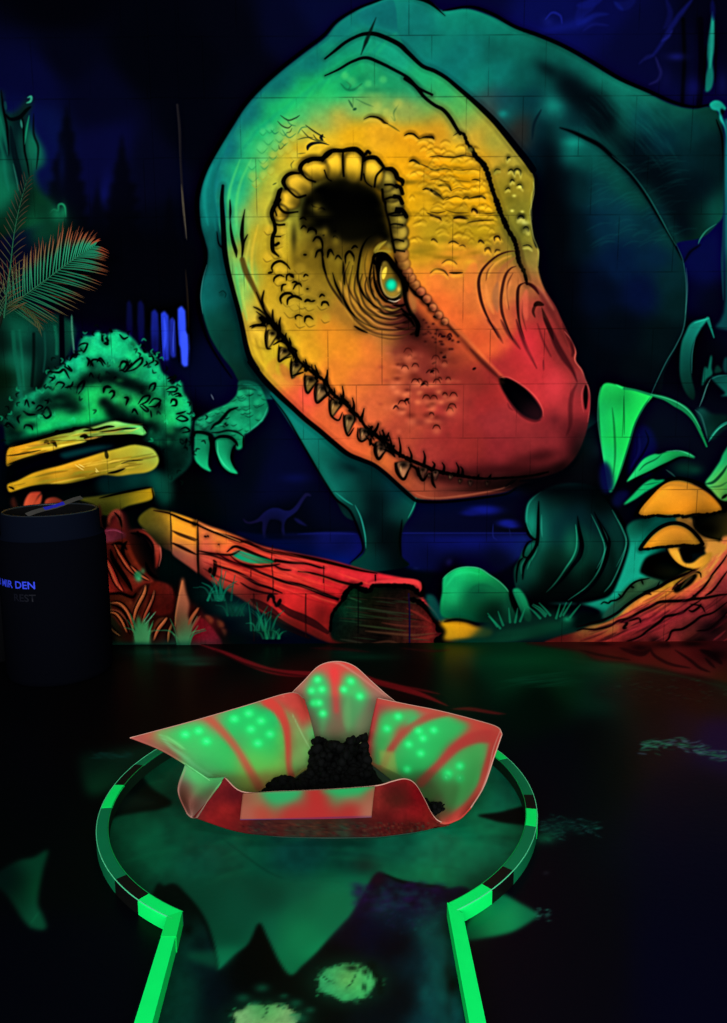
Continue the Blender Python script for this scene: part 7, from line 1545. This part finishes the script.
def cr_():
    c = Canvas(350, 670, 520, 850, 2.5, '#b04038', seed=4)
    c.fill(Q('340 660 530 660 530 860 340 860'), '', 0, smooth=False, field=[(380, 702, '#a03838'), (395, 705, '#a84c40'), (430, 712, '#b04a40'), (465, 720, '#b44438'), (490, 728, '#c03c34'), (500, 735, '#c04840'), (372, 725, '#a83c38'), (370, 750, '#a04c40'), (376, 765, '#a05a40'), (495, 750, '#b84038'), (490, 775, '#b04038'), (480, 800, '#a84438'), (460, 815, '#b04c3c'), (445, 822, '#b85040'),
        (390, 720, '#2ca858'), (385, 740, '#48a858'), (382, 760, '#70a450'), (392, 765, '#88a850'), (400, 730, '#a84438'), (395, 745, '#88744c'), (415, 725, '#30b060'), (440, 722, '#44b060'), (455, 728, '#50a858'), (420, 745, '#18a858'), (440, 745, '#28a850'), (410, 765, '#18a050'), (425, 765, '#30a050'), (450, 750, '#a04038'), (465, 740, '#b83c34'), (430, 775, '#604838'), (470, 755, '#38a850'), (480, 750, '#58b060'), (465, 775, '#30a854'), (478, 775, '#3ca050'), (455, 800, '#449050'), (470, 790, '#489450'), (430, 795, '#407c40'), (440, 805, '#605840'), (415, 790, '#487040'), (425, 810, '#506838'), (400, 785, '#4c7040')])
    z = tr
    c.fill(z('270 225 330 205 385 205 350 230 310 270 285 320 265 390 245 360 255 280'), '#3cac58', 2.6, a=.85); c.fill(z('300 380 315 330 350 280 400 240 470 225 530 235 560 250 520 290 470 330 430 380 400 410 330 410'), '#2cac58', 3, a=.85)
    c.fill(z('420 410 460 370 520 330 590 310 615 310 600 380 570 450 530 510 490 530 470 480 440 440'), '#44a454', 3.4, a=.85)
    c.stroke(z('275 390 300 330 350 270 420 225 480 210'), [6, 7, 7, 7, 6], '#a83c34', .85, 2, taper=0); c.stroke(z('400 440 460 380 520 320 580 290 640 285'), [9, 8, 9, 12, 14], '#ac3834', .9, 2.4, taper=0)
    c.stroke(z('250 170 240 230 228 300 225 380'), [9, 8, 5, 4], '#a83434', .8, 2, taper=0); c.stroke(z('650 270 640 330 620 400 600 460 560 520 500 570'), [8, 10, 10, 10, 11, 12], '#b03c34', .85, 2.4, taper=0)
    c.stroke(z('250 165 350 180 450 200 560 225 660 262'), 7, '#b04438', .7, 2, taper=0)
    c.fill(z('262 332 312 336 324 410 270 408'), '#8ca850', 1.2, smooth=False, a=.75)
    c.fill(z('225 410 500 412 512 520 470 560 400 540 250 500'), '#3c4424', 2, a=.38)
    dots(c, [tuple(p) for p in z('325 220 288 260 393 268 443 265 407 292 360 312 400 342 355 395')], 3.8); dots(c, [tuple(p) for p in z('530 384 490 410')], 4); dots(c, [tuple(p) for p in z('530 425 485 420')], 3, '#30b060')
    c.stroke(z('665 262 640 330 625 400 600 470 570 530 530 570 480 580'), 1.8, '#c89080', .7, .8)
    return c
def cw():
    c = Canvas(150, 740, 500, 860, 2.5, '#801818', seed=5)
    c.fill(Q('140 730 510 730 510 870 140 870'), '', 0, smooth=False, field=[(225, 780, '#781c20'), (215, 795, '#6c181c'), (235, 795, '#58141a'), (205, 808, '#781c1e'), (225, 812, '#98201f'), (240, 810, '#881c1e'), (210, 818, '#981e20'), (240, 826, '#6c1c1c'), (225, 824, '#801a1c'), (195, 815, '#702824'),
        (260, 826, '#3c2020'), (280, 828, '#4c201c'), (300, 830, '#442820'), (330, 828, '#3c2018'), (360, 828, '#401a18'), (300, 834, '#283428'), (340, 834, '#2c3c2c'), (385, 800, '#801c1c'), (375, 800, '#983028'), (395, 788, '#6c1418'), (405, 782, '#801818'), (395, 800, '#582018'), (415, 795, '#780c14'), (400, 812, '#801a1c'), (415, 812, '#8c161a'), (430, 815, '#801a18'), (445, 822, '#802820'), (385, 820, '#501414'), (410, 826, '#401410'), (440, 826, '#582018'), (460, 818, '#a03c30')], mottle=.12, cell=3)
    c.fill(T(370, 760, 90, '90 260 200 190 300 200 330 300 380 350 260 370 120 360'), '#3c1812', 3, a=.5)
    for i in range(900):
        x = 240 + 200 * c.rng.rand(); y = 822 + 14 * c.rng.rand()
        c.blob(x, y, .9, .7, ['#180c10', '#7c3c28', '#2c4c38', '#501014'][i % 4], .45)
    return c
def ccurl():
    c = Canvas(150, 740, 260, 840, 2.5, '#806050', seed=6)
    c.fill(Q('140 730 270 730 270 850 140 850'), '', 0, smooth=False, field=[(185, 768, '#60a068'), (200, 778, '#58b470'), (215, 785, '#60b070'), (205, 790, '#589868'), (190, 780, '#706858'), (182, 790, '#784c44'), (195, 795, '#704840'), (208, 797, '#806450'), (183, 805, '#905048'), (195, 810, '#805448'), (190, 816, '#a88074'), (203, 806, '#908070')])
    c.blob(203, 777, 22, 10, '#48b060', .95, 15, p=3); c.blob(200, 790, 10, 8, '#50884c', .7); c.blob(184, 797, 7, 12, '#643c2c', .6); c.blob(196, 806, 8, 8, '#683c30', .5); c.blob(212, 793, 5, 8, '#6c6c48', .5, 25)
    c.stroke(Q('186 768 180 782 178 796 184 812 192 817'), 2, '#b08878', .6, 1)
    return c
def cp():
    c = Canvas(220, 770, 400, 840, 2.5, '#b83430', seed=8)
    c.fill(Q('210 760 410 760 410 850 210 850'), '', 0, smooth=False, field=[(243, 798, '#b06850'), (245, 815, '#b86450'), (260, 800, '#a88058'), (270, 797, '#38b468'), (285, 794, '#30c070'), (285, 799, '#60a868'), (262, 810, '#c04c3c'), (290, 810, '#c03834'), (320, 795, '#c43430'), (320, 812, '#c03432'), (335, 791, '#58a060'), (345, 788, '#20c468'), (360, 787, '#20c468'), (350, 794, '#909060'), (350, 810, '#b83430'), (370, 795, '#b46048'), (370, 812, '#b87058'), (375, 800, '#a87458')])
    c.fill(Q('264 790 300 788 296 798 282 803 268 799'), '#30c070', 2.4, a=.75); c.fill(Q('322 790 376 784 366 790 352 796 336 795'), '#24c46c', 2.2, a=.75)
    c.stroke(Q('242 794 300 791 376 786'), 1.2, '#c0a080', .5, .7)
    c.stroke(Q('240 820 300 819 372 817'), 1.2, '#402880', .8, .7, taper=0)
    return c
L_ = cl()
petal('petal', [[(130, 738, -1.56), (190, 722, -1.44), (245, 706, -1.32), (290, 693, -1.215), (304, 699, -1.17)],
                [(160, 750, -1.545), (205, 741, -1.45), (258, 728, -1.34), (296, 715, -1.24), (310, 718, -1.2)],
                [(186, 765, -1.55), (222, 764, -1.46), (272, 755, -1.35), (300, 745, -1.26), (316, 744, -1.22)],
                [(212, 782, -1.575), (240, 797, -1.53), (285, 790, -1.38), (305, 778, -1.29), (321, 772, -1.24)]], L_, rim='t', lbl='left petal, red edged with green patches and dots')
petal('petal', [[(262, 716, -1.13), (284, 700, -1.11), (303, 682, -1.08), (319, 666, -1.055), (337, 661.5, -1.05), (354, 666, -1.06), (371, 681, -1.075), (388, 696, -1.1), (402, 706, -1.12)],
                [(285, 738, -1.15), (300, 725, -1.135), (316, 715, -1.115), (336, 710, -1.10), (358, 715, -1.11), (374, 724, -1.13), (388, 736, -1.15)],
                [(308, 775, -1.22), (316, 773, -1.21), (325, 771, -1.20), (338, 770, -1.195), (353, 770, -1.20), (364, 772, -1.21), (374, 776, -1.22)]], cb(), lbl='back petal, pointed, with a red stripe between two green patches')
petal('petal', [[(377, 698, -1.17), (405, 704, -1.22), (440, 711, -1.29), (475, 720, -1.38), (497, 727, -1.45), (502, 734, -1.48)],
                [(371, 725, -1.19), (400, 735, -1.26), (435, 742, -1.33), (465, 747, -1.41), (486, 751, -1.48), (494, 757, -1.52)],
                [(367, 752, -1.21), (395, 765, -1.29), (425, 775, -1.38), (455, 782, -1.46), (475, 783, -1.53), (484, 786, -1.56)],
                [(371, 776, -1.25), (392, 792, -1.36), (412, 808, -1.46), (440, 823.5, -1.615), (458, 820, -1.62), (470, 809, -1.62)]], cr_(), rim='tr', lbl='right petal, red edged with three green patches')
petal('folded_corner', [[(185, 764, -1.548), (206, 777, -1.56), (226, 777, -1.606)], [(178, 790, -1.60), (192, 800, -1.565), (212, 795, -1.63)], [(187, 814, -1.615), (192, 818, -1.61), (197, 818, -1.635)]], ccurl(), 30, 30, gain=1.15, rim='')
W_ = cw()
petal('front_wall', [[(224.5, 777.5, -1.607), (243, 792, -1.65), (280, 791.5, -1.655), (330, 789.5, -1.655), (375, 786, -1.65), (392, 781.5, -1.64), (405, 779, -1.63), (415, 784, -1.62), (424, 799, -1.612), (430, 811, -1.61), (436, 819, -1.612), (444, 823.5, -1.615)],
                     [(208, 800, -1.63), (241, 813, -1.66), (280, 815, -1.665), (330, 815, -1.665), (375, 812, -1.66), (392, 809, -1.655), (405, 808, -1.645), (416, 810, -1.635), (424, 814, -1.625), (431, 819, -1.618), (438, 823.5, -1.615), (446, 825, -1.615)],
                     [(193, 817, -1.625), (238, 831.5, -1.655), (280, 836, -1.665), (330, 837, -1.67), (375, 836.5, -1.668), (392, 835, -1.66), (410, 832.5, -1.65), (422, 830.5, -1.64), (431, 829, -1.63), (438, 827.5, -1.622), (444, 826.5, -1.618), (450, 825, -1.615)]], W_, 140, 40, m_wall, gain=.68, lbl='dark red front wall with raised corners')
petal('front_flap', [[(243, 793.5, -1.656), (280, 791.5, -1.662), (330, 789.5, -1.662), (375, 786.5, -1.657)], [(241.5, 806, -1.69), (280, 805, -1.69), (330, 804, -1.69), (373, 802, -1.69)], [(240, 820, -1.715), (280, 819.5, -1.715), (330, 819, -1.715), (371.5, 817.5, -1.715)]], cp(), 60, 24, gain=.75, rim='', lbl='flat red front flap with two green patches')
# base plate
m_base = material('bowl_base_plate', '#1c3028', .6, .2, gain=GAIN)
bp_ = [at_z(x, y, 0) for x, y in [(196, 818), (215, 825), (240, 832.5), (280, 837.5), (330, 839), (375, 838), (410, 834), (440, 827), (452, 822), (450, 806), (420, 782), (374, 766), (340, 761), (310, 764), (270, 776), (225, 795)]]
n = len(bp_)
mesh_object('base_plate', [(p.x - FX, p.y - FY, z) for z in (.0005, .005) for p in bp_], [tuple(range(n))[::-1], tuple(range(n, 2 * n))] + [(i, (i + 1) % n, n + (i + 1) % n, n + i) for i in range(n)], m_base, flower)

# ------------------------------------------------------------------ dark crumbs heaped in the bowl
rnd = random.Random(5)
ico_v = []
phi = (1 + 5 ** .5) / 2
for a_, b_ in ((1, phi), (-1, phi), (1, -phi), (-1, -phi)):
    ico_v += [(0, a_, b_), (a_, b_, 0), (b_, 0, a_)]
import bmesh
bmi = bmesh.new(); bmesh.ops.create_icosphere(bmi, subdivisions=2, radius=1)
IV = np.array([v.co[:] for v in bmi.verts]); IF = np.array([[v.index for v in f.verts] for f in bmi.faces]); bmi.free()
LV, LF, off = [], [], 0
def lump(p, r):
    global off
    s = np.array([rnd.uniform(.8, 1.25) for _ in range(3)])
    k = np.array([rnd.uniform(-1, 1) for _ in range(9)]).reshape(3, 3)
    v = IV * (1 + .16 * np.sin(IV @ k.T * 3.2 + k[0]).sum(1)[:, None] / 1.6) * s * r
    LV.append(v + np.array(p)); LF.append(IF + off); off += len(IV)
PXs = [248, 262, 268, 276, 285, 292, 297, 305, 311, 312, 313, 318, 322, 328, 336, 343, 350, 357, 362, 366, 367, 372, 380, 386]
PYs = [795, 788, 783, 776, 773, 777, 779, 772, 764, 745, 739, 736, 737, 741, 739, 743, 736, 737, 733, 734, 760, 769, 779, 786]
for i in range(760):
    Y = rnd.uniform(-1.44, -1.235)
    px = rnd.uniform(252, 384)
    if px > 308 and px < 369 and rnd.random() < .65: Y = rnd.uniform(-1.34, -1.235)
    t = float(np.interp(px, PXs, PYs))
    py = rnd.uniform(t + 4, 800)
    p = at_y(px, py, Y)
    if p.z < .012: continue
    lump(p, rnd.uniform(.0095, .0145))
for k in range(len(PXs) * 3):            # crest of the heap
    px = 258 + 125 * k / (len(PXs) * 3)
    lump(at_y(px, float(np.interp(px, PXs, PYs)) + 4, rnd.uniform(-1.27, -1.24)), rnd.uniform(.009, .0125))
for i in range(90):                       # the corner at the right
    px = rnd.uniform(424, 446); t = np.interp(px, [421, 428, 436, 447], [793, 800, 806, 818])
    p = at_y(px, rnd.uniform(t + 2, 822), rnd.uniform(-1.56, -1.52))
    p.z = max(p.z, .014)
    lump(p, rnd.uniform(.007, .0105))
for i in range(420):                      # spread over the bottom of the bowl
    px = rnd.uniform(250, 420); Y = rnd.uniform(-1.6, -1.43)
    p = at_y(px, 800, Y); x = p.x
    if x < -.33 + (Y + 1.6) * .2 or x > .16 - (Y + 1.6) * .2: continue
    lump((x, Y, rnd.uniform(.014, .03)), rnd.uniform(.008, .0125))
for i in range(2600):
    Y = rnd.uniform(-1.62, -1.2); X = rnd.uniform(-.34, .14); Z = rnd.uniform(.014, .026)
    a_, b_ = project(X, Y, Z)
    if a_ < 254 or a_ > 384 or b_ < np.interp(a_, PXs, PYs) + 5: continue
    lump((X, Y, Z), rnd.uniform(.010, .0145))
    if rnd.random() < .4:
        Z += .02; a_, b_ = project(X, Y, Z)
        if b_ > np.interp(a_, PXs, PYs) + 5 and b_ < 800: lump((X, Y, Z), rnd.uniform(.010, .0145))
m_crumb = material('black_crumbs', '#070808', .8, .03)
g = mesh_object('rubber_crumb_heap', np.concatenate(LV), np.concatenate(LF), m_crumb, None, True)
tag(g, 'heap of lumpy black crumbs lying inside the red and green flower bowl', 'crumbs', kind='stuff')

# ------------------------------------------------------------------ waste bin
BX, BY, BH, BR, BT = -1.352, -.35, .728, .222, .2
bin_ = thing('waste_bin', 'dark round waste bin with small blue lettering in front of the mural', 'bin', (BX, BY, 0))
m_bin = material('dark_navy_metal', '#04050a', .8, .0); m_band = material('bin_band', '#070b16', .8, .0); m_in = material('bin_inside', '#030304', .9, .1); m_lip = material('bin_lip', '#1c2228', .35, .3)
def lathe(prof, n=72):
    V, F = [], []
    for r, z in prof:
        V += [(r * math.cos(2 * math.pi * i / n), r * math.sin(2 * math.pi * i / n), z) for i in range(n)]
    for k in range(len(prof) - 1):
        F += [(k * n + i, k * n + (i + 1) % n, (k + 1) * n + (i + 1) % n, (k + 1) * n + i) for i in range(n)]
    return V, F
V, F = lathe([(.0, .004), (BR - .012, .004), (BR - .006, .012), (BR, .03), (BR, BH - .13), (BR - .004, BH - .125), (BR - .004, BH - .105)]); mesh_object('body', V, F, m_bin, bin_, True)
V, F = lathe([(BR - .006, BH - .108), (BT + .0, BH - .1), (BT + .0, BH - .012), (BT - .004, BH - .003)]); mesh_object('top_band', V, F, m_band, bin_, True)
V, F = lathe([(BT - .005, BH - .006), (BT - .008, BH), (BT - .013, BH), (BT - .014, BH - .006)]); mesh_object('lip', V, F, m_lip, bin_, True)
V, F = lathe([(BT - .013, BH - .004), (BT - .016, BH - .25), (BT - .03, BH - .45), (0, BH - .45)]); mesh_object('liner', V, F, m_in, bin_, True)
def wrap_text(txt, px_mid_x, z, size, mat, name, width):
    cu = bpy.data.curves.new(name, 'FONT'); cu.body = txt; cu.size = 1; cu.align_x = 'RIGHT'; cu.offset = .017; cu.resolution_u = 3
    to = bpy.data.objects.new(name, cu); COL.objects.link(to)
    bpy.context.view_layer.update()
    dg = bpy.context.evaluated_depsgraph_get()
    me = bpy.data.meshes.new_from_object(to.evaluated_get(dg))
    bpy.data.objects.remove(to)
    co = np.array([v.co[:] for v in me.vertices])
    w_ = np.ptp(co[:, 0]); right = co[:, 0].max()
    s = (co[:, 0] - right) / w_ * width             # arc length, 0 at the right end
    a = px_mid_x + s / BR
    for v, ang, y in zip(me.vertices, a, co[:, 1]):
        v.co = ((BR + .0012) * math.sin(ang), -(BR + .0012) * math.cos(ang), z + y * size)
    me.materials.clear(); me.materials.append(mat)
    return link(bpy.data.objects.new(name, me), bin_)
m_txt = material('blue_lettering', '#2a3ccc', .6, .2, gain=1.2); m_txt2 = material('faint_lettering', '#030512', .6, .2)
zt = at_y(20, 589, BY - BR * .93).z
er = math.asin(max(-1, min(1, (at_y(35, 585, BY - BR).x - BX) / BR)))
wrap_text('GIB MIR DEN', er, zt + .004, .043, m_txt, 'lettering', .262)
wrap_text('REST', er, zt - .05, .043, m_txt2, 'lettering', .10)
# thin printed strip lying across the rim
a, b = at_y(27, 517, BY - .16), at_y(82, 499.5, BY + .12)
m_strip = material('grey_paper_strip', '#3c3a38', .7, .2); m_blue = material('blue_print', '#1c1ca8', .6, .2)
strip = thing('paper_strip', 'thin grey strip with blue print lying across the top of the dark bin', 'litter', a)
def strip_part(name, t0, t1, mat, dz, wd):
    d = b - a; nrm = Vector((-d.y, d.x, 0)).normalized() * wd + Vector((0, 0, .006))
    V, F = [], []
    for i in range(9):
        t = t0 + (t1 - t0) * i / 8
        p = d * t + Vector((0, 0, .008 + dz + .003 * math.sin(t * 9)))
        V += [p - nrm, p + nrm, p + nrm + Vector((0, 0, .0012)), p - nrm + Vector((0, 0, .0012))]
    for i in range(8):
        F += [(4 * i + j, 4 * i + (j + 1) % 4, 4 * i + 4 + (j + 1) % 4, 4 * i + 4 + j) for j in range(4)]
    F += [(3, 2, 1, 0), (32, 33, 34, 35)]
    mesh_object(name, V, F, mat, strip)
strip_part('paper', 0, 1, m_strip, 0, .009); strip_part('blue_print', .3, .66, m_blue, .0014, .0065)

# ------------------------------------------------------------------ palm
palm = thing('potted_palm', 'feathery artificial palm with green and orange fronds at the left of the wall', 'plant', (-1.72, -.16, 0))
m_leaf = material('palm_leaflets', rough=.6, spec=.2, attr='paint')
m_stem = material('palm_stem', '#0c140c', .8, .1)
def frond(pts, n, lenf, colf, wid=.0035, side_ang=(55, 55), droop=.02, seed=1):
    """pts: rachis as (x, y, depth) seen from the tee"""
    r = random.Random(seed)
    P = np.array([crom(np.array(pts, float), t) for t in np.linspace(0, 1, 60)])
    W = [at_y(*p) for p in P]
    V, F, C = [], [], []
    rv, rf = tube(W, [.0032 * (1 - .75 * i / 60) for i in range(60)], 6)
    base = Vector(palm.location)
    V += [v - base for v in rv]; F += rf; C += [lin(hexc('#1c6c48')) * .7] * len(rv)
    for i in range(n):
        t = (i + .5) / n
        k = min(int(t * 59), 58); p = W[k] * (1 - (t * 59 - k)) + W[k + 1] * (t * 59 - k)
        d = (W[min(k + 2, 59)] - W[max(k - 2, 0)]).normalized()
        up = Vector((-d.z, 0, d.x))                     # in the plane of the wall
        for sgn in (1, -1):
            L = lenf(t, sgn) * r.uniform(.9, 1.08)
            ang = math.radians(side_ang[0 if sgn > 0 else 1] * (1 - .55 * t) + r.uniform(-4, 4))
            e = (d * math.cos(ang) + up * sgn * math.sin(ang)).normalized()
            lat = e.cross(Vector((0, 1, 0))).normalized()
            b0 = len(V)
            for j in range(8):
                s = j / 7
                q = p + e * L * s + Vector((0, -.012 * math.sin(s * 2), -droop * s * s * (1 if sgn > 0 else .8))) + Vector((0, r.uniform(-.0004, .0004), 0))
                w_ = wid * (math.sin(math.pi * min(1, s * .86 + .14)) ** .7) + .0003
                for sg in (-1, 1):
                    V.append(q + lat * w_ * sg * .5 - base)
                V.append(q + Vector((0, -.0012, 0)) - base)
                cc = lin(colf(t, s, sgn))
                C += [cc, cc * .75, cc]
            for j in range(7):
                a0 = b0 + 3 * j
                F += [(a0, a0 + 2, a0 + 5, a0 + 3), (a0 + 2, a0 + 1, a0 + 4, a0 + 5), (a0 + 1, a0, a0 + 3, a0 + 4)]
    return mesh_object('frond', V, F, m_leaf, palm, False, np.array(C))
def mixh(a, b, t): return hexc(a) * (1 - t) + hexc(b) * t
def col1(t, s, sgn):
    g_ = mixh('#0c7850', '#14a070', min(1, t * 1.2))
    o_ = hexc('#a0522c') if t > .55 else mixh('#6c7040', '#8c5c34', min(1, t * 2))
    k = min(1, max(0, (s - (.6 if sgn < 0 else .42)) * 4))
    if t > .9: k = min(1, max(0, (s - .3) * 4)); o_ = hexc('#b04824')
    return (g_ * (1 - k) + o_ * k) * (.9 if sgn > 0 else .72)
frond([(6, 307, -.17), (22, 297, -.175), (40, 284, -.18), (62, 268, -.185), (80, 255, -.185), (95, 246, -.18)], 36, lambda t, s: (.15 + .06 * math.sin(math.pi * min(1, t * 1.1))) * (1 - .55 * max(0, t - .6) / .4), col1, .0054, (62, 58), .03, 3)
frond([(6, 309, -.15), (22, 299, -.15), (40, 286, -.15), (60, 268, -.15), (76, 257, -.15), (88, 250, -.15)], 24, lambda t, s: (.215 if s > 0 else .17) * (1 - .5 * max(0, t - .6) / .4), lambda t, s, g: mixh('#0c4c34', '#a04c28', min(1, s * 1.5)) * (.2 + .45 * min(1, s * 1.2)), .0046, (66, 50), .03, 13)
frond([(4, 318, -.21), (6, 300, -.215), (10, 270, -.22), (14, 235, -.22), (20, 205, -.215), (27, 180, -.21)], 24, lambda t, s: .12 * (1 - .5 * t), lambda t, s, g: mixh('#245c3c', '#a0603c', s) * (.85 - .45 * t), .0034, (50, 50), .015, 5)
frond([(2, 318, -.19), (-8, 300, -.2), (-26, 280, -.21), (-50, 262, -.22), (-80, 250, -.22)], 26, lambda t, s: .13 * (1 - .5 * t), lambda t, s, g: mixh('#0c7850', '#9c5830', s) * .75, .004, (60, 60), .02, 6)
frond([(5, 310, -.18), (12, 305, -.2), (22, 307, -.22), (32, 314, -.24), (40, 326, -.25)], 14, lambda t, s: .05 if s < 0 else .035, lambda t, s, g: mixh('#6c7c40', '#505830', s) * .7, .004, (40, 25), .01, 8)
b0 = at_y(4, 316, -.19)
V, F = tube([(0, 0, .30), (.02, 0, .6), (b0.x + 1.72 - .06, -.03, b0.z - .12), (b0.x + 1.72, b0.y + .16, b0.z + .02)], [.02, .017, .012, .006], 10); mesh_object('stem', V, F, m_stem, palm, True)
V, F = lathe([(0, .002), (.095, .002), (.12, .29), (.128, .3), (.128, .315), (.118, .315), (.11, .28), (0, .28)], 40); mesh_object('pot', V, F, m_black, palm, True)
